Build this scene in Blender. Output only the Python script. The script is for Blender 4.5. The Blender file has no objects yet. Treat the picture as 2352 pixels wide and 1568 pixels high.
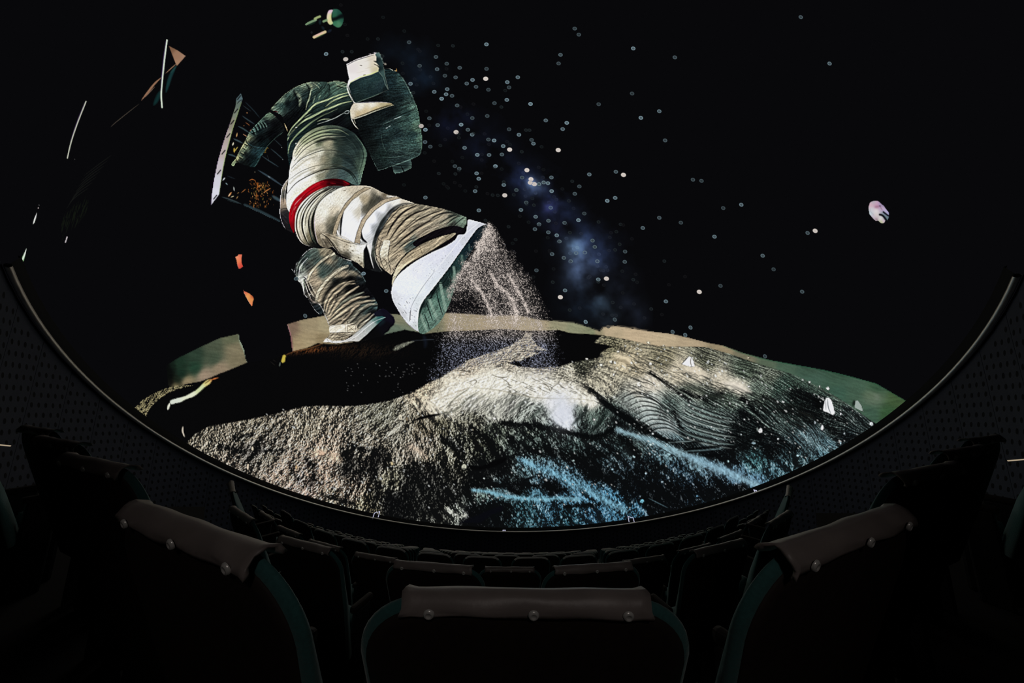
import bpy, bmesh, math, random
import numpy as np
from mathutils import Vector, Matrix

scene = bpy.context.scene
COL = scene.collection
random.seed(4)

# ---------------------------------------------------------------- camera, world, exposure
FPX = 680.0                                    # focal length in pixels of the 2352 px frame
PITCH, ROLL = math.radians(9.0), 0.0098146
R = 11.0                                       # radius of the dome
AL, DD, HH, YAW = 0.7711808, 0.8887786, 0.3828574, -0.0003766
TAU = AL - PITCH                               # tilt of the dome's rim
CAMZ = 11.0                                    # camera above the lowest floor
CAM = np.array((0.0, 0.0, CAMZ))
c_, s_ = math.cos(PITCH), math.sin(PITCH)
fwd, rgt0, up0 = np.array((0, c_, s_)), np.array((1.0, 0, 0)), np.array((0, -s_, c_))
cr, sr = math.cos(ROLL), math.sin(ROLL)
rgt, upv = cr * rgt0 + sr * up0, -sr * rgt0 + cr * up0
cam_d = bpy.data.cameras.new('camera'); cam = bpy.data.objects.new('camera', cam_d); COL.objects.link(cam)
cam_d.sensor_width = 36.0; cam_d.lens = FPX / 2352 * 36.0; cam_d.clip_start = 0.02; cam_d.clip_end = 200
M = Matrix.Identity(4)
for i in range(3):
    M[i][0], M[i][1], M[i][2], M[i][3] = rgt[i], upv[i], -fwd[i], CAM[i]
cam.matrix_world = M
scene.camera = cam
world = bpy.data.worlds.new('dark_hall'); scene.world = world; world.use_nodes = True
world.node_tree.nodes['Background'].inputs[0].default_value = (0.0, 0.0, 0.0, 1)
scene.view_settings.view_transform = 'Standard'; scene.view_settings.look = 'None'
scene.view_settings.gamma = 1.0; scene.view_settings.use_curve_mapping = False
scene.view_settings.exposure = 0.0

# dim warm spot added behind and above the camera to light the near covers
ld = bpy.data.lights.new('added_fill_lamp', 'SPOT'); ld.energy = 33.0; ld.color = (1.0, 0.9, 0.84); ld.shadow_soft_size = 0.2
ld.spot_size = math.radians(36); ld.spot_blend = 1.0
lo_ = bpy.data.objects.new('added_fill_lamp', ld); COL.objects.link(lo_); lo_.location = (0.5, -2.5, CAMZ + 2.2)
lo_.rotation_euler = (Vector((-0.18, 1.4, CAMZ - 0.7)) - Vector((0.5, -2.5, CAMZ + 2.2))).to_track_quat('-Z', 'Y').to_euler()

# dome frame: EY points forward along the rim plane, EN is its normal
EX = np.array((1.0, 0, 0)); EY = np.array((0, math.cos(TAU), -math.sin(TAU))); EN = np.array((0, math.sin(TAU), math.cos(TAU)))
cy, sy_ = math.cos(YAW), math.sin(YAW)
EX, EY = cy * EX - sy_ * EY, sy_ * EX + cy * EY
DOME = CAM + DD * R * EY + HH * R * EN

def dome_point(theta, elev, r=R):
    return DOME + r * (math.cos(elev) * (math.sin(theta) * EX + math.cos(theta) * EY) + math.sin(elev) * EN)

# ---------------------------------------------------------------- materials
def mat(name, color, rough=0.7, noise=0.0, scale=20.0, bump=0.0, metal=0.0, spec=0.4, sheen=0.0):
    m = bpy.data.materials.new(name); m.use_nodes = True
    nt = m.node_tree; b = nt.nodes['Principled BSDF']
    b.inputs['Roughness'].default_value = rough; b.inputs['Metallic'].default_value = metal
    b.inputs['Specular IOR Level'].default_value = spec
    if sheen: b.inputs['Sheen Weight'].default_value = sheen
    if noise or bump:
        tc = nt.nodes.new('ShaderNodeTexCoord'); n = nt.nodes.new('ShaderNodeTexNoise')
        n.inputs['Scale'].default_value = scale; n.inputs['Detail'].default_value = 6
        nt.links.new(tc.outputs['Object'], n.inputs['Vector'])
        mx = nt.nodes.new('ShaderNodeMix'); mx.data_type = 'RGBA'
        mx.inputs[6].default_value = (*[c * (1 - noise) for c in color], 1); mx.inputs[7].default_value = (*[c * (1 + noise) for c in color], 1)
        nt.links.new(n.outputs['Fac'], mx.inputs[0]); nt.links.new(mx.outputs[2], b.inputs['Base Color'])
        if bump:
            bp = nt.nodes.new('ShaderNodeBump'); bp.inputs['Strength'].default_value = bump; bp.inputs['Distance'].default_value = 0.004
            nt.links.new(n.outputs['Fac'], bp.inputs['Height']); nt.links.new(bp.outputs['Normal'], b.inputs['Normal'])
    else:
        b.inputs['Base Color'].default_value = (*color, 1)
    return m

def emit(name, color, strength=1.0, attr=None, gain=0.0):
    m = bpy.data.materials.new(name); m.use_nodes = True
    nt = m.node_tree; nt.nodes.clear()
    o = nt.nodes.new('ShaderNodeOutputMaterial'); e = nt.nodes.new('ShaderNodeEmission')
    e.inputs[0].default_value = (*color, 1); e.inputs[1].default_value = strength
    if attr:
        a = nt.nodes.new('ShaderNodeVertexColor'); a.layer_name = attr; nt.links.new(a.outputs['Color'], e.inputs[0])
    m.cycles.emission_sampling = 'NONE'
    nt.links.new(e.outputs[0], o.inputs[0])
    if gain:                                   # the screen also scatters the light that falls on it
        d = nt.nodes.new('ShaderNodeBsdfDiffuse'); d.inputs[0].default_value = (gain, gain, gain, 1)
        ad = nt.nodes.new('ShaderNodeAddShader'); nt.links.new(e.outputs[0], ad.inputs[0]); nt.links.new(d.outputs[0], ad.inputs[1]); nt.links.new(ad.outputs[0], o.inputs[0])
    return m

def lin(c):
    c = np.asarray(c, np.float64) / 255.0
    return np.where(c <= 0.04045, c / 12.92, ((c + 0.055) / 1.055) ** 2.4)

M_SKY = emit('film_black', tuple(lin((8, 8, 10))))
M_FILM = emit('film_picture', (1, 1, 1), 1.0, 'film')
M_BLACK = mat('black_felt', (0.004, 0.004, 0.005), 0.95, 0.3, 40)
M_RAIL = mat('brushed_rail_metal', (0.85, 0.80, 0.75), 0.38, 0.12, 8, 0, 0.85)
M_WALL = mat('navy_wall_panel', (0.030, 0.035, 0.056), 0.8, 0.25, 30, 0.1)
M_HOLE = mat('perforation_black', (0.003, 0.003, 0.005), 0.95, 0.2, 10)
M_CARPET = mat('dark_carpet', (0.012, 0.01, 0.01), 0.95, 0.5, 60, 0.3)
M_SHELL = mat('brown_black_shell', (0.022, 0.014, 0.011), 0.75, 0.4, 60, 0.15)
M_TEAL = mat('teal_upholstery', (0.036, 0.13, 0.13), 0.8, 0.3, 160, 0.3, 0, 0.3, 0.3)
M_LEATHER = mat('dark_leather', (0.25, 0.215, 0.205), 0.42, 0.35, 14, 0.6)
M_LIT_EDGE = mat('painted_lit_edge', (0.8, 0.75, 0.72), 0.4, 0.2, 30)  # pale colour standing in for screen light on the far seat tops
M_STUD = mat('steel_stud', (0.82, 0.81, 0.78), 0.28, 0.05, 10, 0, 0.25, 0.8)
M_METAL = mat('black_metal', (0.02, 0.02, 0.022), 0.5, 0.2, 20)
M_LIGHTBAR = emit('step_light', (1.0, 0.8, 0.55), 0.4)
M_BRACKET = emit('marker_light', (0.75, 0.75, 1.0), 0.8)

# ---------------------------------------------------------------- helpers
def tag(o, label=None, cat=None, group=None, kind=None):
    if label: o['label'] = label
    if cat: o['category'] = cat
    if group: o['group'] = group
    if kind: o['kind'] = kind
    return o

def link(name, me, parent=None):
    o = bpy.data.objects.new(name, me); COL.objects.link(o)
    if parent is not None: o.parent = parent
    return o

def mesh_np(name, V, F, mats, colors=None, smooth=True):
    """a mesh from numpy vertices and equal-sided faces"""
    me = bpy.data.meshes.new(name)
    V = np.ascontiguousarray(V, np.float32); F = np.ascontiguousarray(F, np.int32); k = F.shape[1]
    me.vertices.add(len(V)); me.vertices.foreach_set('co', V.ravel())
    me.loops.add(F.size); me.loops.foreach_set('vertex_index', F.ravel())
    me.polygons.add(len(F)); me.polygons.foreach_set('loop_start', np.arange(0, F.size, k, dtype=np.int32))
    me.update(calc_edges=True)
    for m in (mats if isinstance(mats, (list, tuple)) else [mats]): me.materials.append(m)
    if smooth: me.polygons.foreach_set('use_smooth', np.ones(len(F), bool))
    if colors is not None:
        a = me.attributes.new('film', 'FLOAT_COLOR', 'POINT')
        a.data.foreach_set('color', np.ascontiguousarray(np.c_[colors, np.ones(len(colors))], np.float32).ravel())
    return me

def mesh_py(name, V, F, mats, smooth=False, mi=None):
    me = bpy.data.meshes.new(name); me.from_pydata([tuple(v) for v in V], [], F); me.update()
    for m in (mats if isinstance(mats, (list, tuple)) else [mats]): me.materials.append(m)
    if smooth: me.polygons.foreach_set('use_smooth', [True] * len(me.polygons))
    if mi is not None: me.polygons.foreach_set('material_index', mi)
    return me

def empty(name, loc=(0, 0, 0), rz=0.0):
    o = bpy.data.objects.new(name, None); COL.objects.link(o); o.location = loc; o.rotation_euler = (0, 0, rz); o.empty_display_size = 0.1
    return o
# ---------------------------------------------------------------- film frame painter (numpy)
W, H = 2352, 1568
SKY = (8, 8, 10)
img = np.empty((H, W, 3), np.float32); img[:] = np.array(SKY, np.float32)
ids = np.zeros((H, W), np.int16)
rng = np.random.RandomState(7)

def crop(x0, y0, s):
    return lambda pts: [(x0 + p[0] / s, y0 + p[1] / s) + tuple(p[2:]) for p in pts]
A = crop(460, 100, 4.126); B = crop(600, 380, 3.92); Cc = crop(780, 110, 5.227); Dd = crop(470, 200, 4.9)
E = crop(640, 540, 6.03); Fq = crop(480, 540, 4.9); G = crop(0, 60, 2.704); Hh = crop(640, 0, 11.2); I_ = crop(1950, 430, 14.25)
L1 = crop(300, 680, 2.94); L2 = crop(950, 700, 3.1367); L3 = crop(1400, 720, 3.2667); S_ = crop(940, 480, 3.921)
J = crop(900, 60, 3.733); K = crop(1080, 360, 3.733); M_ = crop(1300, 0, 2.24)

def spline(pts, closed=False, n=5):
    P = np.array(pts, np.float32)
    if len(P) < 3: return P
    if closed: Q = np.vstack([P[-1:], P, P[:2]])
    else: Q = np.vstack([2 * P[:1] - P[1:2], P, 2 * P[-1:] - P[-2:-1]])
    out = []
    t = np.linspace(0, 1, n, endpoint=False)[:, None]
    for i in range(len(Q) - 3):
        a, b, c, d = Q[i:i + 4]
        out.append(0.5 * (2 * b + (c - a) * t + (2 * a - 5 * b + 4 * c - d) * t * t + (3 * b - a - 3 * c + d) * t ** 3))
    if not closed: out.append(P[-1:])
    return np.vstack(out)

def window(P, m):
    x0 = max(0, int(P[:, 0].min() - m)); x1 = min(W, int(P[:, 0].max() + m) + 2)
    y0 = max(0, int(P[:, 1].min() - m)); y1 = min(H, int(P[:, 1].max() + m) + 2)
    if x1 <= x0 or y1 <= y0: return None
    yy, xx = np.mgrid[y0:y1, x0:x1].astype(np.float32)
    return slice(y0, y1), slice(x0, x1), xx, yy

def sdf(P, xx, yy):
    d2 = np.full(xx.shape, 1e9, np.float32); ins = np.zeros(xx.shape, bool)
    n = len(P)
    for i in range(n):
        ax, ay = P[i]; bx, by = P[(i + 1) % n]
        ex, ey = bx - ax, by - ay; L = ex * ex + ey * ey
        if L < 1e-6: continue
        px, py = xx - ax, yy - ay
        t = np.clip((px * ex + py * ey) / L, 0, 1)
        d2 = np.minimum(d2, (px - t * ex) ** 2 + (py - t * ey) ** 2)
        if ey != 0:
            c = ((ay > yy) != (by > yy)) & (xx < ex * (yy - ay) / ey + ax)
            ins ^= c
    d = np.sqrt(d2)
    return np.where(ins, d, -d)

def field(ctrl, xx, yy, p=2.1, e=40.0):
    C_ = np.array(ctrl, np.float32)
    acc = np.zeros(xx.shape + (C_.shape[1] - 2,), np.float32); ws = np.zeros(xx.shape, np.float32)
    for r in C_:
        w = ((xx - r[0]) ** 2 + (yy - r[1]) ** 2 + e) ** (-p)
        ws += w; acc += w[..., None] * r[2:]
    return acc / ws[..., None]

def fill(pts, col, id=None, soft=0.8, alpha=1.0, smooth=True, rim=None, grain=0.0, clip=None, p=2.1, e=40.0):
    """paint a closed outline with one colour or with a field of colour points"""
    P = spline(pts, True) if smooth else np.array(pts, np.float32)
    w = window(P, soft + 2)
    if w is None: return
    sy, sx, xx, yy = w
    d = sdf(P, xx, yy)
    a = np.clip(d / soft * 0.5 + 0.5, 0, 1)
    if clip is not None: a = a * np.isin(ids[sy, sx], clip)
    c = field(col, xx, yy, p, e) if isinstance(col, list) else np.broadcast_to(np.array(col, np.float32), xx.shape + (3,)).copy()
    if grain:
        c = c * (1 + 0.6 * grain * weave[sy, sx][..., None])
    if rim is not None:                       # (width, strength): darker towards the outline
        c = c * (1 - rim[1] * np.exp(-np.maximum(d, 0) / rim[0]))[..., None]
    img[sy, sx] = img[sy, sx] * (1 - (a * alpha)[..., None]) + c * (a * alpha)[..., None]
    if id is not None: ids[sy, sx][a > 0.5] = id

def stroke(pts, w, col, alpha=1.0, soft=0.7, taper=1, id=None, clip=None, smooth=True):
    """a tapering brush line; w in photo pixels; taper 1 both ends, 2 only the end, 0 none"""
    P = spline(pts, False, 5) if smooth else np.array(pts, np.float32)
    wd = window(P, w + soft + 2)
    if wd is None: return
    sy, sx, xx, yy = wd
    seg = np.hypot(*(P[1:] - P[:-1]).T); cum = np.concatenate([[0], np.cumsum(seg)]); T = cum[-1] + 1e-6
    best = np.full(xx.shape, -1e9, np.float32)
    for i in range(len(P) - 1):
        ax, ay = P[i]; ex, ey = P[i + 1] - P[i]; L = ex * ex + ey * ey
        if L < 1e-6: continue
        px, py = xx - ax, yy - ay
        t = np.clip((px * ex + py * ey) / L, 0, 1)
        d = np.sqrt((px - t * ex) ** 2 + (py - t * ey) ** 2)
        s = (cum[i] + t * seg[i]) / T
        if taper == 1: hw = 0.5 * w * np.sqrt(np.clip(4 * s * (1 - s), 0.06, 1))
        elif taper == 2: hw = 0.5 * w * np.sqrt(np.clip(1 - s, 0.03, 1))
        else: hw = 0.5 * w
        best = np.maximum(best, hw - d)
    a = np.clip(best / soft * 0.5 + 0.5, 0, 1) * alpha
    if clip is not None: a = a * np.isin(ids[sy, sx], clip)
    img[sy, sx] = img[sy, sx] * (1 - a[..., None]) + np.array(col, np.float32) * a[..., None]
    if id is not None: ids[sy, sx][a > 0.5] = id

def strokes(tr, rows, clip=None, k=1.0):
    for r in rows:
        pts, w, col = r[0], r[1], r[2]
        stroke(tr(pts), w * k, col, r[3] if len(r) > 3 else 1.0, r[4] if len(r) > 4 else 0.8, r[5] if len(r) > 5 else 1, None, clip)

def blur(a, n):
    for _ in range(n):
        a = (a + np.roll(a, 1, 0) + np.roll(a, -1, 0)) / 3
        a = (a + np.roll(a, 1, 1) + np.roll(a, -1, 1)) / 3
    return a

def vnoise(xx, yy, seed):
    r = np.random.RandomState(seed).rand(256, 256).astype(np.float32)
    xi = np.floor(xx).astype(np.int32); yi = np.floor(yy).astype(np.int32)
    fx = xx - xi; fy = yy - yi; fx = fx * fx * (3 - 2 * fx); fy = fy * fy * (3 - 2 * fy)
    a = r[yi & 255, xi & 255]; b = r[yi & 255, (xi + 1) & 255]; c = r[(yi + 1) & 255, xi & 255]; d = r[(yi + 1) & 255, (xi + 1) & 255]
    return (a * (1 - fx) + b * fx) * (1 - fy) + (c * (1 - fx) + d * fx) * fy

def fbm(xx, yy, seed, octs=4):
    s = 0; a = 0.5; t = 0
    for o in range(octs):
        s = s + a * vnoise(xx * 2 ** o + 17 * o, yy * 2 ** o + 31 * o, seed + o); t += a; a *= 0.5
    return s / t

def lic(noise, ang, steps, step=1.0):
    """streaks of noise along the direction field (radians)"""
    h, w = noise.shape
    dx, dy = np.cos(ang).astype(np.float32), np.sin(ang).astype(np.float32)
    out = noise.copy(); yy0, xx0 = np.mgrid[0:h, 0:w].astype(np.float32)
    for sgn in (1, -1):
        x, y = xx0.copy(), yy0.copy()
        for k in range(steps):
            xi = np.clip(x, 0, w - 1).astype(np.int32); yi = np.clip(y, 0, h - 1).astype(np.int32)
            x += sgn * step * dx[yi, xi]; y += sgn * step * dy[yi, xi]
            out += noise[np.clip(np.rint(y), 0, h - 1).astype(np.int32), np.clip(np.rint(x), 0, w - 1).astype(np.int32)]
    return out / (2 * steps + 1)

def rank(a):
    s = np.sort(a.ravel()[::37]); return np.interp(a, s, np.linspace(0, 1, len(s))).astype(np.float32)

def sstep(a, lo, hi):
    t = np.clip((a - lo) / (hi - lo), 0, 1); return t * t * (3 - 2 * t)

weave = rng.randn(H, W).astype(np.float32); weave = 0.5 * weave + 1.2 * blur(weave, 1)
weave = np.clip(weave, -2, 2)

# ids of the picture's parts
HILL, GROUND, SPRAY, RACK, TORSO, SLEEVE, PACK, PACKBOX, THIGH, RING, SHIN, KNEEPAD, GAITER, BOOT, SOLE, BACKLEG, BACKBOOT, SAT, ROCKY, DEBRIS, FLARE, FLARE2, MILKY, ROCK, STREAK, MAST = range(1, 27)
exec_order = None

# ---------------------------------------------------------------- milky way
def paint_milky():
    path = K([(100, 60), (300, 170), (520, 240), (680, 380), (760, 480), (800, 600), (900, 780), (960, 950), (1080, 1150), (1180, 1350), (1260, 1470)])
    up = J([(-150, 150), (150, 330), (330, 500), (520, 800), (800, 1030), (1000, 1270)])
    sy, sx = slice(60, 790), slice(780, 1500)
    yy, xx = np.mgrid[60:790, 780:1500].astype(np.float32)
    n = fbm(xx / 60, yy / 60, 31, 5); n2 = fbm(xx / 24, yy / 24, 41, 4)
    g = np.zeros(xx.shape + (3,), np.float32)
    def blob(tr, pts, col, gain=1.0):
        for (x, y, r) in tr([(p[0], p[1], p[2]) for p in pts]):
            q = np.exp(-((xx - x) ** 2 + (yy - y) ** 2) / (2 * r * r))
            g[...] += (q * gain)[..., None] * np.array(col, np.float32)
    blob(K, [(300, 160, 18), (420, 200, 26), (540, 230, 28), (620, 270, 26), (700, 380, 28), (730, 450, 26)], (14, 26, 62))
    blob(K, [(515, 215, 9), (545, 235, 8), (600, 235, 10), (560, 270, 16)], (60, 84, 110))
    blob(K, [(700, 420, 14), (660, 430, 10), (740, 590, 14)], (26, 24, 66))
    blob(K, [(780, 520, 30), (830, 700, 28), (960, 580, 28), (1040, 720, 28), (1100, 800, 30), (1180, 880, 26)], (12, 22, 46))
    blob(K, [(900, 770, 18), (915, 790, 9), (860, 740, 14)], (44, 66, 84))
    blob(K, [(980, 850, 26), (960, 950, 28), (1000, 1040, 28), (930, 1050, 26), (1060, 1090, 14)], (24, 34, 52))
    blob(K, [(1090, 1180, 14), (1120, 1260, 16), (1160, 1350, 18), (1210, 1420, 14)], (30, 46, 60))
    blob(K, [(950, 1250, 34), (1060, 1340, 30), (900, 1150, 26)], (8, 18, 30))
    blob(K, [(1250, 1040, 26), (1320, 1180, 20), (1390, 1300, 18), (1440, 1390, 18)], (14, 20, 32))
    blob(J, [(520, 800, 24), (450, 830, 24), (560, 780, 16)], (7, 14, 42))
    blob(J, [(230, 380, 34), (120, 270, 34), (60, 200, 30), (330, 520, 30), (190, 520, 20)], (3, 10, 18))
    blob(J, [(700, 950, 34), (800, 1060, 36), (900, 1090, 24), (930, 1180, 24)], (5, 10, 26))
    g *= np.clip(2.6 * (n - 0.3) * (0.35 + 1.3 * n2), 0.04, 1.9)[..., None]
    for (x, y, r) in K([(880, 640, 18), (1030, 1160, 12), (560, 380, 14), (840, 600, 10)]):
        g *= (1 - 0.75 * np.exp(-((xx - x) ** 2 + (yy - y) ** 2) / (2 * r * r)))[..., None]
    g = g * .52; g = np.minimum(g * .68 + .32 * g.mean(-1, keepdims=True), 140); img[sy, sx] += g
    m = (g.sum(-1) > 2.2); ids[sy, sx][m & (ids[sy, sx] == 0)] = MILKY
# ---------------------------------------------------------------- hills on the horizon
def paint_hills():
    tan = (168, 152, 124)
    fill(L1([(236, 465), (330, 408), (470, 340), (600, 280), (700, 258), (728, 252), (734, 290), (752, 325), (768, 372), (772, 412), (787, 447), (720, 475), (640, 508), (600, 522), (540, 548), (470, 575), (380, 592), (290, 615), (250, 600), (245, 530)]),
         [(*p[:2], *c) for p, c in zip(L1([(244, 475), (255, 500), (262, 540), (270, 580), (285, 470), (320, 458), (340, 520), (310, 560), (430, 400), (430, 480), (560, 330), (560, 420), (680, 280), (700, 360), (720, 430), (600, 490), (500, 540), (380, 580), (300, 605)]),
          [(9, 10, 10), (9, 11, 10), (9, 11, 10), (14, 14, 12), (18, 28, 22), (30, 50, 38), (24, 42, 32), (24, 32, 24), (42, 58, 46), (34, 58, 44), (72, 80, 64), (66, 78, 62), (92, 96, 74), (124, 116, 92), (120, 112, 88), (142, 126, 104), (148, 130, 110), (138, 124, 96), (96, 88, 64)])],
         HILL, soft=1.6, smooth=False, grain=0.05)
    strokes(L1, [([(728, 252), (740, 310), (766, 370), (787, 447)], 4, (150, 170, 150), .7)], k=1)
    fill(L1([(1055, 187), (1150, 158), (1310, 128), (1400, 118), (1740, 116), (1850, 124), (2060, 116), (2150, 112), (2352, 125), (2352, 222), (2130, 236), (1990, 252), (1850, 226), (1720, 256), (1700, 262), (1500, 330), (1300, 320), (1180, 352), (1092, 372), (1075, 260)]),
         [(*p[:2], *c) for p, c in zip(L1([(1070, 200), (1200, 180), (1200, 300), (1150, 350), (1320, 200), (1300, 300), (1800, 140), (1780, 230), (2100, 150), (2250, 170)]),
          [(120, 100, 84), (150, 136, 108), (160, 144, 112), (158, 140, 108), (158, 146, 116), (140, 124, 94), (128, 128, 104), (96, 110, 94), (164, 150, 120), (172, 156, 126)])],
         HILL, soft=1.6, smooth=False, grain=0.05)
    strokes(L1, [([(1055, 187), (1078, 260), (1092, 372)], 3, (205, 150, 160), .8), ([(1046, 210), (1066, 290), (1078, 372)], 12, (44, 6, 12), .8, 4)])
    far = L2([(100, 80), (230, 60), (400, 65), (560, 76), (750, 72), (900, 105), (1040, 116), (1150, 126), (1250, 155), (1340, 188)]) + L2([(1365, 160), (1450, 150), (1600, 165)]) + \
        L3([(100, 98), (300, 130), (470, 150), (600, 180), (740, 217), (850, 236), (1000, 292), (1200, 345), (1400, 382), (1600, 418), (1800, 466), (2000, 522), (2130, 597), (2250, 667), (2300, 720), (2100, 860), (2020, 850), (1950, 800), (1800, 690), (1600, 570), (1400, 470), (1100, 375), (900, 305), (730, 256), (600, 252), (380, 252), (200, 222), (0, 185)]) + \
        L2([(1350, 225), (1120, 205), (1050, 188), (820, 188), (640, 175), (500, 182), (300, 190), (130, 200), (60, 205)])
    cf = [(*p[:2], *c) for p, c in zip(L2([(150, 150), (300, 100), (300, 170), (600, 110), (600, 160), (900, 140), (1050, 150), (1150, 180), (1280, 200), (1330, 195), (1400, 180), (1600, 200), (1800, 240)]),
          [(120, 120, 96), (168, 154, 122), (160, 146, 116), (176, 160, 130), (170, 154, 124), (172, 158, 130), (150, 146, 118), (140, 142, 114), (128, 132, 104), (150, 140, 112), (186, 168, 138), (190, 170, 140), (186, 168, 138)])] + \
        [(*p[:2], *c) for p, c in zip(L3([(300, 160), (300, 230), (600, 215), (850, 260), (1000, 320), (1200, 370), (1300, 410), (1500, 420), (1500, 500), (1700, 500), (1700, 580), (1850, 560), (1980, 620), (2000, 560), (2150, 640), (2100, 760), (1950, 760)]),
          [(192, 172, 142), (186, 168, 138), (176, 158, 130), (150, 136, 108), (116, 112, 92), (84, 98, 80), (70, 92, 76), (58, 80, 66), (66, 92, 78), (56, 80, 64), (58, 86, 72), (64, 88, 72), (92, 110, 92), (54, 80, 60), (62, 84, 54), (52, 80, 52), (60, 86, 70)])]
    fill(far, cf, HILL, soft=1.8, smooth=False, grain=0.05)
    stroke(L3([(850, 240), (1000, 295), (1200, 347), (1400, 384), (1600, 421), (1800, 468), (2000, 525), (2130, 600), (2250, 670)]), 3.2, (30, 84, 56), .55, 1.6)
    strokes(L3, [([(1900, 600), (2100, 640)], 20, (84, 100, 76), .4, 8), ([(1990, 610), (2020, 640)], 12, (112, 124, 110), .5, 5), ([(1500, 450), (1800, 540)], 14, (72, 100, 86), .35, 8)])

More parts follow.
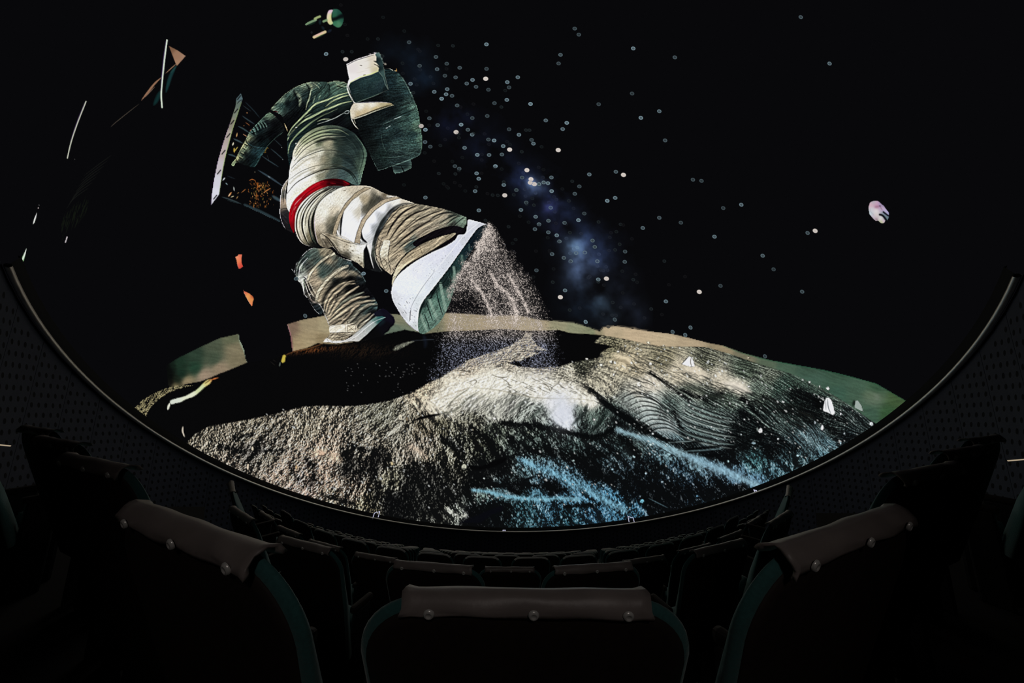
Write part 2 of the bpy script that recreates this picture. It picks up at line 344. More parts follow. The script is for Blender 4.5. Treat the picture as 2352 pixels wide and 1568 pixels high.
# ---------------------------------------------------------------- the near ground
LOW = 1.0
def paint_ground():
    top = L1([(-40, 800), (90, 822), (170, 712), (240, 660), (330, 622), (420, 598), (540, 550), (640, 508), (787, 447), (960, 420), (1092, 372), (1180, 352), (1262, 315), (1340, 330), (1560, 300), (1720, 258), (1850, 226), (1990, 252), (2130, 236)]) + \
        L2([(300, 187), (500, 180), (640, 172), (820, 186), (1050, 180), (1120, 200), (1350, 216), (1550, 252), (1700, 288), (1800, 296)]) + \
        L3([(200, 222), (380, 247), (600, 247), (730, 252), (900, 302), (1100, 372), (1400, 464), (1600, 565), (1800, 685), (1950, 795), (2040, 850)]) + [(2100, 960), (1900, 1120), (1500, 1240), (1180, 1260), (800, 1240), (480, 1110), (240, 990)]
    P = np.array(top, np.float32)
    sy, sx, xx, yy = window(P, 3)
    d = sdf(P, xx, yy)
    inside = np.clip(d + .5, 0, 1)
    img[sy, sx] = img[sy, sx] * (1 - inside[..., None]) + np.array((8, 8, 9), np.float32) * inside[..., None]
    ids[sy, sx][d > 0] = GROUND
    # control points: crop, x, y, share of lit grains, colour
    c1 = [(500, 1000, .42, 170, 160, 140), (800, 900, .46, 160, 150, 130), (1200, 850, .52, 165, 155, 135), (1000, 1200, .55, 192, 168, 148), (1300, 1060, .62, 190, 170, 150), (1450, 1130, .12, 130, 120, 105), (1500, 1300, .32, 170, 150, 130), (1300, 1180, .5, 190, 165, 145),
          (1640, 1130, .16, 120, 110, 95), (1900, 1060, .62, 165, 155, 140), (1800, 900, .58, 150, 145, 130), (1700, 800, .52, 140, 138, 120), (1600, 1000, .4, 160, 150, 132), (2100, 700, .72, 205, 200, 185), (2200, 1000, .28, 140, 142, 126), (2000, 960, .5, 150, 140, 125), (1950, 1200, .08, 120, 116, 105), (1750, 1230, .4, 150, 146, 125), (1600, 1400, .3, 160, 150, 120),
          (2100, 1330, .05, 120, 120, 110), (1780, 1400, .02, 60, 60, 55), (620, 1150, .35, 160, 145, 128), (1150, 1330, .3, 195, 165, 150), (1300, 1420, .35, 190, 170, 145), (450, 960, .4, 150, 140, 120), (900, 1080, .38, 150, 140, 122), (850, 1040, .15, 120, 110, 100)]
    c2 = [(60, 600, .72, 195, 180, 155), (400, 450, .74, 196, 184, 165), (650, 370, .72, 190, 180, 162), (820, 280, .74, 190, 180, 162), (930, 380, .72, 196, 186, 168), (600, 560, .985, 226, 222, 208), (450, 570, .985, 226, 222, 206), (300, 610, .97, 222, 214, 196), (900, 600, .99, 230, 226, 214), (180, 690, .93, 215, 205, 185), (150, 640, .75, 190, 180, 160), (1100, 640, .97, 226, 222, 212), (1250, 690, .9, 200, 196, 186),
          (400, 700, .84, 190, 188, 178), (250, 740, .8, 190, 186, 172), (1060, 760, .99, 216, 218, 226), (1090, 830, .97, 210, 214, 222), (1020, 700, .97, 222, 222, 222), (700, 720, .78, 168, 168, 160), (800, 790, .6, 140, 146, 138), (600, 790, .8, 170, 170, 160), (900, 790, .72, 150, 158, 152), (1300, 800, .66, 92, 108, 100), (1400, 800, .6, 80, 98, 92), (1250, 890, .5, 70, 88, 84), (1200, 760, .62, 96, 108, 102),
          (200, 880, .36, 116, 112, 92), (80, 900, .4, 130, 120, 100), (600, 900, .34, 94, 102, 90), (400, 830, .45, 130, 128, 112), (850, 900, .24, 80, 92, 84), (1000, 930, .34, 84, 100, 96), (1150, 1000, .42, 84, 112, 108), (900, 1000, .3, 80, 100, 94), (450, 1000, .22, 110, 112, 94), (300, 1060, .24, 150, 145, 122), (560, 1060, .3, 96, 104, 88), (620, 1130, .0, 60, 60, 60), (500, 1180, .06, 90, 95, 90), (300, 1200, .1, 130, 125, 105),
          (720, 1060, .32, 110, 125, 118), (800, 1150, .5, 110, 160, 172), (950, 1180, .58, 110, 162, 184), (1100, 1260, .62, 92, 152, 182), (700, 1250, .3, 100, 125, 125), (1260, 1330, .6, 84, 156, 194), (1400, 1400, .6, 76, 154, 196), (1600, 1470, .46, 62, 134, 172), (1300, 1480, .4, 60, 130, 170), (900, 1380, .62, 84, 150, 178), (1100, 1390, .6, 80, 150, 186), (620, 1350, .72, 116, 164, 176), (480, 1345, .55, 130, 160, 150),
          (700, 1295, .02, 40, 60, 70), (1000, 1310, .04, 40, 60, 80), (450, 1300, .03, 50, 50, 50), (600, 1440, .16, 60, 110, 118), (800, 1450, .36, 64, 130, 148), (1000, 1460, .3, 60, 130, 165), (1100, 1520, .3, 56, 126, 150), (300, 1480, .5, 160, 166, 156), (200, 1480, .12, 140, 140, 125), (430, 1520, .01, 30, 30, 40), (560, 1480, .02, 40, 70, 80), (200, 1330, .12, 150, 150, 135), (100, 1400, .1, 140, 140, 125), (60, 1150, .2, 150, 140, 118),
          (1400, 1040, .2, 70, 100, 105), (1400, 1110, .36, 80, 112, 124), (1250, 1100, .12, 60, 85, 88), (1300, 1210, .05, 50, 76, 90), (1500, 1180, .28, 70, 100, 116), (1600, 1250, .2, 60, 92, 112), (1750, 1300, .22, 50, 80, 104), (1600, 1010, .45, 110, 140, 138), (1750, 1060, .5, 105, 150, 165), (1850, 1050, .55, 120, 168, 180), (1550, 930, .25, 84, 108, 106), (1450, 920, .3, 76, 98, 94),
          (1200, 430, .4, 110, 110, 92), (1300, 520, .72, 176, 170, 150), (1100, 480, .72, 196, 190, 172), (1400, 560, .72, 180, 174, 154), (1250, 620, .74, 184, 178, 160), (1500, 350, .8, 190, 178, 150), (1450, 300, .6, 130, 126, 100)]
    c3 = [(100, 260, .68, 150, 142, 118), (200, 400, .76, 172, 162, 138), (100, 330, .93, 210, 196, 166), (400, 330, .68, 140, 134, 110), (500, 420, .8, 196, 186, 164), (650, 430, .86, 206, 196, 176), (700, 350, .55, 112, 114, 96), (950, 540, .88, 212, 204, 188), (820, 500, .8, 190, 182, 164), (300, 520, .84, 204, 196, 180), (200, 560, .8, 190, 186, 172), (1000, 420, .5, 84, 96, 82), (1200, 440, .55, 110, 118, 104), (1300, 540, .46, 62, 84, 74), (1120, 580, .6, 110, 124, 112),
          (1400, 650, .3, 56, 82, 74), (1700, 850, .26, 90, 116, 110), (1500, 950, .5, 112, 152, 162), (1620, 1010, .5, 96, 150, 168), (1500, 700, .08, 50, 72, 66), (1540, 660, .01, 40, 60, 56), (1300, 700, .42, 80, 108, 98), (1250, 800, .46, 96, 124, 118), (900, 640, .5, 84, 98, 86), (650, 590, .6, 120, 124, 112), (740, 640, .3, 70, 84, 76), (1000, 800, .16, 60, 84, 80), (1100, 900, .16, 60, 90, 90),
          (300, 640, .9, 176, 182, 176), (150, 650, .8, 150, 158, 152), (300, 780, .88, 160, 172, 170), (420, 720, .5, 92, 112, 106), (400, 850, .85, 150, 170, 172), (700, 740, .72, 132, 148, 142), (600, 680, .72, 130, 144, 138), (850, 780, .5, 110, 130, 124), (700, 880, .62, 110, 138, 138), (800, 960, .6, 124, 150, 154), (950, 930, .1, 60, 84, 84), (1100, 1100, .46, 76, 144, 152), (1250, 1180, .4, 84, 140, 158), (800, 1060, .08, 60, 90, 96), (600, 990, .14, 80, 110, 112),
          (500, 1000, .84, 132, 172, 182), (320, 940, .66, 112, 152, 158), (640, 1080, .8, 122, 168, 184), (780, 1140, .74, 120, 166, 190), (950, 1220, .78, 112, 166, 198), (1080, 1270, .7, 96, 150, 184), (120, 920, .4, 72, 112, 112), (60, 800, .2, 60, 80, 80), (250, 880, .06, 50, 60, 60), (500, 1150, .36, 62, 100, 122), (300, 1120, .4, 64, 104, 122), (200, 1300, .16, 40, 70, 94), (600, 1300, .26, 44, 76, 102), (450, 1360, .04, 30, 50, 66), (100, 1400, .5, 60, 140, 184), (300, 1400, .02, 30, 50, 66), (800, 1280, .2, 40, 70, 90), (960, 1320, .02, 30, 44, 56),
          (1800, 760, .3, 84, 108, 104), (1900, 820, .3, 90, 116, 114), (1700, 640, .45, 90, 108, 98), (1550, 560, .5, 84, 104, 92), (1400, 480, .5, 76, 96, 84), (1780, 930, .2, 70, 100, 106), (1350, 1050, .3, 76, 120, 130), (1200, 1000, .1, 50, 76, 80)]
    ctrl = [(*p[:2], p[2] * q, *[v * (.9 if p[5] > p[3] + 20 else 1) for v in p[3:]]) for tr, c, q in ((L1, c1, .84), (L2, c2, 1), (L3, c3, 1)) for p in tr(c)]
    st = 4
    fx, fy = xx[::st, ::st], yy[::st, ::st]
    f = field(ctrl, fx, fy, 2.1, 70.0)
    f = np.repeat(np.repeat(f, st, 0), st, 1)[:xx.shape[0], :xx.shape[1]]
    f = blur(f, 4)
    dens, col = f[..., 0].copy(), f[..., 1:].copy()
    def dstroke(pts, w, target, k=1.0, c=None):
        """pull the share of lit grains towards a value along a soft line (dark hollows, bright crests)"""
        Q = spline(pts, False, 8); x0, y0 = sx.start, sy.start
        ax0, ax1 = max(0, int(Q[:, 0].min() - 3 * w - x0)), min(xx.shape[1], int(Q[:, 0].max() + 3 * w - x0)); ay0, ay1 = max(0, int(Q[:, 1].min() - 3 * w - y0)), min(xx.shape[0], int(Q[:, 1].max() + 3 * w - y0))
        if ax1 <= ax0 or ay1 <= ay0: return
        X, Y = xx[ay0:ay1, ax0:ax1], yy[ay0:ay1, ax0:ax1]
        d2 = np.full(X.shape, 1e9, np.float32)
        for a, b in zip(Q[:-1], Q[1:]):
            e = b - a; L = e @ e + 1e-6; t = np.clip(((X - a[0]) * e[0] + (Y - a[1]) * e[1]) / L, 0, 1)
            d2 = np.minimum(d2, (X - a[0] - t * e[0]) ** 2 + (Y - a[1] - t * e[1]) ** 2)
        m = k * np.exp(-d2 / (w * w))
        dens[ay0:ay1, ax0:ax1] += (target - dens[ay0:ay1, ax0:ax1]) * m
        if c is not None: col[ay0:ay1, ax0:ax1] += (np.array(c, np.float32) - col[ay0:ay1, ax0:ax1]) * m[..., None]
    for pts, w in (([(1660, 1070), (1640, 1180), (1660, 1300), (1640, 1400)], 11), ([(1430, 1060), (1470, 1130), (1450, 1200)], 9), ([(1190, 1110), (1250, 1170), (1220, 1270)], 9), ([(1080, 1160), (1120, 1230)], 6), ([(850, 1045), (1040, 1038)], 4), ([(1850, 1180), (1960, 1150), (2060, 1180)], 16), ([(1800, 1270), (2000, 1300), (2250, 1330)], 20), ([(1850, 1400), (2050, 1450), (2150, 1420)], 18), ([(1700, 1100), (1720, 1040)], 7), ([(1560, 1180), (1530, 1260)], 7), ([(1340, 1200), (1380, 1290)], 6), ([(1500, 1010), (1600, 1040), (1690, 1030)], 6), ([(2100, 960), (2180, 1010), (2240, 1080)], 9), ([(1200, 1320), (1400, 1370), (1500, 1400)], 6), ([(600, 1010), (760, 1050)], 6), ([(700, 960), (820, 930)], 5)):
        dstroke(L1(pts), w, .04)
    for pts, w in (([(560, 1050), (640, 1120), (560, 1170), (440, 1190)], 13), ([(400, 1295), (560, 1300), (700, 1295), (860, 1300), (1000, 1312), (1090, 1330)], 7), ([(960, 1040), (1080, 1090), (1200, 1120), (1300, 1180), (1420, 1250), (1500, 1330), (1560, 1400)], 13), ([(640, 850), (860, 870), (1060, 905), (1200, 945), (1330, 955), (1450, 890)], 7), ([(400, 890), (520, 960), (560, 1040)], 9), ([(700, 960), (780, 1030), (900, 1060)], 8), ([(250, 980), (330, 1040)], 8), ([(1290, 620), (1400, 720), (1500, 790), (1620, 860), (1760, 950), (1900, 1000)], 8), ([(480, 1500), (620, 1460), (680, 1490)], 14), ([(1500, 960), (1560, 1010), (1620, 1080)], 9), ([(1330, 1070), (1400, 1080)], 7), ([(1650, 1130), (1780, 1180)], 10), ([(720, 1090), (760, 1080), (820, 1100)], 6), ([(1100, 1450), (1250, 1440), (1330, 1440)], 5), ([(880, 330), (980, 340)], 3)):
        dstroke(L2(pts), w, .03)
    for pts, w in (([(1030, 740), (950, 850), (925, 950), (900, 1050)], 13), ([(840, 1060), (900, 1090), (960, 1120)], 9), ([(1380, 600), (1480, 630), (1560, 660), (1600, 700)], 14), ([(1250, 720), (1400, 745), (1560, 770), (1760, 800)], 7), ([(150, 1250), (400, 1330), (700, 1340), (950, 1330)], 17), ([(1000, 640), (1060, 700), (1100, 780), (1200, 900), (1280, 960), (1400, 1010)], 8), ([(840, 600), (760, 625), (640, 620), (540, 570)], 5), ([(300, 440), (420, 520), (520, 600), (600, 650)], 4), ([(1100, 860), (1200, 880)], 7), ([(1020, 1000), (1060, 930), (1150, 920)], 8), ([(430, 960), (560, 1000), (700, 1040), (850, 1060)], 8), ([(200, 1180), (320, 1200)], 9), ([(480, 740), (520, 830), (560, 900)], 5), ([(1640, 860), (1760, 930), (1850, 940)], 9), ([(1150, 620), (1300, 690), (1440, 720)], 5)):
        dstroke(L3(pts), w, .05)
    dstroke(L2([(180, 690), (300, 620), (420, 565), (560, 548), (740, 572), (900, 602), (1100, 642), (1290, 690)]), 16, 1.0, .95, (226, 222, 208))
    dstroke(L2([(760, 1110), (900, 1170), (1000, 1205), (1120, 1270), (1260, 1335), (1400, 1420), (1520, 1475)]), 10, .74, .9, (112, 168, 190))
    dstroke(L2([(420, 1332), (520, 1342), (640, 1370), (780, 1392), (920, 1398), (1060, 1392), (1180, 1400)]), 5, .85, .9, (120, 176, 194))
    dstroke(L3([(60, 872), (200, 915), (330, 960), (450, 1010), (560, 1060), (700, 1112), (850, 1172), (1000, 1242), (1100, 1285)]), 8, .86, .95, (134, 172, 186))
    dstroke(L3([(1440, 900), (1530, 950), (1620, 1010), (1700, 1030)]), 9, .66, .8, (120, 158, 166))
    dstroke(L3([(930, 650), (1010, 690), (1100, 780), (1190, 850)]), 5, .62, .7, (120, 136, 126))
    dstroke(L1([(1250, 1050), (1330, 1060), (1400, 1100)]), 9, .8, .9, (205, 178, 154))
    dstroke(L1([(1280, 1180), (1340, 1220), (1400, 1280)]), 10, .62, .8, (198, 172, 150)); dstroke(L1([(1880, 1010), (1960, 1050), (1990, 1090)]), 7, .8, .9, (176, 160, 142)); dstroke(L1([(1700, 1230), (1780, 1200), (1800, 1280)]), 8, .5, .8, (150, 146, 124))
    dstroke(L1([(1100, 1290), (1180, 1320), (1260, 1340)]), 9, .5, .8, (198, 168, 150)); dstroke(L1([(2130, 1440), (2200, 1480), (2260, 1480)]), 7, .7, .9, (190, 192, 182))
    dens = np.where(dens < .7, dens * (.92 + .08 * sstep(dens, .55, .7)), dens) + .09 * sstep(dens, .7, .8) + .10 * sstep(xx, 1420, 1540) * (1 - sstep(yy, 900, 980)) * sstep(dens, .3, .5)
    dens = np.clip(dens, 0, 1)
    # direction of the grain (degrees, y down)
    a1 = [(500, 1000, -62), (1000, 900, -60), (1300, 850, -66), (900, 1150, -58), (1100, 1250, -48), (1400, 1250, -55), (1700, 850, -30), (1800, 1150, -75), (1600, 1350, -80), (1950, 1100, 80), (2150, 1000, 62), (2200, 650, -12), (2250, 560, 20)]
    a2 = [(120, 900, 60), (300, 1050, 62), (600, 900, 48), (500, 1040, 60), (900, 950, 42), (1100, 1000, 40), (800, 1180, 38), (1100, 1280, 34), (1400, 1420, 34), (650, 1360, 30), (900, 1440, 62), (500, 480, -20), (800, 460, 8), (1100, 520, 16), (1300, 600, 34), (700, 720, -52), (400, 700, -40), (1300, 800, -60), (1500, 1080, 36), (1500, 500, 24), (1400, 350, 8), (250, 1300, 65), (300, 1480, 40), (1700, 1250, 60)]
    a3 = [(300, 250, 12), (500, 380, 22), (900, 420, 24), (1200, 480, 26), (1500, 620, 30), (1800, 780, 38), (1300, 780, 48), (1500, 940, 62), (950, 720, 40), (1000, 860, 22), (1150, 940, 20), (1200, 1150, 58), (1380, 1080, 52), (700, 1120, 34), (950, 1230, 34), (300, 1000, 36), (700, 520, 24), (300, 520, 34), (600, 1280, 56), (1700, 860, 10)]
    actrl = [(p[0], p[1], np.cos(2 * np.radians(p[2])), np.sin(2 * np.radians(p[2]))) for tr, c in ((L1, a1), (L2, a2), (L3, a3)) for p in tr(c)]
    g = field(actrl, fx, fy, 1.5, 200.0); g = np.repeat(np.repeat(g, st, 0), st, 1)[:xx.shape[0], :xx.shape[1]]; g = blur(g, 3)
    ang = 0.5 * np.arctan2(g[..., 1], g[..., 0])
    white = rng.rand(*xx.shape).astype(np.float32)
    def gx(a, n): return (np.roll(a, n, 1) - np.roll(a, -n, 1)) / (np.std(a) + 1e-6)
    def gy(a, n): return (np.roll(a, n, 0) - np.roll(a, -n, 0)) / (np.std(a) + 1e-6)
    def nz(n): return blur(rng.rand(*xx.shape).astype(np.float32), n)
    w_ = rng.rand(*xx.shape).astype(np.float32); grain = lic(.5 * w_ + .8 * blur(w_, 1), ang, 1); mid = lic(nz(2), ang, 3); bump = lic(nz(12), ang, 9, 1.4)
    warp = ang + .9 * (fbm(xx / 46, yy / 46, 77, 3) - .5)
    line = lic(white, warp, 9); line2 = lic(nz(1), warp, 16)
    g1, g2, g3 = gx(grain, 1) + .5 * gy(grain, 1), gx(mid, 3) + .3 * gy(mid, 2), gx(bump, 8)
    n1 = lambda a: a / (np.std(a) + 1e-6)
    slope = n1(g1) * .95 + n1(g2) * .42 + n1(g3) * .5
    h = rank(slope)
    right = np.maximum(sstep(xx, 1300, 1560) * (1 - sstep(yy, 1010, 1070)), sstep(yy, 700, 740) * (1 - sstep(yy, 860, 900)) * sstep(xx, 960, 1040) * .55)
    sl2 = n1(gy(line, 1)) * .8 + n1(gy(line2, 1)) * .5 + n1(g1) * .4 + n1(g3) * .25
    h = h * (1 - right * .9) + rank(sl2) * right * .9
    fine = rank(slope + .6 * n1(g1))
    thr = 1 - dens
    sw = .12 + .24 * right; s = sstep(h, thr - sw, thr + sw + .08)
    s = np.maximum(s, .62 * sstep(dens, .74, .95)); s = np.maximum(s, .22 * right * sstep(dens, .2, .6))
    tone = 0.56 + 0.60 * h + .06 * n1(g2) * (dens > .5)
    tone = tone + (1.0 + .06 * n1(g2) + .05 * n1(g1) - tone) * sstep(dens, .82, .99) * .85
    s = np.maximum(s, .93 * sstep(dens, .86, .99))
    grey = col.mean(-1, keepdims=True)
    col = np.where(col[..., 2:3] > col[..., 0:1] + 12, col * .72 + grey * .24, col)
    hot = sstep(h, .90, 1.0) * sstep(1 - dens, .2, .5) * 0.8
    lit = col * tone[..., None] * (1 - hot[..., None]) + (col * .45 + np.array((140, 142, 140))) * hot[..., None]
    base = np.array((8, 9, 10), np.float32) + col * (0.04 + 0.10 * sstep(dens, .12, .4) + 0.3 * sstep(dens, .5, .95))[..., None]
    gr = base * (1 - s[..., None]) + lit * s[..., None]
    # edge of the shadow that lies over the left half of the ground
    litpoly = L1([(360, 1010), (420, 940), (520, 880), (640, 858), (780, 835), (900, 810), (1040, 775), (1160, 745), (1280, 738), (1450, 742), (1600, 732), (1750, 703), (1900, 652), (2020, 580), (2100, 545), (2230, 460)]) + \
        L2([(330, 440), (400, 392), (550, 345), (700, 290), (780, 238), (805, 200), (850, 200), (850, 240), (890, 290), (960, 325), (900, 350), (800, 385), (760, 405), (720, 400), (690, 420), (750, 442), (860, 452), (960, 450), (1060, 440), (1150, 410), (1250, 392), (1335, 382), (1350, 340), (1430, 296), (1300, 270), (1350, 222), (1400, 200)]) + [(1700, 690), (2300, 900), (2100, 1100), (1180, 1300), (480, 1150)]
    dl = sdf(np.array(litpoly, np.float32), xx, yy)
    m = np.clip(dl / 2 + .5 + (white - .5) * 1.2, 0, 1) * inside
    img[sy, sx] = img[sy, sx] * (1 - m[..., None]) + gr * m[..., None]
    # brownish sheen on the shadowed bank below the rear boot
    br = np.exp(-((xx - 830) / 70) ** 2 - ((yy - 806) / 16) ** 2) * inside * (1 - m) * sstep(fine, .45, .95)
    img[sy, sx] += br[..., None] * np.array((30, 20, 11), np.float32)
    br = np.exp(-((xx - 720) / 60) ** 2 - ((yy - 802 - (735 - xx) * .12) / 6) ** 2) * inside * (1 - m) * sstep(fine, .3, .9)
    img[sy, sx] += br[..., None] * np.array((90, 50, 22), np.float32)

    K0 = (8, 10, 11)
    g = [GROUND]
    # ripples right of the middle
    for i in range(12):
        t = (i + .35 * np.sin(i * 2.3)) / 11
        p = [(560 - 50 * t + 14 * np.sin(i), 650 + 235 * t), (640 - 30 * t, 690 + 245 * t), (740, 730 + 240 * t), (840 + 10 * np.sin(i * 3), 762 + 228 * t), (915 + 26 * np.sin(i * 2), 778 + 222 * t)]
        stroke(L3(p), 2.6 + 1.6 * (i % 3 == 0), K0, .85, .9, 1, None, g)
        q = [(x, y + 9) for x, y in p]
        c = np.array((176, 190, 184)) * (1 - .25 * t) if i % 2 else np.array((120, 140, 136))
        stroke(L3(q), 3.4, c, .7, 1.2, 1, None, g)
    for i in range(9):
        t = i / 8
        p = [(92 + 190 * t, 628 + 270 * t), (200 + 150 * t, 596 + 276 * t - 10), (330 + 110 * t, 640 + 232 * t - 14), (430 + 90 * t, 700 + 196 * t)]
        if i < 3: p = p[:3] + [(400, 680 + 30 * i)]
        stroke(L3(p), 2.8, K0, .85, .8, 1, None, g)
        stroke(L3([(x + 4, y + 12) for x, y in p]), 4.0, (205, 210, 205), .4, 2, 1, None, g)
    strokes(L3, [([(90, 640), (150, 605), (220, 600), (300, 625), (400, 690), (500, 770)], 2.5, K0, .8), ([(450, 958), (560, 962), (700, 960)], 5, K0, .9, 1.5), ([(560, 1018), (700, 1005), (850, 990)], 6, K0, .9, 1.5), ([(560, 1030), (720, 1022), (860, 1010)], 3, (130, 160, 165), .5), ([(660, 1062), (780, 1062), (860, 1050)], 7, K0, .9, 2), ([(440, 965), (620, 955)], 3, (150, 170, 170), .6)], g)
    # the dark channel from the middle towards the right rim
    strokes(L2, [([(1230, 590), (1330, 650), (1420, 730), (1500, 790), (1600, 850), (1700, 915), (1790, 960), (1880, 985)], 9, K0, .85, 2.5), ([(1290, 640), (1380, 720), (1480, 800), (1580, 860)], 5, K0, .8, 1.5), ([(1200, 560), (1300, 620), (1400, 690)], 3, K0, .8),
                 ([(1060, 900), (1160, 925), (1290, 942), (1400, 915), (1460, 850)], 8, K0, .85, 2), ([(1460, 850), (1440, 780), (1380, 730), (1300, 690)], 3, K0, .5), ([(640, 840), (760, 852), (900, 862), (1060, 900)], 6, K0, .5, 3)], g)
    strokes(L2, [([(1250, 715), (1220, 780), (1140, 865)], 7, (22, 30, 28), .8, 2.5), ([(1385, 770), (1340, 840), (1270, 925)], 8, (20, 28, 26), .85, 3), ([(930, 730), (870, 790), (820, 830)], 6, (60, 70, 64), .7, 3), ([(830, 670), (760, 720), (690, 780)], 7, (70, 76, 70), .65, 3), ([(740, 650), (640, 720)], 5, (86, 90, 80), .6, 3),
                 ([(470, 620), (380, 680), (300, 760), (190, 780)], 4, (80, 82, 70), .7, 1.5), ([(520, 640), (440, 700), (380, 780)], 4, (86, 88, 78), .6, 1.5), ([(400, 600), (300, 670), (230, 740)], 3, (80, 82, 70), .6), ([(560, 640), (520, 700), (440, 770)], 3, (90, 92, 84), .5), ([(1060, 690), (1000, 760), (960, 800)], 6, (120, 126, 120), .5, 4),
                 ([(1180, 690), (1120, 770), (1080, 860)], 10, (210, 214, 222), .5, 6)], g)
    strokes(L2, [([(0, 832), (70, 808), (190, 786)], 7, (7, 7, 8), 1, 1.5), ([(400, 595), (560, 605), (740, 640), (860, 665), (1000, 672), (1180, 676), (1300, 688)], 3, (150, 145, 130), .7, 1.2), ([(150, 690), (260, 640), (400, 596)], 3, (150, 140, 120), .6, 1.2)], g)
    # thin cracks and terrace lines of the upper right
    r2 = np.random.RandomState(11)
    for i in range(150):
        x, y = r2.uniform(30, 1500), 0
        y = r2.uniform(235 + .32 * x, 330 + .36 * x) if x > 500 else r2.uniform(240 + .3 * x, 600)
        L = r2.uniform(50, 170); s = r2.uniform(.22, .5)
        p = [(x, y), (x + L * .35, y + L * .35 * s + r2.uniform(-6, 6)), (x + L * .7, y + L * .7 * s + r2.uniform(-8, 8)), (x + L, y + L * s * 1.15)]
        stroke(L3(p), r2.uniform(1.2, 2.2), (24, 26, 24), r2.uniform(.4, .8), .7, 1, None, g)
    for i in range(46):
        x = r2.uniform(930, 1180); y = r2.uniform(590, 1000)
        k = (x - 930) / 250
        p = [(x - 70, y + 24 * np.sin(y * .02)), (x - 30, y - 8), (x + 10, y + 6), (x + 60, y + 34 + 30 * k), (x + 110, y + 84 + 40 * k)]
        stroke(L3(p), 1.8, (7, 9, 10), .7, .8, 1, None, g)
    for i in range(90):
        x, y = r2.uniform(640, 1380), r2.uniform(395, 640)
        L = r2.uniform(25, 70)
        p = [(x, y), (x + L * .4, y + L * .15 + r2.uniform(-6, 6)), (x + L, y + L * .42)]
        stroke(L2(p), 1.6, (40, 38, 32), .6, .7, 1, None, g)
    for pts in ([(900, 560), (960, 580), (985, 620), (1000, 590), (1050, 560)], [(640, 530), (680, 560), (690, 600)], [(380, 560), (440, 540), (450, 555), (420, 580)], [(560, 500), (620, 520), (690, 515)]):
        stroke(L2(pts), 1.8, (60, 52, 40), .7, .7, 1, None, g)
    # light bands
    strokes(L3, [([(60, 880), (200, 920), (330, 960), (450, 1010), (560, 1058)], 9, (140, 180, 190), .4, 4), ([(560, 1058), (700, 1110), (850, 1170), (1000, 1240), (1100, 1285)], 15, (124, 172, 198), .38, 6), ([(20, 300), (90, 325), (170, 365), (215, 400)], 12, (214, 200, 170), .75, 4), ([(540, 415), (640, 430), (740, 465)], 12, (210, 200, 180), .7, 4), ([(850, 515), (960, 545), (1060, 585)], 13, (216, 208, 194), .75, 4)], g)
    strokes(L3, [([(20, 345), (110, 355), (160, 395)], 8, (120, 108, 86), .5, 2), ([(160, 345), (200, 400), (260, 420)], 3, (50, 46, 36), .6), ([(500, 560), (640, 560), (760, 620), (860, 610)], 10, (60, 70, 60), .5, 4), ([(1180, 400), (1400, 465), (1600, 570), (1800, 690), (1960, 800)], 5, (120, 138, 120), .35, 2)], g)
    # bluish ridges of the lower middle
    strokes(L2, [([(420, 1330), (520, 1340), (640, 1370), (780, 1392), (920, 1396), (1060, 1390), (1180, 1400)], 9, (110, 176, 200), .4, 4), ([(760, 1110), (900, 1170), (1000, 1200), (1120, 1270), (1260, 1330), (1400, 1420), (1520, 1470)], 14, (100, 168, 200), .3, 7), ([(1690, 1390), (1770, 1430), (1830, 1460)], 2, (90, 120, 130), .7), ([(790, 1265), (840, 1245), (880, 1232)], 6, (8, 10, 12), .9, 2)], g)
    fill(L2([(330, 1568), (560, 1470), (640, 1440), (640, 1480), (560, 1510), (480, 1568)]), (10, 11, 16), None, 2, smooth=False)
    fill(L2([(390, 1150), (480, 1160), (580, 1120), (660, 1100), (650, 1130), (560, 1170), (440, 1190)]), (7, 7, 8), None, 2)
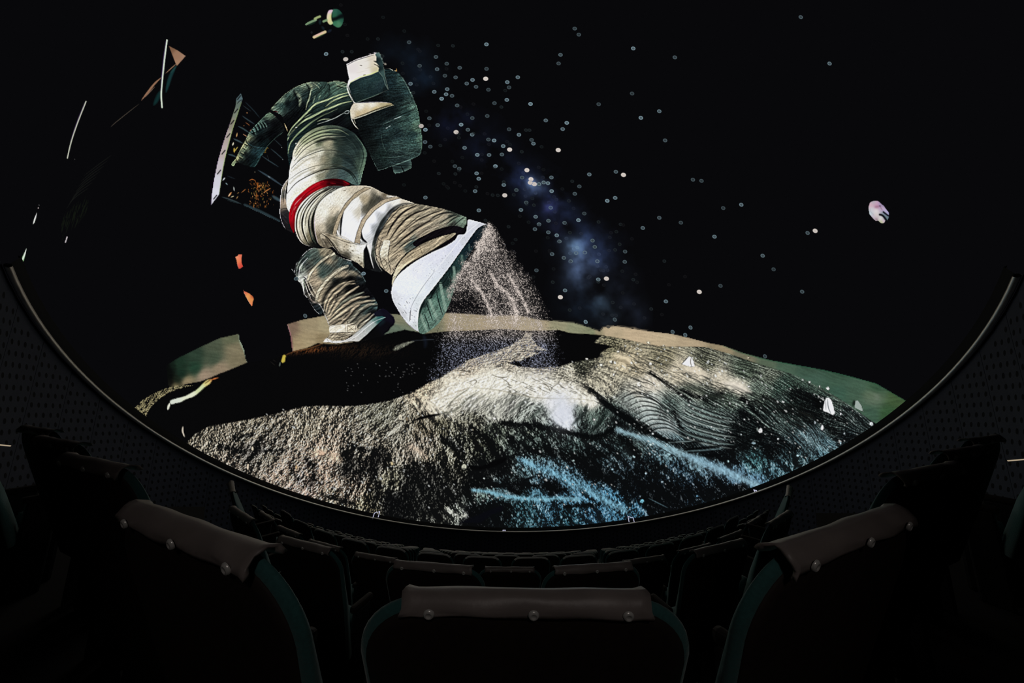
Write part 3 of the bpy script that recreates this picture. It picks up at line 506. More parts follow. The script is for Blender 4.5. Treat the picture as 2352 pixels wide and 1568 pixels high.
    # rock-shaped highlights
    rock = [(L1, 1822, 820, 18, 26, -8, (205, 198, 178)), (L1, 1865, 825, 12, 18, 0, (120, 108, 88)), (L1, 2025, 770, 8, 10, 0, (212, 205, 190)), (L1, 1272, 890, 8, 13, 12, (215, 208, 190)), (L1, 1468, 838, 6, 9, 8, (200, 192, 172)), (L1, 1074, 1008, 9, 18, 10, (225, 215, 195)), (L1, 822, 1030, 9, 18, 0, (195, 185, 165)), (L1, 790, 1150, 10, 30, 12, (200, 185, 165)), (L1, 1118, 1155, 9, 17, 0, (190, 160, 120)), (L1, 1290, 1062, 26, 20, 0, (205, 175, 150)), (L1, 1765, 1128, 13, 15, -15, (185, 168, 130)), (L1, 2250, 1148, 20, 20, -10, (190, 190, 172)), (L1, 520, 950, 4, 12, 15, (190, 180, 160)), (L1, 583, 1060, 5, 13, 5, (190, 180, 160)), (L1, 760, 845, 4, 10, 5, (200, 190, 170)), (L1, 1940, 742, 6, 5, 0, (200, 195, 180)),
            (L2, 580, 815, 13, 11, 0, (225, 222, 212)), (L2, 425, 897, 8, 8, 0, (150, 142, 122)), (L2, 825, 917, 10, 8, 0, (130, 136, 122)), (L2, 365, 1160, 19, 20, -20, (190, 190, 172)), (L2, 505, 1248, 8, 8, 0, (190, 200, 195)), (L2, 1300, 825, 12, 9, 0, (210, 210, 205)), (L2, 1350, 430, 12, 12, 0, (225, 220, 205)), (L2, 1420, 408, 14, 14, 0, (225, 220, 205)), (L2, 1440, 500, 11, 10, 0, (228, 224, 210)), (L2, 1620, 570, 17, 20, 20, (232, 228, 216)), (L2, 1470, 335, 14, 9, 0, (225, 220, 205)), (L2, 1705, 422, 10, 9, 0, (230, 226, 214)), (L2, 1690, 270, 14, 10, 0, (225, 216, 196)), (L2, 1800, 292, 10, 6, 0, (225, 216, 196)), (L2, 1585, 1092, 12, 11, 20, (170, 195, 200)), (L2, 1430, 1182, 10, 9, 20, (150, 178, 190)), (L2, 1672, 1212, 12, 9, 10, (165, 190, 205)), (L2, 1790, 1273, 10, 8, 0, (170, 195, 212)), (L2, 1643, 1412, 16, 18, 0, (120, 185, 205)), (L2, 1707, 1005, 12, 10, 0, (190, 210, 210)), (L2, 1125, 1330, 20, 12, 20, (64, 96, 110)), (L2, 1150, 1120, 11, 8, 0, (150, 170, 168)), (L2, 1310, 668, 9, 8, 0, (230, 228, 218)), (L2, 780, 378, 12, 10, 0, (222, 216, 200)), (L2, 600, 358, 14, 10, 0, (222, 214, 196)), (L2, 375, 405, 9, 9, 0, (220, 212, 196)), (L2, 1245, 388, 12, 8, 0, (225, 220, 205)), (L2, 1150, 875, 8, 6, 0, (200, 204, 200)), (L2, 1720, 925, 9, 7, 0, (190, 205, 205)), (L2, 880, 460, 6, 5, 0, (225, 220, 205)), (L2, 240, 568, 10, 7, 0, (225, 216, 196)),
            (L3, 1130, 875, 20, 24, 0, (228, 228, 228)), (L3, 1108, 865, 7, 20, 0, (120, 130, 126)), (L3, 1595, 858, 14, 26, 0, (222, 222, 228)), (L3, 1078, 970, 18, 12, 15, (150, 176, 186)), (L3, 1262, 938, 10, 10, 0, (200, 210, 214)), (L3, 305, 375, 12, 12, 0, (230, 226, 214)), (L3, 1300, 660, 11, 10, 0, (228, 228, 226)), (L3, 1043, 545, 11, 10, 0, (226, 226, 220)), (L3, 1410, 1062, 12, 10, 20, (170, 200, 214)), (L3, 888, 1106, 10, 12, 0, (170, 205, 212)), (L3, 325, 900, 10, 8, 0, (205, 214, 214)), (L3, 655, 1365, 10, 8, 20, (110, 160, 190)), (L3, 1040, 330, 12, 7, 0, (205, 196, 170)), (L3, 595, 685, 9, 8, 0, (220, 222, 218)), (L3, 535, 608, 9, 7, 0, (225, 222, 214)), (L3, 1500, 512, 8, 12, 0, (205, 212, 205)), (L3, 1450, 495, 7, 8, 0, (205, 212, 205)), (L3, 1635, 560, 14, 16, 0, (216, 220, 216)), (L3, 1575, 546, 7, 9, 0, (205, 212, 205)), (L3, 1965, 825, 20, 18, 0, (205, 212, 214)), (L3, 1732, 752, 8, 14, 0, (205, 206, 214)), (L3, 1760, 895, 6, 14, 0, (190, 206, 214)), (L3, 985, 905, 7, 7, 0, (190, 206, 208)), (L3, 765, 848, 8, 8, 0, (225, 230, 228)), (L3, 1010, 792, 8, 8, 0, (190, 200, 198)), (L3, 1732, 970, 7, 12, 0, (170, 196, 206)), (L3, 1540, 815, 7, 12, 0, (180, 190, 196))]
    for tr, x, y, rx, ry, tilt, c in rock:
        rx, ry = rx * .84, ry * .84
        t = np.radians(tilt)
        k = r2.uniform(.62, 1.22, 9)
        p = [(x + rx * k[j] * np.cos(a) * np.cos(t) - ry * k[j] * np.sin(a) * np.sin(t), y + rx * k[j] * np.cos(a) * np.sin(t) + ry * k[j] * np.sin(a) * np.cos(t)) for j, a in enumerate(np.linspace(0, 2 * np.pi, 9, endpoint=False))]
        fill(tr([(px + rx * .25, py + ry * .35) for px, py in p]), (10, 12, 12), None, 1.0, .75)
        fill(tr(p), c, ROCK, .9, smooth=rx < 6)
        if rx > 12:
            for q in range(4): stroke(tr([(x + r2.uniform(-.6, .6) * rx, y + r2.uniform(-.6, .4) * ry), (x + r2.uniform(-.5, .7) * rx, y + r2.uniform(-.1, .8) * ry)]), 1.2, tuple(np.array(c) * .6), .5)
    for pts, sh in (([(540, 375), (560, 350), (595, 318), (612, 325), (630, 355), (636, 392), (615, 398), (560, 385)], 0), ([(1600, 720), (1610, 660), (1625, 630), (1645, 628), (1665, 650), (1680, 700), (1690, 745), (1675, 760), (1640, 742), (1605, 730)], 1), ([(1840, 705), (1838, 655), (1862, 650), (1890, 690), (1902, 735), (1870, 720)], 2)):
        fill(L3(pts), (222, 222, 226) if sh < 2 else (150, 162, 156), ROCK, 1.0, smooth=False)
    strokes(L3, [([(612, 325), (606, 360), (615, 398)], 1.8, (120, 116, 108)), ([(540, 375), (595, 316)], 1.6, (40, 40, 36)), ([(1635, 640), (1640, 700), (1660, 750)], 2, (120, 126, 130)), ([(1620, 650), (1622, 720)], 1.6, (150, 152, 156)), ([(1530, 640), (1560, 660), (1600, 640)], 9, (7, 8, 8), .9, 3), ([(1540, 690), (1580, 700)], 9, (7, 8, 8), .9, 3), ([(1835, 650), (1825, 690)], 6, (14, 22, 18), .9, 2)])
    # scattered grit
    for i in range(520):
        if i < 230:
            x, y = r2.uniform(30, 1950), 0; lo = 230 + max(0, x - 500) * .36; y = lo + (r2.rand() ** 1.4) * (900 - .25 * x)
            q = L3([(x, y)])[0]
        elif i < 380: q = (r2.uniform(1000, 1560), r2.uniform(830, 1180))
        else: q = (r2.uniform(560, 1150), r2.uniform(930, 1180))
        xi, yi = int(q[0]), int(q[1])
        if 0 <= xi < W and 0 <= yi < H and ids[yi, xi] == GROUND and img[yi, xi].sum() > 0:
            r = r2.uniform(.7, 1.2) if r2.rand() < .9 else r2.uniform(1.3, 2.1)
            lum = img[max(0, yi - 12):yi + 12, max(0, xi - 12):xi + 12].mean()
            if lum < 20: continue
            stroke([(q[0] - .6, q[1] - r * .5), (q[0] + .6, q[1] + r * .5)], 2 * r, tuple(np.clip(np.array((205, 208, 206)) * (.75 + lum / 500), 0, 235)), .95, .8, 0, None, g)
    fill(L1([(1770, 358), (1790, 335), (1830, 318), (1880, 305), (1915, 303), (1890, 315), (1850, 338), (1800, 362), (1778, 366)]), (120, 122, 108), None, 1.2, .75, grain=.8)
    for i in range(60):
        x, y = r2.uniform(1450, 2000), r2.uniform(440, 660); q = L1([(x, y)])[0]
        stroke([q, (q[0] + .5, q[1])], 1.4, (150, 150, 150), .6, .6, 0, None, g)
    fill(L1([(1015, 440), (1025, 400), (1035, 392), (1048, 400), (1040, 440), (1025, 450)]), (196, 176, 74), FLARE2, 1, smooth=False)
    strokes(L1, [([(1048, 395), (1100, 372), (1200, 352), (1300, 318)], 3, (120, 78, 44), .7), ([(1010, 445), (1003, 470)], 2, (110, 120, 110))])
    fill(L1([(30, 770), (15, 775), (-10, 800), (40, 830), (80, 820)]), (12, 12, 12), None, 1, .5)

def paint_bank():
    # far foothill strip with glints at the left
    strip = L1([(20, 775), (60, 715), (130, 668), (230, 622), (300, 605), (420, 598), (330, 622), (240, 660), (170, 712), (120, 770), (90, 822)])
    P = spline(strip, True); sy, sx, xx, yy = window(P, 3)
    d = sdf(P, xx, yy); n = lic(rng.rand(*xx.shape).astype(np.float32), np.full(xx.shape, -0.9), 4); n = rank(n)
    a = np.clip(d + .5, 0, 1) * sstep(n, .55, .8) * .9
    img[sy, sx] = img[sy, sx] * (1 - a[..., None]) + np.array((170, 160, 120), np.float32) * a[..., None]
    ids[sy, sx][d > 0] = GROUND
    fill(L1([(265, 706), (300, 690), (360, 675), (410, 650), (450, 625), (490, 585), (520, 562), (548, 560), (535, 588), (500, 612), (470, 640), (425, 675), (370, 695), (340, 712), (300, 722), (272, 728)]),
         [(*p[:2], *c) for p, c in zip(L1([(280, 715), (400, 668), (470, 620), (520, 575), (545, 562)]), [(212, 218, 205), (222, 226, 200), (205, 215, 165), (215, 205, 130), (200, 140, 80)])], STREAK, soft=1)
    strokes(L1, [([(262, 722), (248, 765)], 5, (205, 205, 190)), ([(352, 878), (350, 910), (362, 948)], 3.4, (190, 180, 165)), ([(205, -5), (208, 0)], 3, (90, 90, 90)),
                 ([(545, 562), (590, 548)], 2.5, (190, 110, 60)), ([(500, 588), (540, 560)], 3, (40, 20, 10), .5)])
# ---------------------------------------------------------------- the astronaut and what it carries
def cf(tr, rows):
    return [(*p[:2], *r[2:]) for p, r in zip(tr(rows), rows)]

def paint_rack():
    g = (44, 58, 64)
    strokes(Dd, [([(455, 165), (540, 250), (620, 345)], 9, (28, 38, 44)), ([(420, 320), (490, 370), (560, 415)], 10, g), ([(375, 438), (430, 465), (500, 512)], 12, (50, 66, 70)), ([(320, 578), (370, 600), (425, 628)], 13, (54, 68, 74)), ([(262, 752), (310, 765), (350, 782)], 13, (50, 66, 72)),
        ([(640, 770), (720, 825), (830, 895)], 9, g), ([(742, 690), (820, 755), (885, 815)], 8, g), ([(780, 585), (830, 630), (868, 665)], 7, (36, 46, 50)), ([(600, 932), (720, 1005), (800, 1058), (872, 1108)], 15, (48, 62, 72)), ([(710, 1000), (735, 1015)], 9, (120, 130, 136)), ([(250, 995), (340, 1030)], 8, (26, 34, 40)),
        ([(190, 1232), (300, 1268), (410, 1312)], 12, (46, 58, 62)), ([(250, 1270), (380, 1310)], 7, (30, 40, 44)), ([(450, 1325), (560, 1370), (640, 1405), (740, 1455), (845, 1512)], 22, (44, 60, 66), .9, 2, 0), ([(470, 1345), (650, 1425), (840, 1520)], 4, (80, 98, 104), .7), ([(760, 1222), (850, 1278)], 24, (58, 78, 86), .9, 2), ([(215, 1325), (240, 1345), (262, 1330), (230, 1370)], 12, (60, 74, 84)), ([(430, 205), (520, 270)], 6, (40, 50, 54)), ([(700, 760), (722, 825)], 4, (70, 80, 84), .5)], k=1.45 / 4.9)
    r = np.random.RandomState(5)
    for i in range(120):
        a = r.rand(); x, y = 510 + 240 * a + r.randn() * 20, 1050 + r.rand() * 300
        if i < 30: x, y = 600 + r.randn() * 30, 1060 + r.rand() * 190
        ang = r.uniform(.6, 2.1); L = r.uniform(10, 34)
        c = np.array([(150, 84, 34), (184, 112, 52), (98, 58, 28), (110, 96, 44), (205, 150, 84)][r.randint(5)])
        stroke(Dd([(x, y), (x + L * np.cos(ang) * .6, y + L * np.sin(ang))]), r.uniform(5, 11) / 4.9, c, .9, .7)
    strokes(Dd, [([(500, 1050), (530, 1035), (570, 1050)], 9, (196, 112, 52)), ([(590, 1070), (595, 1120), (580, 1140)], 18, (150, 84, 34)), ([(740, 1135), (690, 1165), (660, 1190)], 14, (176, 112, 60)), ([(265, 1228), (300, 1180)], 18, (206, 140, 84)), ([(268, 1225), (280, 1200)], 8, (235, 220, 190)), ([(325, 1120), (330, 1165)], 12, (190, 196, 190)), ([(200, 1048), (228, 1015)], 14, (205, 210, 215)), ([(235, 1075), (255, 1095)], 14, (120, 140, 146)), ([(290, 1238), (330, 1220)], 9, (226, 214, 170)), ([(410, 1185), (460, 1145)], 8, (196, 120, 60)), ([(355, 1255), (372, 1225)], 8, (205, 160, 96)), ([(365, 1195), (385, 1180)], 7, (170, 130, 80)),
        ([(310, 655), (325, 620)], 16, (222, 214, 190)), ([(330, 735), (330, 680)], 16, (206, 170, 70)), ([(335, 720), (370, 670)], 10, (220, 196, 96)), ([(355, 560), (366, 512)], 12, (215, 170, 110)), ([(430, 525), (475, 555)], 9, (206, 150, 110)), ([(460, 395), (505, 430)], 8, (150, 90, 50)), ([(435, 435), (445, 430)], 10, (196, 130, 70)), ([(468, 287), (482, 287)], 12, (170, 120, 76)), ([(510, 488), (535, 470)], 10, (215, 110, 80)), ([(675, 725), (700, 680), (716, 690)], 12, (120, 96, 36)), ([(668, 735), (690, 730)], 7, (150, 112, 40)), ([(560, 955), (568, 955)], 10, (190, 176, 150)), ([(560, 1305), (580, 1310)], 8, (190, 116, 60)), ([(505, 1275), (515, 1290)], 9, (205, 140, 84)), ([(735, 1265), (742, 1265)], 9, (205, 180, 130)), ([(860, 675), (870, 680)], 9, (150, 150, 146)), ([(872, 810), (880, 815)], 9, (140, 146, 146)), ([(100, 1342), (112, 1342)], 6, (140, 146, 150))], k=1 / 4.9)
    rail = [(405, 68), (428, 132), (412, 165), (365, 310), (312, 470), (266, 640), (226, 800), (192, 980), (160, 1205), (118, 1262), (72, 1325), (78, 1205), (102, 1040), (138, 860), (182, 700), (232, 540), (288, 390), (345, 215), (356, 125)]
    fill(Dd(rail), cf(Dd, [(390, 110, 84, 106, 112), (385, 200, 96, 110, 100), (340, 290, 120, 128, 112), (310, 400, 136, 132, 116), (260, 560, 172, 160, 152), (215, 720, 182, 168, 166), (170, 900, 190, 182, 188), (140, 1060, 206, 206, 216), (110, 1200, 214, 216, 226), (80, 1310, 205, 205, 215)]), RACK, .8, smooth=False)
    strokes(Dd, [([(414, 165), (365, 312), (312, 472), (266, 642), (226, 802), (192, 982), (162, 1203)], 8, (170, 200, 120), .8), ([(288, 392), (232, 542), (180, 702), (136, 862), (100, 1042), (74, 1210), (70, 1325)], 7, (118, 72, 150), .7), ([(362, 185), (395, 150), (425, 140)], 7, (8, 10, 10))] +
        [([(x - 17, y + 21), (x + 17, y - 21)], 12, (16, 18, 18), 1, .7, 0) for x, y in ((385, 115), (352, 266), (310, 393), (265, 543), (210, 730), (160, 953), (117, 1235))], k=1 / 4.9)
    P = np.array(Dd([(60, 1335), (75, 1200), (350, 120), (405, 60), (440, 120), (640, 330), (930, 700), (880, 1110), (850, 1520), (640, 1420), (420, 1320), (180, 1260), (120, 1300)]), np.float32)
    sy, sx, xx, yy = window(P, 2); m = (sdf(P, xx, yy) > 0) & (ids[sy, sx] == 0) & (img[sy, sx].sum(-1) > 44)
    ids[sy, sx][m] = RACK

def paint_torso():
    s = 1 / 4.126
    fill(A([(1200, 372), (1260, 355), (1340, 358), (1390, 380), (1410, 450), (1440, 540), (1440, 600), (1430, 700), (1490, 800), (1580, 900), (1560, 1010), (1000, 920), (880, 1020), (855, 1168), (830, 1100), (822, 1000), (820, 905), (826, 855), (870, 785), (950, 690), (1000, 630), (1030, 500)]),
         cf(A, [(1260, 430, 64, 86, 76), (1320, 390, 96, 116, 96), (1340, 440, 50, 68, 60), (1200, 480, 36, 50, 46), (1120, 600, 30, 44, 42), (1350, 530, 34, 48, 46), (1000, 740, 28, 42, 42), (1150, 720, 14, 20, 22), (1300, 720, 10, 12, 14), (1400, 640, 16, 22, 22), (1480, 860, 8, 9, 11), (900, 900, 24, 36, 38), (850, 1050, 26, 40, 42), (1100, 800, 16, 22, 22)]), TORSO, .8, grain=.12)
    arm = [(668, 622), (700, 578), (760, 512), (850, 440), (950, 388), (1050, 361), (1150, 358), (1212, 372), (1225, 440), (1180, 520), (1100, 565), (1010, 640), (940, 715), (870, 790), (830, 850), (800, 800), (780, 700), (740, 660)]
    fill(A(arm), cf(A, [(690, 610, 110, 124, 104), (720, 590, 70, 92, 84), (770, 580, 36, 54, 52), (760, 540, 110, 126, 108), (860, 450, 84, 104, 94), (850, 500, 48, 66, 60), (830, 570, 12, 18, 20), (900, 560, 13, 18, 20), (940, 430, 66, 84, 76), (960, 400, 110, 124, 106), (1000, 480, 24, 34, 34), (900, 680, 10, 12, 14), (830, 740, 9, 10, 12), (820, 820, 8, 9, 11), (1060, 380, 84, 96, 84), (1150, 390, 40, 56, 52), (1150, 460, 44, 62, 56), (1080, 480, 40, 56, 52), (1050, 560, 34, 48, 46), (980, 600, 14, 18, 20)]), SLEEVE, .8, grain=.2)
    fore = [(650, 650), (700, 680), (760, 740), (790, 800), (785, 838), (690, 912), (620, 992), (560, 1095), (512, 1166), (420, 1150), (345, 1125), (318, 1158), (292, 1150), (300, 1128), (335, 1082), (380, 990), (430, 905), (468, 835), (540, 752), (600, 692)]
    fill(A(fore), cf(A, [(640, 665, 96, 116, 96), (560, 745, 76, 100, 90), (500, 820, 62, 86, 82), (440, 900, 150, 156, 120), (400, 960, 178, 176, 134), (350, 1080, 170, 170, 124), (305, 1145, 130, 146, 112), (430, 990, 96, 112, 92), (400, 1070, 60, 76, 66), (380, 1120, 14, 20, 22), (480, 950, 16, 22, 24), (560, 820, 16, 24, 26), (620, 760, 14, 18, 20), (700, 760, 9, 10, 12), (680, 860, 8, 9, 11), (600, 950, 14, 24, 26), (560, 1030, 34, 58, 62), (500, 1020, 26, 42, 46), (510, 1130, 26, 46, 48), (450, 1100, 9, 11, 13), (430, 1060, 10, 13, 15), (480, 1080, 12, 20, 22), (400, 1130, 8, 10, 11), (570, 900, 9, 11, 13)]), SLEEVE, .8, grain=.15)
    strokes(A, [([(668, 622), (760, 512), (850, 440), (950, 388), (1050, 361)], 6, (150, 160, 130), .9), ([(650, 652), (600, 692), (540, 752), (468, 835), (430, 905)], 5, (120, 150, 130), .9),
        ([(885, 450), (910, 510), (925, 560), (925, 600)], 30, (10, 14, 15), .9, 3), ([(905, 455), (938, 500), (945, 545), (938, 590)], 26, (118, 128, 108), .9, 2.5), ([(930, 505), (945, 530)], 14, (10, 14, 14), .7), ([(1015, 372), (1050, 400), (1055, 440)], 22, (126, 134, 110), .9, 2), ([(1000, 380), (1030, 430), (1020, 520)], 14, (8, 12, 12), .8, 2), ([(1050, 430), (1030, 520), (1010, 570), (998, 622)], 12, (150, 160, 132), .95), ([(1062, 366), (1110, 400), (1130, 430)], 8, (130, 142, 120), .9), ([(1100, 362), (1135, 385)], 8, (120, 134, 112), .8), ([(1088, 490), (1072, 540), (1065, 565)], 9, (110, 126, 106), .9), ([(1138, 485), (1118, 530)], 8, (110, 128, 108), .9), ([(1200, 375), (1225, 400), (1215, 470)], 6, (12, 18, 18), .8),
        ([(1205, 372), (1270, 352), (1340, 357), (1388, 380)], 9, (150, 160, 134), .9), ([(1280, 365), (1300, 385), (1340, 400), (1380, 405)], 12, (130, 144, 120), .8), ([(1290, 400), (1360, 420)], 8, (10, 14, 14), .8),
        ([(690, 610), (720, 640), (750, 680), (770, 690)], 16, (100, 120, 110), .8, 2), ([(655, 645), (690, 655), (715, 690)], 12, (196, 130, 130), .9), ([(665, 640), (710, 640), (740, 650)], 10, (60, 14, 18), .9), ([(795, 755), (815, 800), (825, 830)], 9, (180, 160, 120), .9), ([(690, 905), (740, 865), (782, 838)], 6, (40, 52, 50), .8),
        ([(430, 930), (500, 970), (570, 985), (620, 985)], 7, (50, 76, 82), .8), ([(780, 840), (690, 912), (620, 992), (560, 1095), (512, 1166)], 6, (70, 96, 88), .8), ([(470, 835), (520, 870)], 8, (8, 10, 12), .8), ([(430, 905), (440, 940), (460, 960)], 8, (8, 12, 12), .9), ([(335, 1082), (342, 1110), (365, 1128)], 8, (14, 16, 12), .9)], k=s)
    for i, (x, y) in enumerate([(520, 800), (545, 775), (575, 770), (600, 765), (495, 830)]):
        stroke(A([(x - 14, y - 22), (x + 6, y + 4), (x + 16, y + 34)]), 14 * s, (8, 11, 12), .85, 1)
        stroke(A([(x - 2, y - 26), (x + 20, y + 2), (x + 30, y + 28)]), 10 * s, (86, 110, 100), .75, 1)
    for i, (x, y) in enumerate([(405, 1000), (385, 1045), (370, 1085), (420, 960)]):
        stroke(A([(x - 8, y - 12), (x + 14, y + 2), (x + 34, y + 8)]), 9 * s, (26, 30, 24), .85, 1)
        stroke(A([(x, y - 22), (x + 20, y - 10), (x + 30, y - 2)]), 8 * s, (190, 190, 150), .6, 1)
    b = (158, 172, 132)
    strokes(A, [([(828, 865), (868, 795), (955, 705), (1015, 645), (1090, 572), (1200, 532), (1300, 490), (1412, 456)], 15, b), ([(1185, 596), (1245, 548), (1330, 508), (1425, 482)], 14, b), ([(1190, 600), (1260, 575), (1340, 525)], 12, (40, 56, 52), .8), ([(823, 915), (858, 845), (955, 745), (1055, 692), (1150, 642), (1235, 606), (1330, 568), (1445, 540)], 17, b), ([(830, 1040), (848, 950), (915, 862), (1025, 765), (1115, 700), (1210, 655), (1300, 615)], 15, (130, 148, 112)),
        ([(835, 885), (880, 815), (965, 725), (1030, 665), (1100, 600)], 12, (9, 12, 13), .9, 2), ([(835, 935), (870, 870), (965, 775), (1065, 722), (1160, 672), (1330, 600)], 16, (14, 20, 22), .9, 3), ([(845, 1060), (865, 970), (930, 885), (1040, 790), (1130, 730)], 14, (18, 28, 30), .8, 3), ([(1105, 738), (1160, 716), (1232, 712)], 7, (150, 160, 130)), ([(1110, 762), (1190, 735), (1270, 705), (1360, 655)], 6, (176, 186, 180)), ([(1360, 655), (1385, 635), (1410, 640), (1395, 660), (1365, 660)], 7, (150, 160, 156)), ([(985, 700), (1050, 660)], 6, (120, 134, 110)), ([(900, 795), (915, 790)], 9, (205, 210, 200)), ([(900, 950), (910, 940)], 9, (190, 196, 186)), ([(1060, 690), (1140, 640)], 6, (110, 126, 104), .8)], k=s)

def paint_pack():
    s = 1 / 5.227
    fill(Cc([(630, 1420), (640, 1470), (660, 1508), (740, 1492), (770, 1482), (862, 1440), (865, 1400), (845, 1320), (700, 1360), (620, 1390)]), cf(Cc, [(680, 1430, 34, 46, 46), (800, 1400, 36, 50, 50), (650, 1500, 70, 90, 84), (850, 1430, 76, 98, 90)]), PACK, .8, smooth=False)
    strokes(Cc, [([(640, 1470), (662, 1506), (740, 1490), (860, 1440), (862, 1400)], 8, (120, 146, 136), .8), ([(735, 1415), (755, 1450), (775, 1490)], 12, (8, 10, 12)), ([(850, 1330), (866, 1400)], 5, (96, 118, 110), .8)], k=s)
    fill(Cc([(500, 260), (560, 250), (620, 252), (690, 290), (740, 340), (800, 440), (860, 560), (905, 655), (930, 710), (948, 800), (962, 900), (978, 1010), (992, 1110), (975, 1250), (930, 1300), (830, 1342), (650, 1408), (480, 1465), (440, 1432), (370, 1290), (320, 1200), (250, 1060), (205, 960), (160, 870), (125, 750), (150, 660), (200, 560), (300, 400)]),
         cf(Cc, [(600, 400, 22, 34, 37), (600, 300, 26, 40, 42), (700, 600, 22, 32, 34), (800, 500, 36, 54, 55), (760, 380, 44, 64, 62), (880, 690, 74, 98, 88), (850, 650, 40, 56, 54), (600, 750, 17, 23, 25), (350, 800, 15, 20, 22), (230, 900, 13, 17, 18), (300, 1000, 10, 13, 14), (420, 900, 18, 25, 26), (600, 1000, 34, 50, 50), (520, 1100, 22, 32, 33), (800, 900, 46, 66, 62), (930, 950, 86, 112, 96), (960, 1100, 76, 102, 90), (700, 1150, 44, 62, 60), (700, 1050, 30, 44, 46), (880, 1150, 50, 72, 68), (880, 1050, 36, 54, 54), (500, 1300, 26, 38, 36), (450, 1380, 24, 32, 32), (700, 1320, 34, 46, 46), (380, 1180, 17, 22, 22), (420, 620, 12, 15, 17), (250, 640, 14, 20, 22), (800, 780, 40, 58, 56), (900, 800, 62, 86, 78), (900, 1230, 44, 60, 58)]), PACK, .8, grain=.3)
    rr = np.random.RandomState(3)
    for i in range(110):
        x, y = rr.uniform(480, 930), rr.uniform(820, 1280); L = rr.uniform(20, 80)
        stroke(Cc([(x, y), (x + L, y - L * .2)]), rr.uniform(3, 8) * s, (96, 122, 110) if i % 2 else (16, 24, 26), rr.uniform(.15, .4), 1)
    strokes(Cc, [([(740, 340), (800, 440), (860, 560), (905, 655)], 7, (130, 158, 146), .9), ([(905, 655), (945, 780), (962, 900), (980, 1020), (992, 1110), (975, 1250)], 7, (110, 140, 116), .8), ([(975, 1250), (930, 1300), (830, 1342), (650, 1408), (480, 1465), (440, 1432), (370, 1290)], 8, (120, 148, 138), .8), ([(835, 560), (848, 610), (820, 638), (740, 650), (650, 665)], 4, (70, 92, 88), .8), ([(835, 640), (870, 700), (890, 730)], 6, (110, 138, 126), .7), ([(850, 620), (888, 720)], 4, (86, 112, 102), .8), ([(912, 670), (905, 720), (860, 752), (760, 788), (640, 850), (520, 912)], 7, (6, 9, 10), .9), ([(520, 915), (610, 870), (640, 858)], 4, (110, 132, 124), .8), ([(650, 852), (740, 818)], 5, (190, 206, 205)), ([(552, 965), (575, 952)], 6, (190, 200, 200)), ([(585, 945), (610, 930)], 5, (170, 184, 180)), ([(500, 1030), (505, 1110), (530, 1190), (560, 1245)], 4, (66, 88, 80), .8), ([(515, 1305), (640, 1312), (760, 1290), (870, 1250), (970, 1195)], 5, (84, 108, 100), .8), ([(720, 350), (790, 470), (830, 560)], 4, (60, 82, 80), .7)], k=s)
    # box on top of the pack
    fill(Cc([(78, 192), (200, 130), (430, 60), (468, 55), (492, 85), (522, 190), (540, 310), (565, 420), (584, 498), (400, 580), (190, 658), (165, 652), (130, 545), (90, 440), (100, 390), (112, 370), (95, 300), (82, 215)]),
         cf(Cc, [(150, 250, 214, 208, 206), (300, 180, 216, 212, 205), (400, 120, 205, 196, 180), (420, 200, 205, 196, 176), (440, 250, 190, 182, 150), (300, 290, 220, 216, 210), (150, 350, 222, 218, 216), (110, 410, 225, 220, 218)]), PACKBOX, .8, smooth=False)
    fill(Cc([(432, 62), (468, 55), (492, 85), (522, 190), (540, 310), (565, 420), (584, 498), (548, 440), (520, 350), (462, 275), (470, 240), (445, 205), (470, 215), (440, 175), (415, 165), (438, 150), (440, 105), (425, 80)]),
         cf(Cc, [(470, 90, 84, 108, 106), (460, 130, 20, 30, 32), (500, 200, 40, 58, 60), (480, 240, 22, 32, 34), (520, 300, 60, 84, 82), (545, 400, 44, 62, 62), (575, 480, 50, 66, 62)]), PACKBOX, 1, smooth=False)
    fill(Cc([(106, 455), (128, 415), (250, 355), (380, 318), (465, 280), (522, 350), (548, 440), (584, 500), (400, 580), (192, 656), (160, 640), (135, 560)]),
         cf(Cc, [(160, 480, 24, 38, 40), (300, 400, 32, 50, 52), (450, 330, 34, 54, 56), (500, 450, 34, 50, 54), (350, 520, 26, 40, 42), (200, 600, 24, 36, 36), (550, 490, 18, 28, 30)]), PACKBOX, .9, smooth=False, grain=.2)
    for i in range(50):
        x, y = rr.uniform(140, 500), rr.uniform(340, 600); L = rr.uniform(30, 100)
        if y < 640 - .62 * x + 120 and y > 470 - .45 * x:
            stroke(Cc([(x, y), (x + L, y - L * .3)]), 4 * s, (70, 96, 92), .35, .8, 1, None, [PACKBOX])
    strokes(Cc, [([(118, 425), (150, 395), (250, 345), (380, 308), (462, 268)], 7, (186, 214, 110), .9), ([(92, 420), (88, 470), (108, 540), (140, 600), (165, 645), (190, 662)], 14, (222, 222, 205)), ([(85, 205), (200, 145), (410, 82)], 6, (30, 20, 34)), ([(82, 190), (200, 130), (440, 58), (470, 56)], 5, (222, 205, 222)), ([(190, 655), (400, 578), (500, 535)], 6, (90, 116, 100), .8), ([(462, 280), (520, 352), (548, 440), (580, 495)], 5, (90, 118, 112), .8), ([(240, 205), (268, 210)], 8, (60, 50, 40)), ([(280, 325), (310, 318)], 7, (90, 76, 40)), ([(405, 155), (440, 160)], 10, (70, 60, 50)), ([(410, 190), (462, 215)], 9, (60, 54, 46)), ([(300, 160), (400, 130)], 4, (170, 160, 140), .5), ([(300, 250), (420, 210)], 4, (176, 166, 146), .5), ([(200, 300), (330, 265)], 4, (190, 182, 166), .5), ([(476, 70), (510, 150), (525, 190)], 6, (120, 146, 140), .7)], k=s)
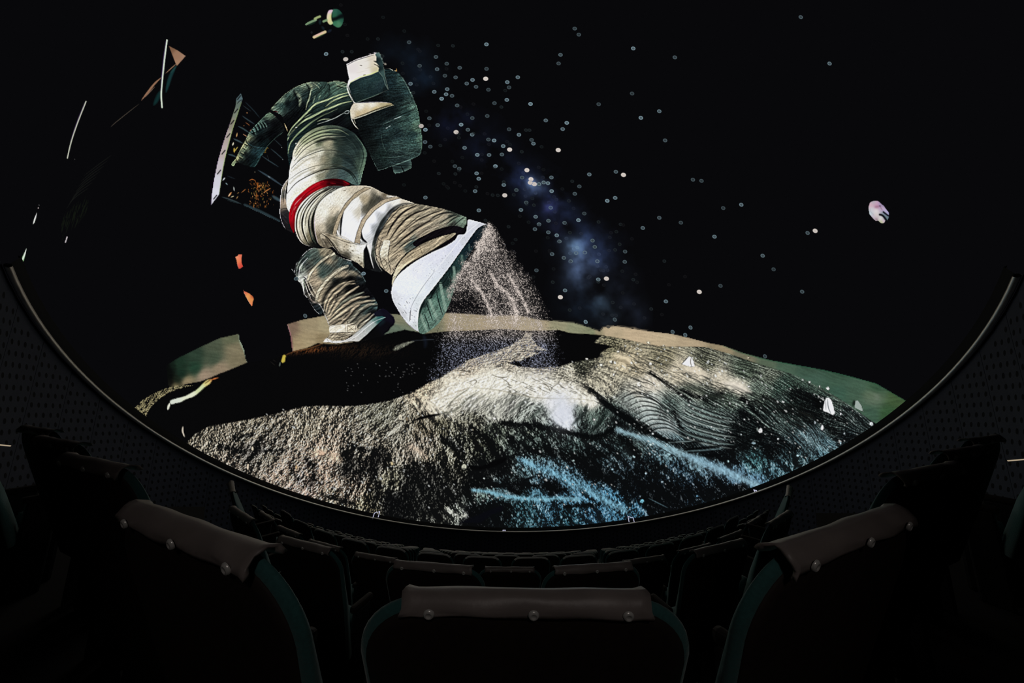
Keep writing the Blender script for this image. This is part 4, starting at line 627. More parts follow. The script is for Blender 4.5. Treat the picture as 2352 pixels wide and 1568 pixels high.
    fill(Cc([(165, 662), (300, 656), (450, 650), (560, 652), (620, 662), (645, 682), (540, 708), (420, 750), (300, 800), (165, 848), (148, 850), (128, 800), (122, 745), (145, 690)]),
         cf(Cc, [(170, 700, 196, 188, 170), (150, 800, 205, 196, 176), (250, 700, 220, 216, 204), (300, 760, 190, 174, 140), (400, 690, 222, 218, 206), (420, 730, 176, 158, 112), (550, 670, 190, 180, 150), (560, 690, 130, 118, 80), (220, 800, 180, 164, 130)]), PACKBOX, .8, smooth=False, grain=.06)
    strokes(Cc, [([(170, 838), (300, 790), (420, 742), (540, 700), (640, 672)], 8, (14, 12, 10)), ([(165, 852), (300, 806), (420, 758), (540, 716), (650, 682)], 8, (222, 220, 186), 1, .7, 2), ([(128, 770), (142, 850), (180, 925), (222, 970)], 13, (214, 210, 186)), ([(160, 850), (185, 905), (220, 965)], 6, (20, 18, 16)), ([(170, 860), (190, 905)], 6, (205, 200, 176)), ([(190, 660), (420, 646), (600, 654)], 5, (230, 222, 232), .8)], k=s)
    strokes(Cc, [([(528, 195), (545, 190), (560, 215), (575, 235)], 12, (226, 214, 196)), ([(535, 240), (580, 240), (610, 250), (640, 272)], 10, (206, 206, 186)), ([(545, 255), (600, 258)], 6, (10, 12, 12)), ([(656, 255), (670, 260), (680, 272)], 22, (226, 176, 96)), ([(655, 262), (672, 278)], 9, (246, 232, 196))], k=s)

def bands(tr, rows, k):
    """suit folds: a dark crease with a light shoulder beside it: (pts, width, dark, light, offset)"""
    for pts, w, dk, lt, off in rows:
        stroke(tr([(p[0] + off[0], p[1] + off[1]) for p in pts]), w * 1.3 * k, lt, .75, 1.2)
        stroke(tr(pts), w * k, dk, .9, .8)

def paint_thigh():
    s = 1 / 4.126
    fill(B([(240, 122), (215, 250), (228, 340), (250, 410), (258, 500), (275, 575), (290, 608), (215, 568), (180, 500), (164, 430), (168, 340), (178, 220), (205, 160)]),
         cf(B, [(215, 180, 150, 140, 124), (200, 260, 90, 90, 84), (215, 330, 170, 150, 130), (200, 370, 140, 126, 110), (215, 420, 34, 32, 34), (200, 480, 30, 28, 32), (240, 560, 24, 22, 24)]), THIGH, .8)
    strokes(B, [([(238, 125), (205, 165), (180, 225), (169, 330), (165, 430), (182, 505), (215, 568)], 7, (222, 214, 224)), ([(215, 190), (200, 270), (196, 340)], 6, (16, 16, 18)), ([(225, 170), (212, 240), (218, 330)], 5, (205, 200, 190)), ([(172, 395), (215, 382), (240, 395)], 5, (20, 20, 22)), ([(185, 430), (225, 470)], 4, (80, 76, 74), .5), ([(190, 470), (235, 520)], 4, (70, 66, 66), .5)], k=1 / 3.92)
    fill(A([(846, 1168), (868, 1090), (880, 1015), (930, 925), (1000, 852), (1100, 795), (1230, 770), (1350, 790), (1440, 835), (1490, 880), (1545, 960), (1578, 1035), (1565, 1120), (1530, 1250), (1508, 1335), (1450, 1335), (1380, 1302), (1250, 1285), (1150, 1295), (1050, 1350), (950, 1430), (885, 1510), (860, 1568), (850, 1600), (822, 1560), (812, 1490), (815, 1430), (830, 1300)]),
         cf(A, [(1000, 900, 150, 156, 126), (950, 1000, 205, 200, 180), (920, 1150, 226, 224, 214), (880, 1300, 230, 230, 224), (850, 1420, 232, 232, 228), (900, 1420, 226, 226, 214), (1000, 1250, 235, 235, 230), (1080, 1170, 214, 208, 190), (1140, 1030, 205, 205, 190), (1100, 1060, 196, 192, 176), (1230, 930, 150, 145, 122), (1180, 1090, 120, 118, 98), (1230, 1040, 110, 112, 96), (1290, 1110, 54, 66, 58), (1350, 1000, 40, 54, 52), (1450, 1000, 48, 64, 62), (1400, 1100, 36, 48, 48), (1400, 1170, 44, 58, 58), (1530, 1150, 112, 138, 114), (1560, 1050, 90, 116, 100), (1190, 1190, 120, 120, 102), (1250, 1210, 70, 80, 74), (1350, 1230, 66, 84, 84), (1440, 1270, 76, 98, 94), (1050, 1300, 226, 222, 206), (1150, 1250, 136, 134, 114), (1220, 1260, 76, 86, 80), (1100, 850, 120, 130, 104), (1250, 840, 60, 72, 62), (1380, 880, 28, 40, 40), (1480, 940, 40, 54, 52), (1200, 970, 160, 156, 132), (1120, 930, 90, 96, 76), (1050, 960, 176, 174, 150), (1000, 1100, 226, 222, 210), (1290, 930, 60, 74, 66)]), THIGH, .8, grain=.09)
    K0 = (18, 22, 20)
    g = [THIGH]
    bands(A, [([(905, 1000), (960, 925), (1050, 855), (1150, 815), (1300, 800), (1400, 850)], 7, K0, (170, 180, 140), (4, 14)), ([(890, 1045), (945, 965), (1050, 885), (1180, 842), (1330, 850)], 7, K0, (176, 184, 146), (4, 14)), ([(900, 1070), (970, 975), (1060, 915), (1160, 875), (1280, 865), (1370, 865)], 6, K0, (205, 205, 176), (3, 14)), ([(890, 1110), (985, 1000), (1100, 930), (1180, 905)], 5, K0, (214, 212, 190), (3, 12))], s)
    strokes(A, [([(1105, 935), (1160, 915), (1220, 900), (1290, 912)], 22, (12, 16, 16), .85, 2.5), ([(1150, 955), (1220, 935), (1280, 935)], 14, (150, 146, 120), .6, 3),
        ([(862, 1180), (950, 1095), (1050, 1045), (1150, 1012), (1250, 1008), (1350, 1035), (1450, 1100), (1490, 1160)], 6, (40, 44, 38)), ([(860, 1215), (960, 1110), (1100, 1040), (1240, 1025)], 4, (150, 146, 120), .6), ([(838, 1290), (950, 1212), (1080, 1160), (1220, 1140), (1330, 1155), (1430, 1210), (1480, 1270)], 5, (60, 60, 48), .8), ([(990, 1255), (1060, 1220), (1150, 1190), (1250, 1165), (1340, 1168)], 10, (56, 54, 40), .6, 2.5), ([(820, 1420), (900, 1325), (1000, 1262), (1130, 1205), (1200, 1190), (1330, 1182), (1420, 1230), (1482, 1325)], 8, (16, 16, 14)), ([(835, 1420), (920, 1330), (1050, 1260), (1180, 1205)], 5, (240, 240, 236), .7), ([(825, 1500), (880, 1440), (980, 1375), (1060, 1330)], 5, (210, 205, 150), .5, 2),
        ([(1350, 1170), (1430, 1220), (1475, 1280), (1490, 1330)], 8, (22, 30, 30), .8), ([(1440, 880), (1510, 960), (1545, 1050), (1530, 1140), (1500, 1220)], 5, (22, 30, 28), .9), ([(1470, 870), (1535, 955), (1560, 1040), (1545, 1140), (1505, 1260), (1500, 1330)], 7, (126, 152, 126), .8), ([(1400, 920), (1480, 990), (1515, 1060), (1508, 1130)], 5, (96, 122, 108), .6), ([(1380, 890), (1450, 950), (1495, 1040)], 5, (110, 136, 124), .6), ([(1490, 1250), (1510, 1170), (1525, 1090)], 5, (140, 166, 140), .7), ([(1355, 945), (1440, 1000), (1480, 1080)], 5, (80, 104, 96), .5), ([(1330, 980), (1420, 1040), (1470, 1130)], 4, (20, 28, 28), .6), ([(1340, 1080), (1430, 1130), (1485, 1200)], 4, (22, 30, 30), .6), ([(1350, 1105), (1430, 1150)], 4, (80, 100, 98), .5),
        ([(1190, 1040), (1220, 1090), (1200, 1150)], 34, (70, 74, 62), .55, 7), ([(1330, 860), (1440, 930), (1500, 1030), (1500, 1130), (1470, 1220)], 90, (20, 28, 28), .7, 12), ([(1290, 860), (1310, 960), (1300, 1060), (1290, 1160)], 50, (30, 36, 32), .5, 12), ([(1300, 900), (1350, 960), (1370, 1040)], 60, (30, 38, 36), .5, 14), ([(1280, 1050), (1400, 1090), (1470, 1170)], 26, (18, 26, 26), .6, 4), ([(1260, 1160), (1380, 1190), (1460, 1260)], 16, (14, 20, 20), .7, 2.5), ([(920, 1110), (1030, 1030), (1150, 985)], 9, (90, 90, 72), .6, 2), ([(880, 1200), (1000, 1105), (1110, 1060)], 9, (120, 116, 96), .6, 2), ([(850, 1320), (950, 1235), (1080, 1180)], 9, (110, 106, 88), .6, 2.5), ([(1100, 1000), (1180, 1010), (1150, 1080), (1180, 1130)], 20, (110, 106, 88), .5, 5), ([(1170, 1060), (1150, 1120), (1080, 1170)], 24, (160, 150, 126), .5, 6), ([(1510, 1330), (1530, 1250), (1562, 1130)], 6, (150, 180, 150), .7), ([(1150, 960), (1190, 990), (1260, 990)], 16, (84, 86, 70), .4, 4)], g, s)
    # ring at the knee
    fill(B([(247, 470), (252, 410), (275, 345), (310, 292), (380, 228), (450, 175), (520, 140), (580, 122), (660, 116), (740, 128), (800, 165), (760, 182), (700, 190), (640, 178), (545, 208), (450, 258), (370, 335), (322, 420), (304, 500), (296, 602), (276, 580), (256, 530)]),
         cf(B, [(300, 320, 176, 12, 28), (270, 450, 170, 10, 26), (275, 560, 120, 8, 18), (400, 240, 180, 14, 30), (500, 180, 165, 10, 24), (560, 140, 110, 6, 16), (620, 150, 60, 4, 10), (700, 160, 50, 4, 10), (780, 165, 80, 8, 14), (400, 290, 130, 8, 20), (320, 400, 150, 10, 24)]), RING, .8)
    strokes(B, [([(262, 480), (285, 390), (340, 310), (420, 240), (500, 190), (570, 160)], 7, (96, 4, 12), .9), ([(285, 500), (305, 420), (355, 335), (440, 255), (530, 200)], 6, (70, 2, 10), .9), ([(270, 440), (310, 340), (390, 255)], 3.5, (236, 90, 96), .8), ([(300, 350), (330, 318), (360, 290)], 3, (236, 180, 186), .9), ([(292, 400), (312, 365)], 3, (236, 150, 160), .8), ([(560, 130), (640, 128), (730, 150)], 8, (20, 4, 8), .8, 2), ([(590, 165), (660, 160), (740, 172)], 10, (24, 4, 8), .8, 2), ([(740, 140), (785, 165)], 4, (196, 24, 40), .8), ([(620, 155), (670, 160)], 3, (196, 20, 36), .8), ([(440, 205), (500, 165), (560, 140)], 4, (220, 40, 60), .7)], k=1 / 3.92)

def paint_shin():
    s = 1 / 3.92
    fill(B([(300, 500), (312, 420), (360, 335), (445, 258), (540, 206), (620, 182), (745, 186), (650, 228), (550, 305), (495, 395), (478, 500), (482, 600), (505, 680), (545, 742), (475, 738), (420, 722), (370, 700), (325, 645), (302, 575)]),
         cf(B, [(330, 440, 214, 210, 190), (400, 340, 222, 218, 200), (520, 240, 205, 200, 180), (600, 200, 90, 90, 84), (680, 195, 70, 74, 72), (330, 560, 196, 190, 170), (400, 560, 200, 196, 176), (350, 640, 176, 168, 150), (420, 660, 110, 104, 84), (470, 560, 60, 56, 46), (470, 690, 22, 24, 22), (500, 720, 14, 15, 16)]), SHIN, .8)
    K0 = (16, 16, 14)
    strokes(B, [([(630, 186), (520, 225), (420, 300), (345, 395), (318, 480), (318, 570), (350, 660), (385, 700)], 12, K0, .9), ([(600, 200), (480, 270), (385, 380), (350, 470), (345, 560)], 7, (40, 36, 30), .8), ([(650, 190), (530, 250), (430, 350), (375, 460), (366, 550), (390, 640), (430, 715)], 16, K0, .9), ([(650, 200), (560, 245), (460, 345), (405, 450), (395, 540)], 8, (30, 28, 22), .85), ([(665, 200), (560, 270), (470, 380), (432, 470), (428, 560), (450, 650), (480, 720)], 14, K0, .9), ([(690, 200), (590, 265), (500, 370), (462, 470), (460, 560), (480, 640), (520, 720)], 18, (10, 12, 12), .9), ([(600, 190), (470, 262), (375, 365), (335, 470), (332, 560), (365, 660)], 5, (230, 226, 208), .9), ([(640, 200), (500, 290), (405, 400), (382, 500), (385, 590), (420, 690)], 8, (222, 218, 198), .85), ([(670, 206), (580, 255), (480, 360), (440, 460), (436, 540)], 6, (222, 220, 205), .85), ([(690, 206), (610, 250), (520, 340), (480, 420)], 5, (205, 205, 190), .8), ([(440, 570), (450, 640), (490, 700)], 8, (80, 100, 84), .6), ([(305, 500), (306, 580), (330, 650), (375, 704), (430, 722)], 5, (222, 214, 216), .8), ([(415, 560), (430, 640), (455, 690)], 10, (120, 112, 84), .6, 2)], [SHIN], s)
    shin = [(475, 500), (492, 398), (545, 308), (645, 232), (745, 188), (870, 178), (962, 182), (1022, 202), (1082, 236), (1150, 262), (1222, 275), (1270, 300), (1380, 340), (1250, 365), (1170, 435), (1105, 540), (1060, 620), (1035, 720), (1030, 830), (1060, 900), (1092, 955), (1000, 945), (940, 905), (860, 865), (780, 835), (700, 795), (640, 735), (560, 735), (505, 690), (482, 600)]
    fill(B(shin), cf(B, [(560, 420, 222, 220, 208), (520, 480, 214, 208, 196), (700, 290, 220, 216, 202), (620, 300, 224, 222, 212), (660, 420, 196, 186, 166), (640, 500, 130, 124, 106), (620, 560, 80, 78, 68), (545, 560, 180, 170, 150), (530, 640, 120, 110, 92), (850, 215, 190, 180, 160), (930, 230, 196, 186, 166), (800, 440, 228, 230, 236), (850, 520, 232, 234, 242), (770, 580, 226, 226, 230), (860, 340, 224, 224, 222), (930, 300, 160, 148, 124), (1000, 330, 70, 68, 58), (950, 390, 96, 92, 80), (1060, 260, 186, 176, 156), (1110, 262, 110, 100, 84), (1060, 290, 50, 50, 46), (1080, 390, 234, 236, 244), (1000, 480, 236, 238, 246), (950, 560, 236, 238, 246), (1170, 320, 224, 222, 214), (1300, 330, 186, 178, 160), (1240, 300, 190, 182, 166), (1170, 400, 60, 62, 62), (1220, 360, 110, 108, 100), (1070, 500, 44, 50, 50), (1020, 600, 22, 26, 28), (1000, 700, 40, 44, 42), (975, 720, 222, 222, 220), (985, 850, 40, 42, 40), (1040, 900, 20, 22, 24), (1010, 770, 60, 64, 58)]), SHIN, .8, grain=.08)
    g = [SHIN]
    strokes(B, [([(690, 420), (660, 480), (640, 560), (620, 600)], 26, (52, 52, 44), .7, 5), ([(640, 420), (610, 500), (590, 560)], 14, (120, 112, 96), .5, 5), ([(1000, 250), (1040, 290), (1000, 340), (940, 400)], 34, (54, 54, 46), .7, 6), ([(920, 260), (960, 290), (930, 340)], 20, (170, 156, 130), .6, 5)], g, s)
    def strap(pts, c):
        fill(B(pts), c, SHIN, .8, smooth=False, grain=.12)
        P = pts + pts[:1]
        for a, b in zip(P[:-1], P[1:]): stroke(B([a, b]), 4 * s, (44, 38, 32), .8, .7, 0)
    strokes(B, [([(735, 420), (725, 500), (722, 560), (712, 625)], 30, (8, 9, 11), .95, 1.5), ([(900, 600), (910, 650), (945, 690)], 26, (8, 9, 11), .95, 1.5)], g, s)
    fill(B([(720, 560), (735, 440), (800, 330), (880, 280), (900, 420), (880, 500), (850, 640), (836, 690), (718, 622)]), cf(B, [(760, 450, 228, 230, 236), (840, 360, 222, 222, 220), (880, 400, 190, 184, 170), (800, 560, 232, 234, 242), (740, 600, 222, 222, 228)]), SHIN, 1.2, smooth=False)
    fill(B([(1185, 305), (1260, 300), (1345, 328), (1270, 345), (1165, 392), (1085, 480), (1035, 580), (1000, 690), (985, 800), (965, 740), (958, 692), (920, 655), (905, 600), (918, 555), (948, 490), (1020, 405), (1115, 335)]), cf(B, [(1100, 380, 234, 236, 244), (1000, 480, 236, 238, 246), (950, 570, 236, 238, 246), (1200, 320, 226, 224, 216), (1300, 330, 196, 188, 172), (1150, 390, 176, 176, 176), (1075, 470, 170, 172, 174), (1025, 570, 150, 154, 158), (985, 660, 190, 192, 194), (970, 740, 205, 205, 205)]), SHIN, 1.2)
    strap([(635, 632), (650, 560), (690, 452), (755, 340), (845, 245), (930, 195), (985, 200), (900, 245), (812, 315), (742, 405), (702, 505), (668, 632)], (164, 150, 126))
    strap([(838, 692), (860, 600), (902, 488), (980, 390), (1080, 312), (1200, 275), (1252, 290), (1120, 330), (1020, 402), (942, 492), (902, 580), (886, 702)], (166, 152, 130))
    strokes(B, [([(680, 560), (720, 450), (800, 330), (900, 235)], 3, (205, 192, 166), .6), ([(650, 610), (690, 600)], 2.5, (90, 80, 66)), ([(880, 620), (930, 490), (1020, 390), (1150, 310)], 3, (206, 194, 168), .6), ([(680, 580), (692, 615), (700, 625)], 12, (225, 225, 225)), ([(890, 660), (900, 680)], 9, (225, 225, 225)),
        ([(1370, 342), (1270, 345), (1190, 380), (1120, 460), (1060, 560), (1025, 660), (1015, 760)], 14, (22, 24, 24), .8, 2.5), ([(1150, 380), (1080, 470), (1030, 560), (1000, 660)], 12, (120, 124, 122), .5, 4), ([(960, 690), (975, 780), (990, 850), (1010, 920)], 10, (226, 224, 222), .9, 1.2), ([(1010, 700), (1020, 800), (1045, 880)], 6, (90, 96, 80), .6, 2), ([(1020, 790), (1030, 850), (1060, 910), (1085, 945)], 6, (190, 186, 170), .8), ([(490, 420), (478, 500), (484, 600), (508, 690)], 6, (190, 176, 190), .8), ([(870, 181), (960, 184), (1080, 238), (1222, 277), (1370, 340)], 4, (205, 198, 184), .6), ([(1150, 262), (1130, 275), (1220, 280)], 5, (230, 228, 222), .8), ([(735, 225), (760, 222)], 7, (110, 100, 84), .7), ([(505, 560), (540, 610)], 4, (130, 120, 104), .6), ([(500, 520), (520, 560)], 3, (130, 120, 104), .6)], g, s)
    # pocket flap on the knee
    fill(B([(528, 622), (545, 604), (575, 602), (640, 618), (700, 640), (770, 668), (832, 690), (885, 708), (945, 698), (940, 720), (922, 760), (918, 850), (922, 925), (860, 872), (780, 836), (730, 815), (690, 780), (650, 725), (600, 742), (560, 735), (545, 690), (530, 650)]),
         cf(B, [(560, 620, 176, 166, 146), (600, 640, 120, 110, 92), (590, 690, 96, 88, 74), (640, 650, 170, 158, 136), (700, 670, 196, 186, 166), (720, 740, 196, 188, 170), (760, 720, 180, 170, 150), (820, 740, 214, 210, 196), (870, 760, 224, 224, 216), (900, 730, 226, 226, 220), (900, 830, 206, 202, 184), (860, 840, 190, 184, 166), (690, 770, 80, 76, 64), (760, 810, 70, 66, 56), (900, 900, 150, 142, 122), (660, 700, 110, 104, 88)]), KNEEPAD, .8, smooth=False, grain=.1)
    strokes(B, [([(540, 612), (590, 645), (630, 690), (670, 750), (720, 812)], 9, (20, 18, 18)), ([(555, 606), (640, 640), (760, 685), (830, 700), (885, 712), (940, 702)], 4, (56, 48, 40)), ([(620, 660), (660, 700), (700, 770)], 5, (205, 196, 176), .8), ([(545, 650), (580, 700), (600, 740)], 6, (60, 54, 46)), ([(575, 640), (610, 690), (640, 730)], 7, (50, 46, 40)), ([(560, 670), (565, 710)], 5, (176, 166, 146), .7), ([(700, 745), (780, 755), (880, 770)], 3, (120, 112, 96), .6), ([(640, 740), (700, 815), (770, 845), (850, 870), (900, 920), (960, 945)], 6, (206, 200, 190)), ([(700, 790), (760, 815), (800, 830)], 10, (40, 38, 34), .8, 2), ([(650, 610), (760, 650), (800, 685)], 5, (190, 180, 160), .7)] +
        [([(x, y), (x + 6, y + 10)], 9, (84, 74, 58), .7, 1.2) for x, y in ((765, 705), (775, 755), (800, 775), (820, 760), (745, 725), (740, 755), (720, 770), (880, 850), (870, 820), (900, 870), (680, 730), (800, 720), (845, 855), (890, 880))], k=s)
    fill(B([(920, 765), (945, 715), (960, 760), (978, 850), (1005, 930), (960, 940), (925, 918), (916, 850)]), (13, 14, 15), SHIN, .8, smooth=False)
    strokes(B, [([(922, 770), (920, 850), (925, 905)], 4, (206, 210, 180), .8)], k=s)
    # gaiter folds
    fill(B([(1375, 340), (1450, 350), (1560, 370), (1640, 388), (1705, 408), (1780, 436), (1848, 464), (1850, 520), (1818, 560), (1700, 552), (1560, 582), (1400, 662), (1382, 700), (1420, 712), (1300, 790), (1220, 890), (1190, 960), (1170, 985), (1100, 935), (1055, 890), (1028, 830), (1022, 740), (1050, 640), (1100, 545), (1170, 435), (1250, 365)]),
         cf(B, [(1150, 500, 150, 138, 116), (1090, 600, 140, 128, 108), (1060, 700, 150, 138, 118), (1050, 800, 160, 148, 128), (1080, 890, 150, 140, 120), (1300, 420, 150, 140, 118), (1250, 550, 146, 134, 112), (1300, 650, 150, 136, 114), (1200, 750, 156, 144, 122), (1250, 800, 170, 156, 132), (1420, 380, 120, 114, 98), (1500, 500, 160, 150, 130), (1600, 400, 130, 122, 104), (1650, 480, 150, 142, 124), (1720, 440, 60, 66, 60), (1780, 500, 90, 106, 94), (1830, 490, 110, 126, 110), (1740, 540, 50, 52, 48), (1450, 610, 130, 120, 104), (1180, 900, 150, 140, 120), (1360, 700, 60, 74, 72), (1330, 740, 84, 90, 82)]), GAITER, .8, smooth=False, grain=.1)
    D_, L_ = (38, 33, 30), (186, 172, 146)
    bands(B, [([(1040, 660), (1085, 575), (1160, 480), (1250, 390), (1370, 350)], 7, D_, L_, (12, 10)), ([(1125, 630), (1180, 530), (1270, 425), (1400, 352)], 18, (26, 22, 22), L_, (16, 14)), ([(1150, 670), (1240, 545), (1350, 445), (1530, 375)], 16, (30, 26, 24), L_, (14, 14)), ([(1165, 700), (1300, 570), (1430, 475), (1640, 392)], 12, D_, L_, (12, 12)), ([(1170, 750), (1310, 630), (1470, 520), (1690, 415)], 16, (34, 30, 27), L_, (10, 14)), ([(1170, 800), (1300, 690), (1400, 640)], 9, D_, L_, (8, 12)), ([(1290, 560), (1360, 500), (1420, 450)], 7, D_, (176, 162, 138), (8, 9)), ([(1520, 480), (1620, 430), (1720, 420)], 12, (30, 30, 28), (160, 152, 132), (6, 14)), ([(1600, 520), (1700, 460), (1760, 440)], 10, (36, 40, 36), (150, 150, 130), (6, 12)), ([(1660, 530), (1740, 470), (1790, 450)], 8, (34, 44, 40), (130, 144, 126), (6, 10)), ([(1740, 530), (1800, 480), (1840, 470)], 7, (24, 34, 32), (130, 150, 132), (6, 8)), ([(1420, 620), (1520, 560), (1620, 530)], 6, (90, 80, 68), (176, 166, 146), (4, 8))], s)
    strokes(B, [([(1060, 640), (1030, 740), (1035, 830), (1070, 900)], 7, (30, 28, 26)), ([(1090, 640), (1060, 740), (1056, 820)], 6, (70, 62, 54), .8), ([(1050, 660), (1090, 690)], 4, (60, 52, 44)), ([(1300, 740), (1360, 690), (1400, 690)], 26, (54, 72, 72), .7, 4), ([(1160, 830), (1240, 770), (1300, 740)], 6, (64, 56, 46)), ([(1170, 860), (1230, 800)], 4, (70, 60, 50)), ([(1030, 800), (1060, 830)], 4, (40, 36, 32)), ([(1035, 850), (1060, 900), (1100, 940)], 7, (206, 196, 176), .8), ([(1180, 950), (1240, 860), (1310, 785)], 6, (56, 48, 40)), ([(1160, 890), (1190, 940)], 8, (40, 36, 34))], [GAITER], s)
    fill(B([(1092, 690), (1110, 668), (1160, 682), (1148, 760), (1140, 830), (1165, 890), (1185, 905), (1165, 965), (1110, 935), (1078, 870), (1062, 790), (1075, 730)]), cf(B, [(1110, 720, 214, 208, 190), (1100, 800, 205, 198, 178), (1130, 900, 170, 160, 138), (1150, 940, 150, 138, 118), (1110, 850, 150, 140, 120)]), GAITER, .8, grain=.1)
    strokes(B, [([(1160, 685), (1148, 760), (1140, 830), (1165, 890)], 5, (40, 34, 30)), ([(1095, 690), (1065, 780), (1080, 870), (1112, 938)], 5, (34, 30, 28)), ([(1090, 830), (1120, 860), (1135, 900)], 6, (70, 62, 52)), ([(1140, 870), (1160, 920), (1165, 960)], 6, (50, 44, 40))], k=s)
    fill(B([(1365, 692), (1450, 640), (1560, 582), (1680, 546), (1745, 542), (1800, 555), (1842, 590), (1832, 612), (1770, 622), (1740, 606), (1650, 622), (1520, 670), (1402, 728)]), (15, 12, 16), GAITER, .8)
    fill(B([(1178, 1085), (1180, 1005), (1220, 905), (1300, 802), (1420, 718), (1560, 655), (1665, 622), (1748, 604), (1722, 642), (1620, 710), (1530, 768), (1400, 842), (1290, 912), (1212, 1004)]),
         cf(B, [(1200, 980, 200, 192, 166), (1250, 900, 190, 178, 152), (1300, 840, 176, 162, 136), (1400, 780, 166, 152, 126), (1500, 720, 150, 138, 116), (1620, 670, 150, 138, 116), (1700, 630, 150, 140, 118)]), GAITER, .8, grain=.1)
    strokes(B, [([(1180, 1070), (1215, 1000), (1292, 908), (1402, 838), (1532, 764), (1622, 706), (1725, 640)], 6, (30, 24, 22)), ([(1200, 960), (1260, 870), (1340, 800), (1450, 740), (1600, 670)], 4, (110, 96, 78), .8), ([(1420, 718), (1440, 770), (1450, 800)], 3, (80, 68, 54), .8), ([(1330, 790), (1360, 820)], 3, (90, 78, 62), .8), ([(1180, 1005), (1222, 902), (1302, 800), (1422, 716)], 4, (44, 38, 34), .8)], k=s)
    fill(B([(1530, 772), (1640, 712), (1740, 624), (1768, 624), (1745, 662), (1650, 722), (1560, 776)]), (14, 10, 14), GAITER, .8)

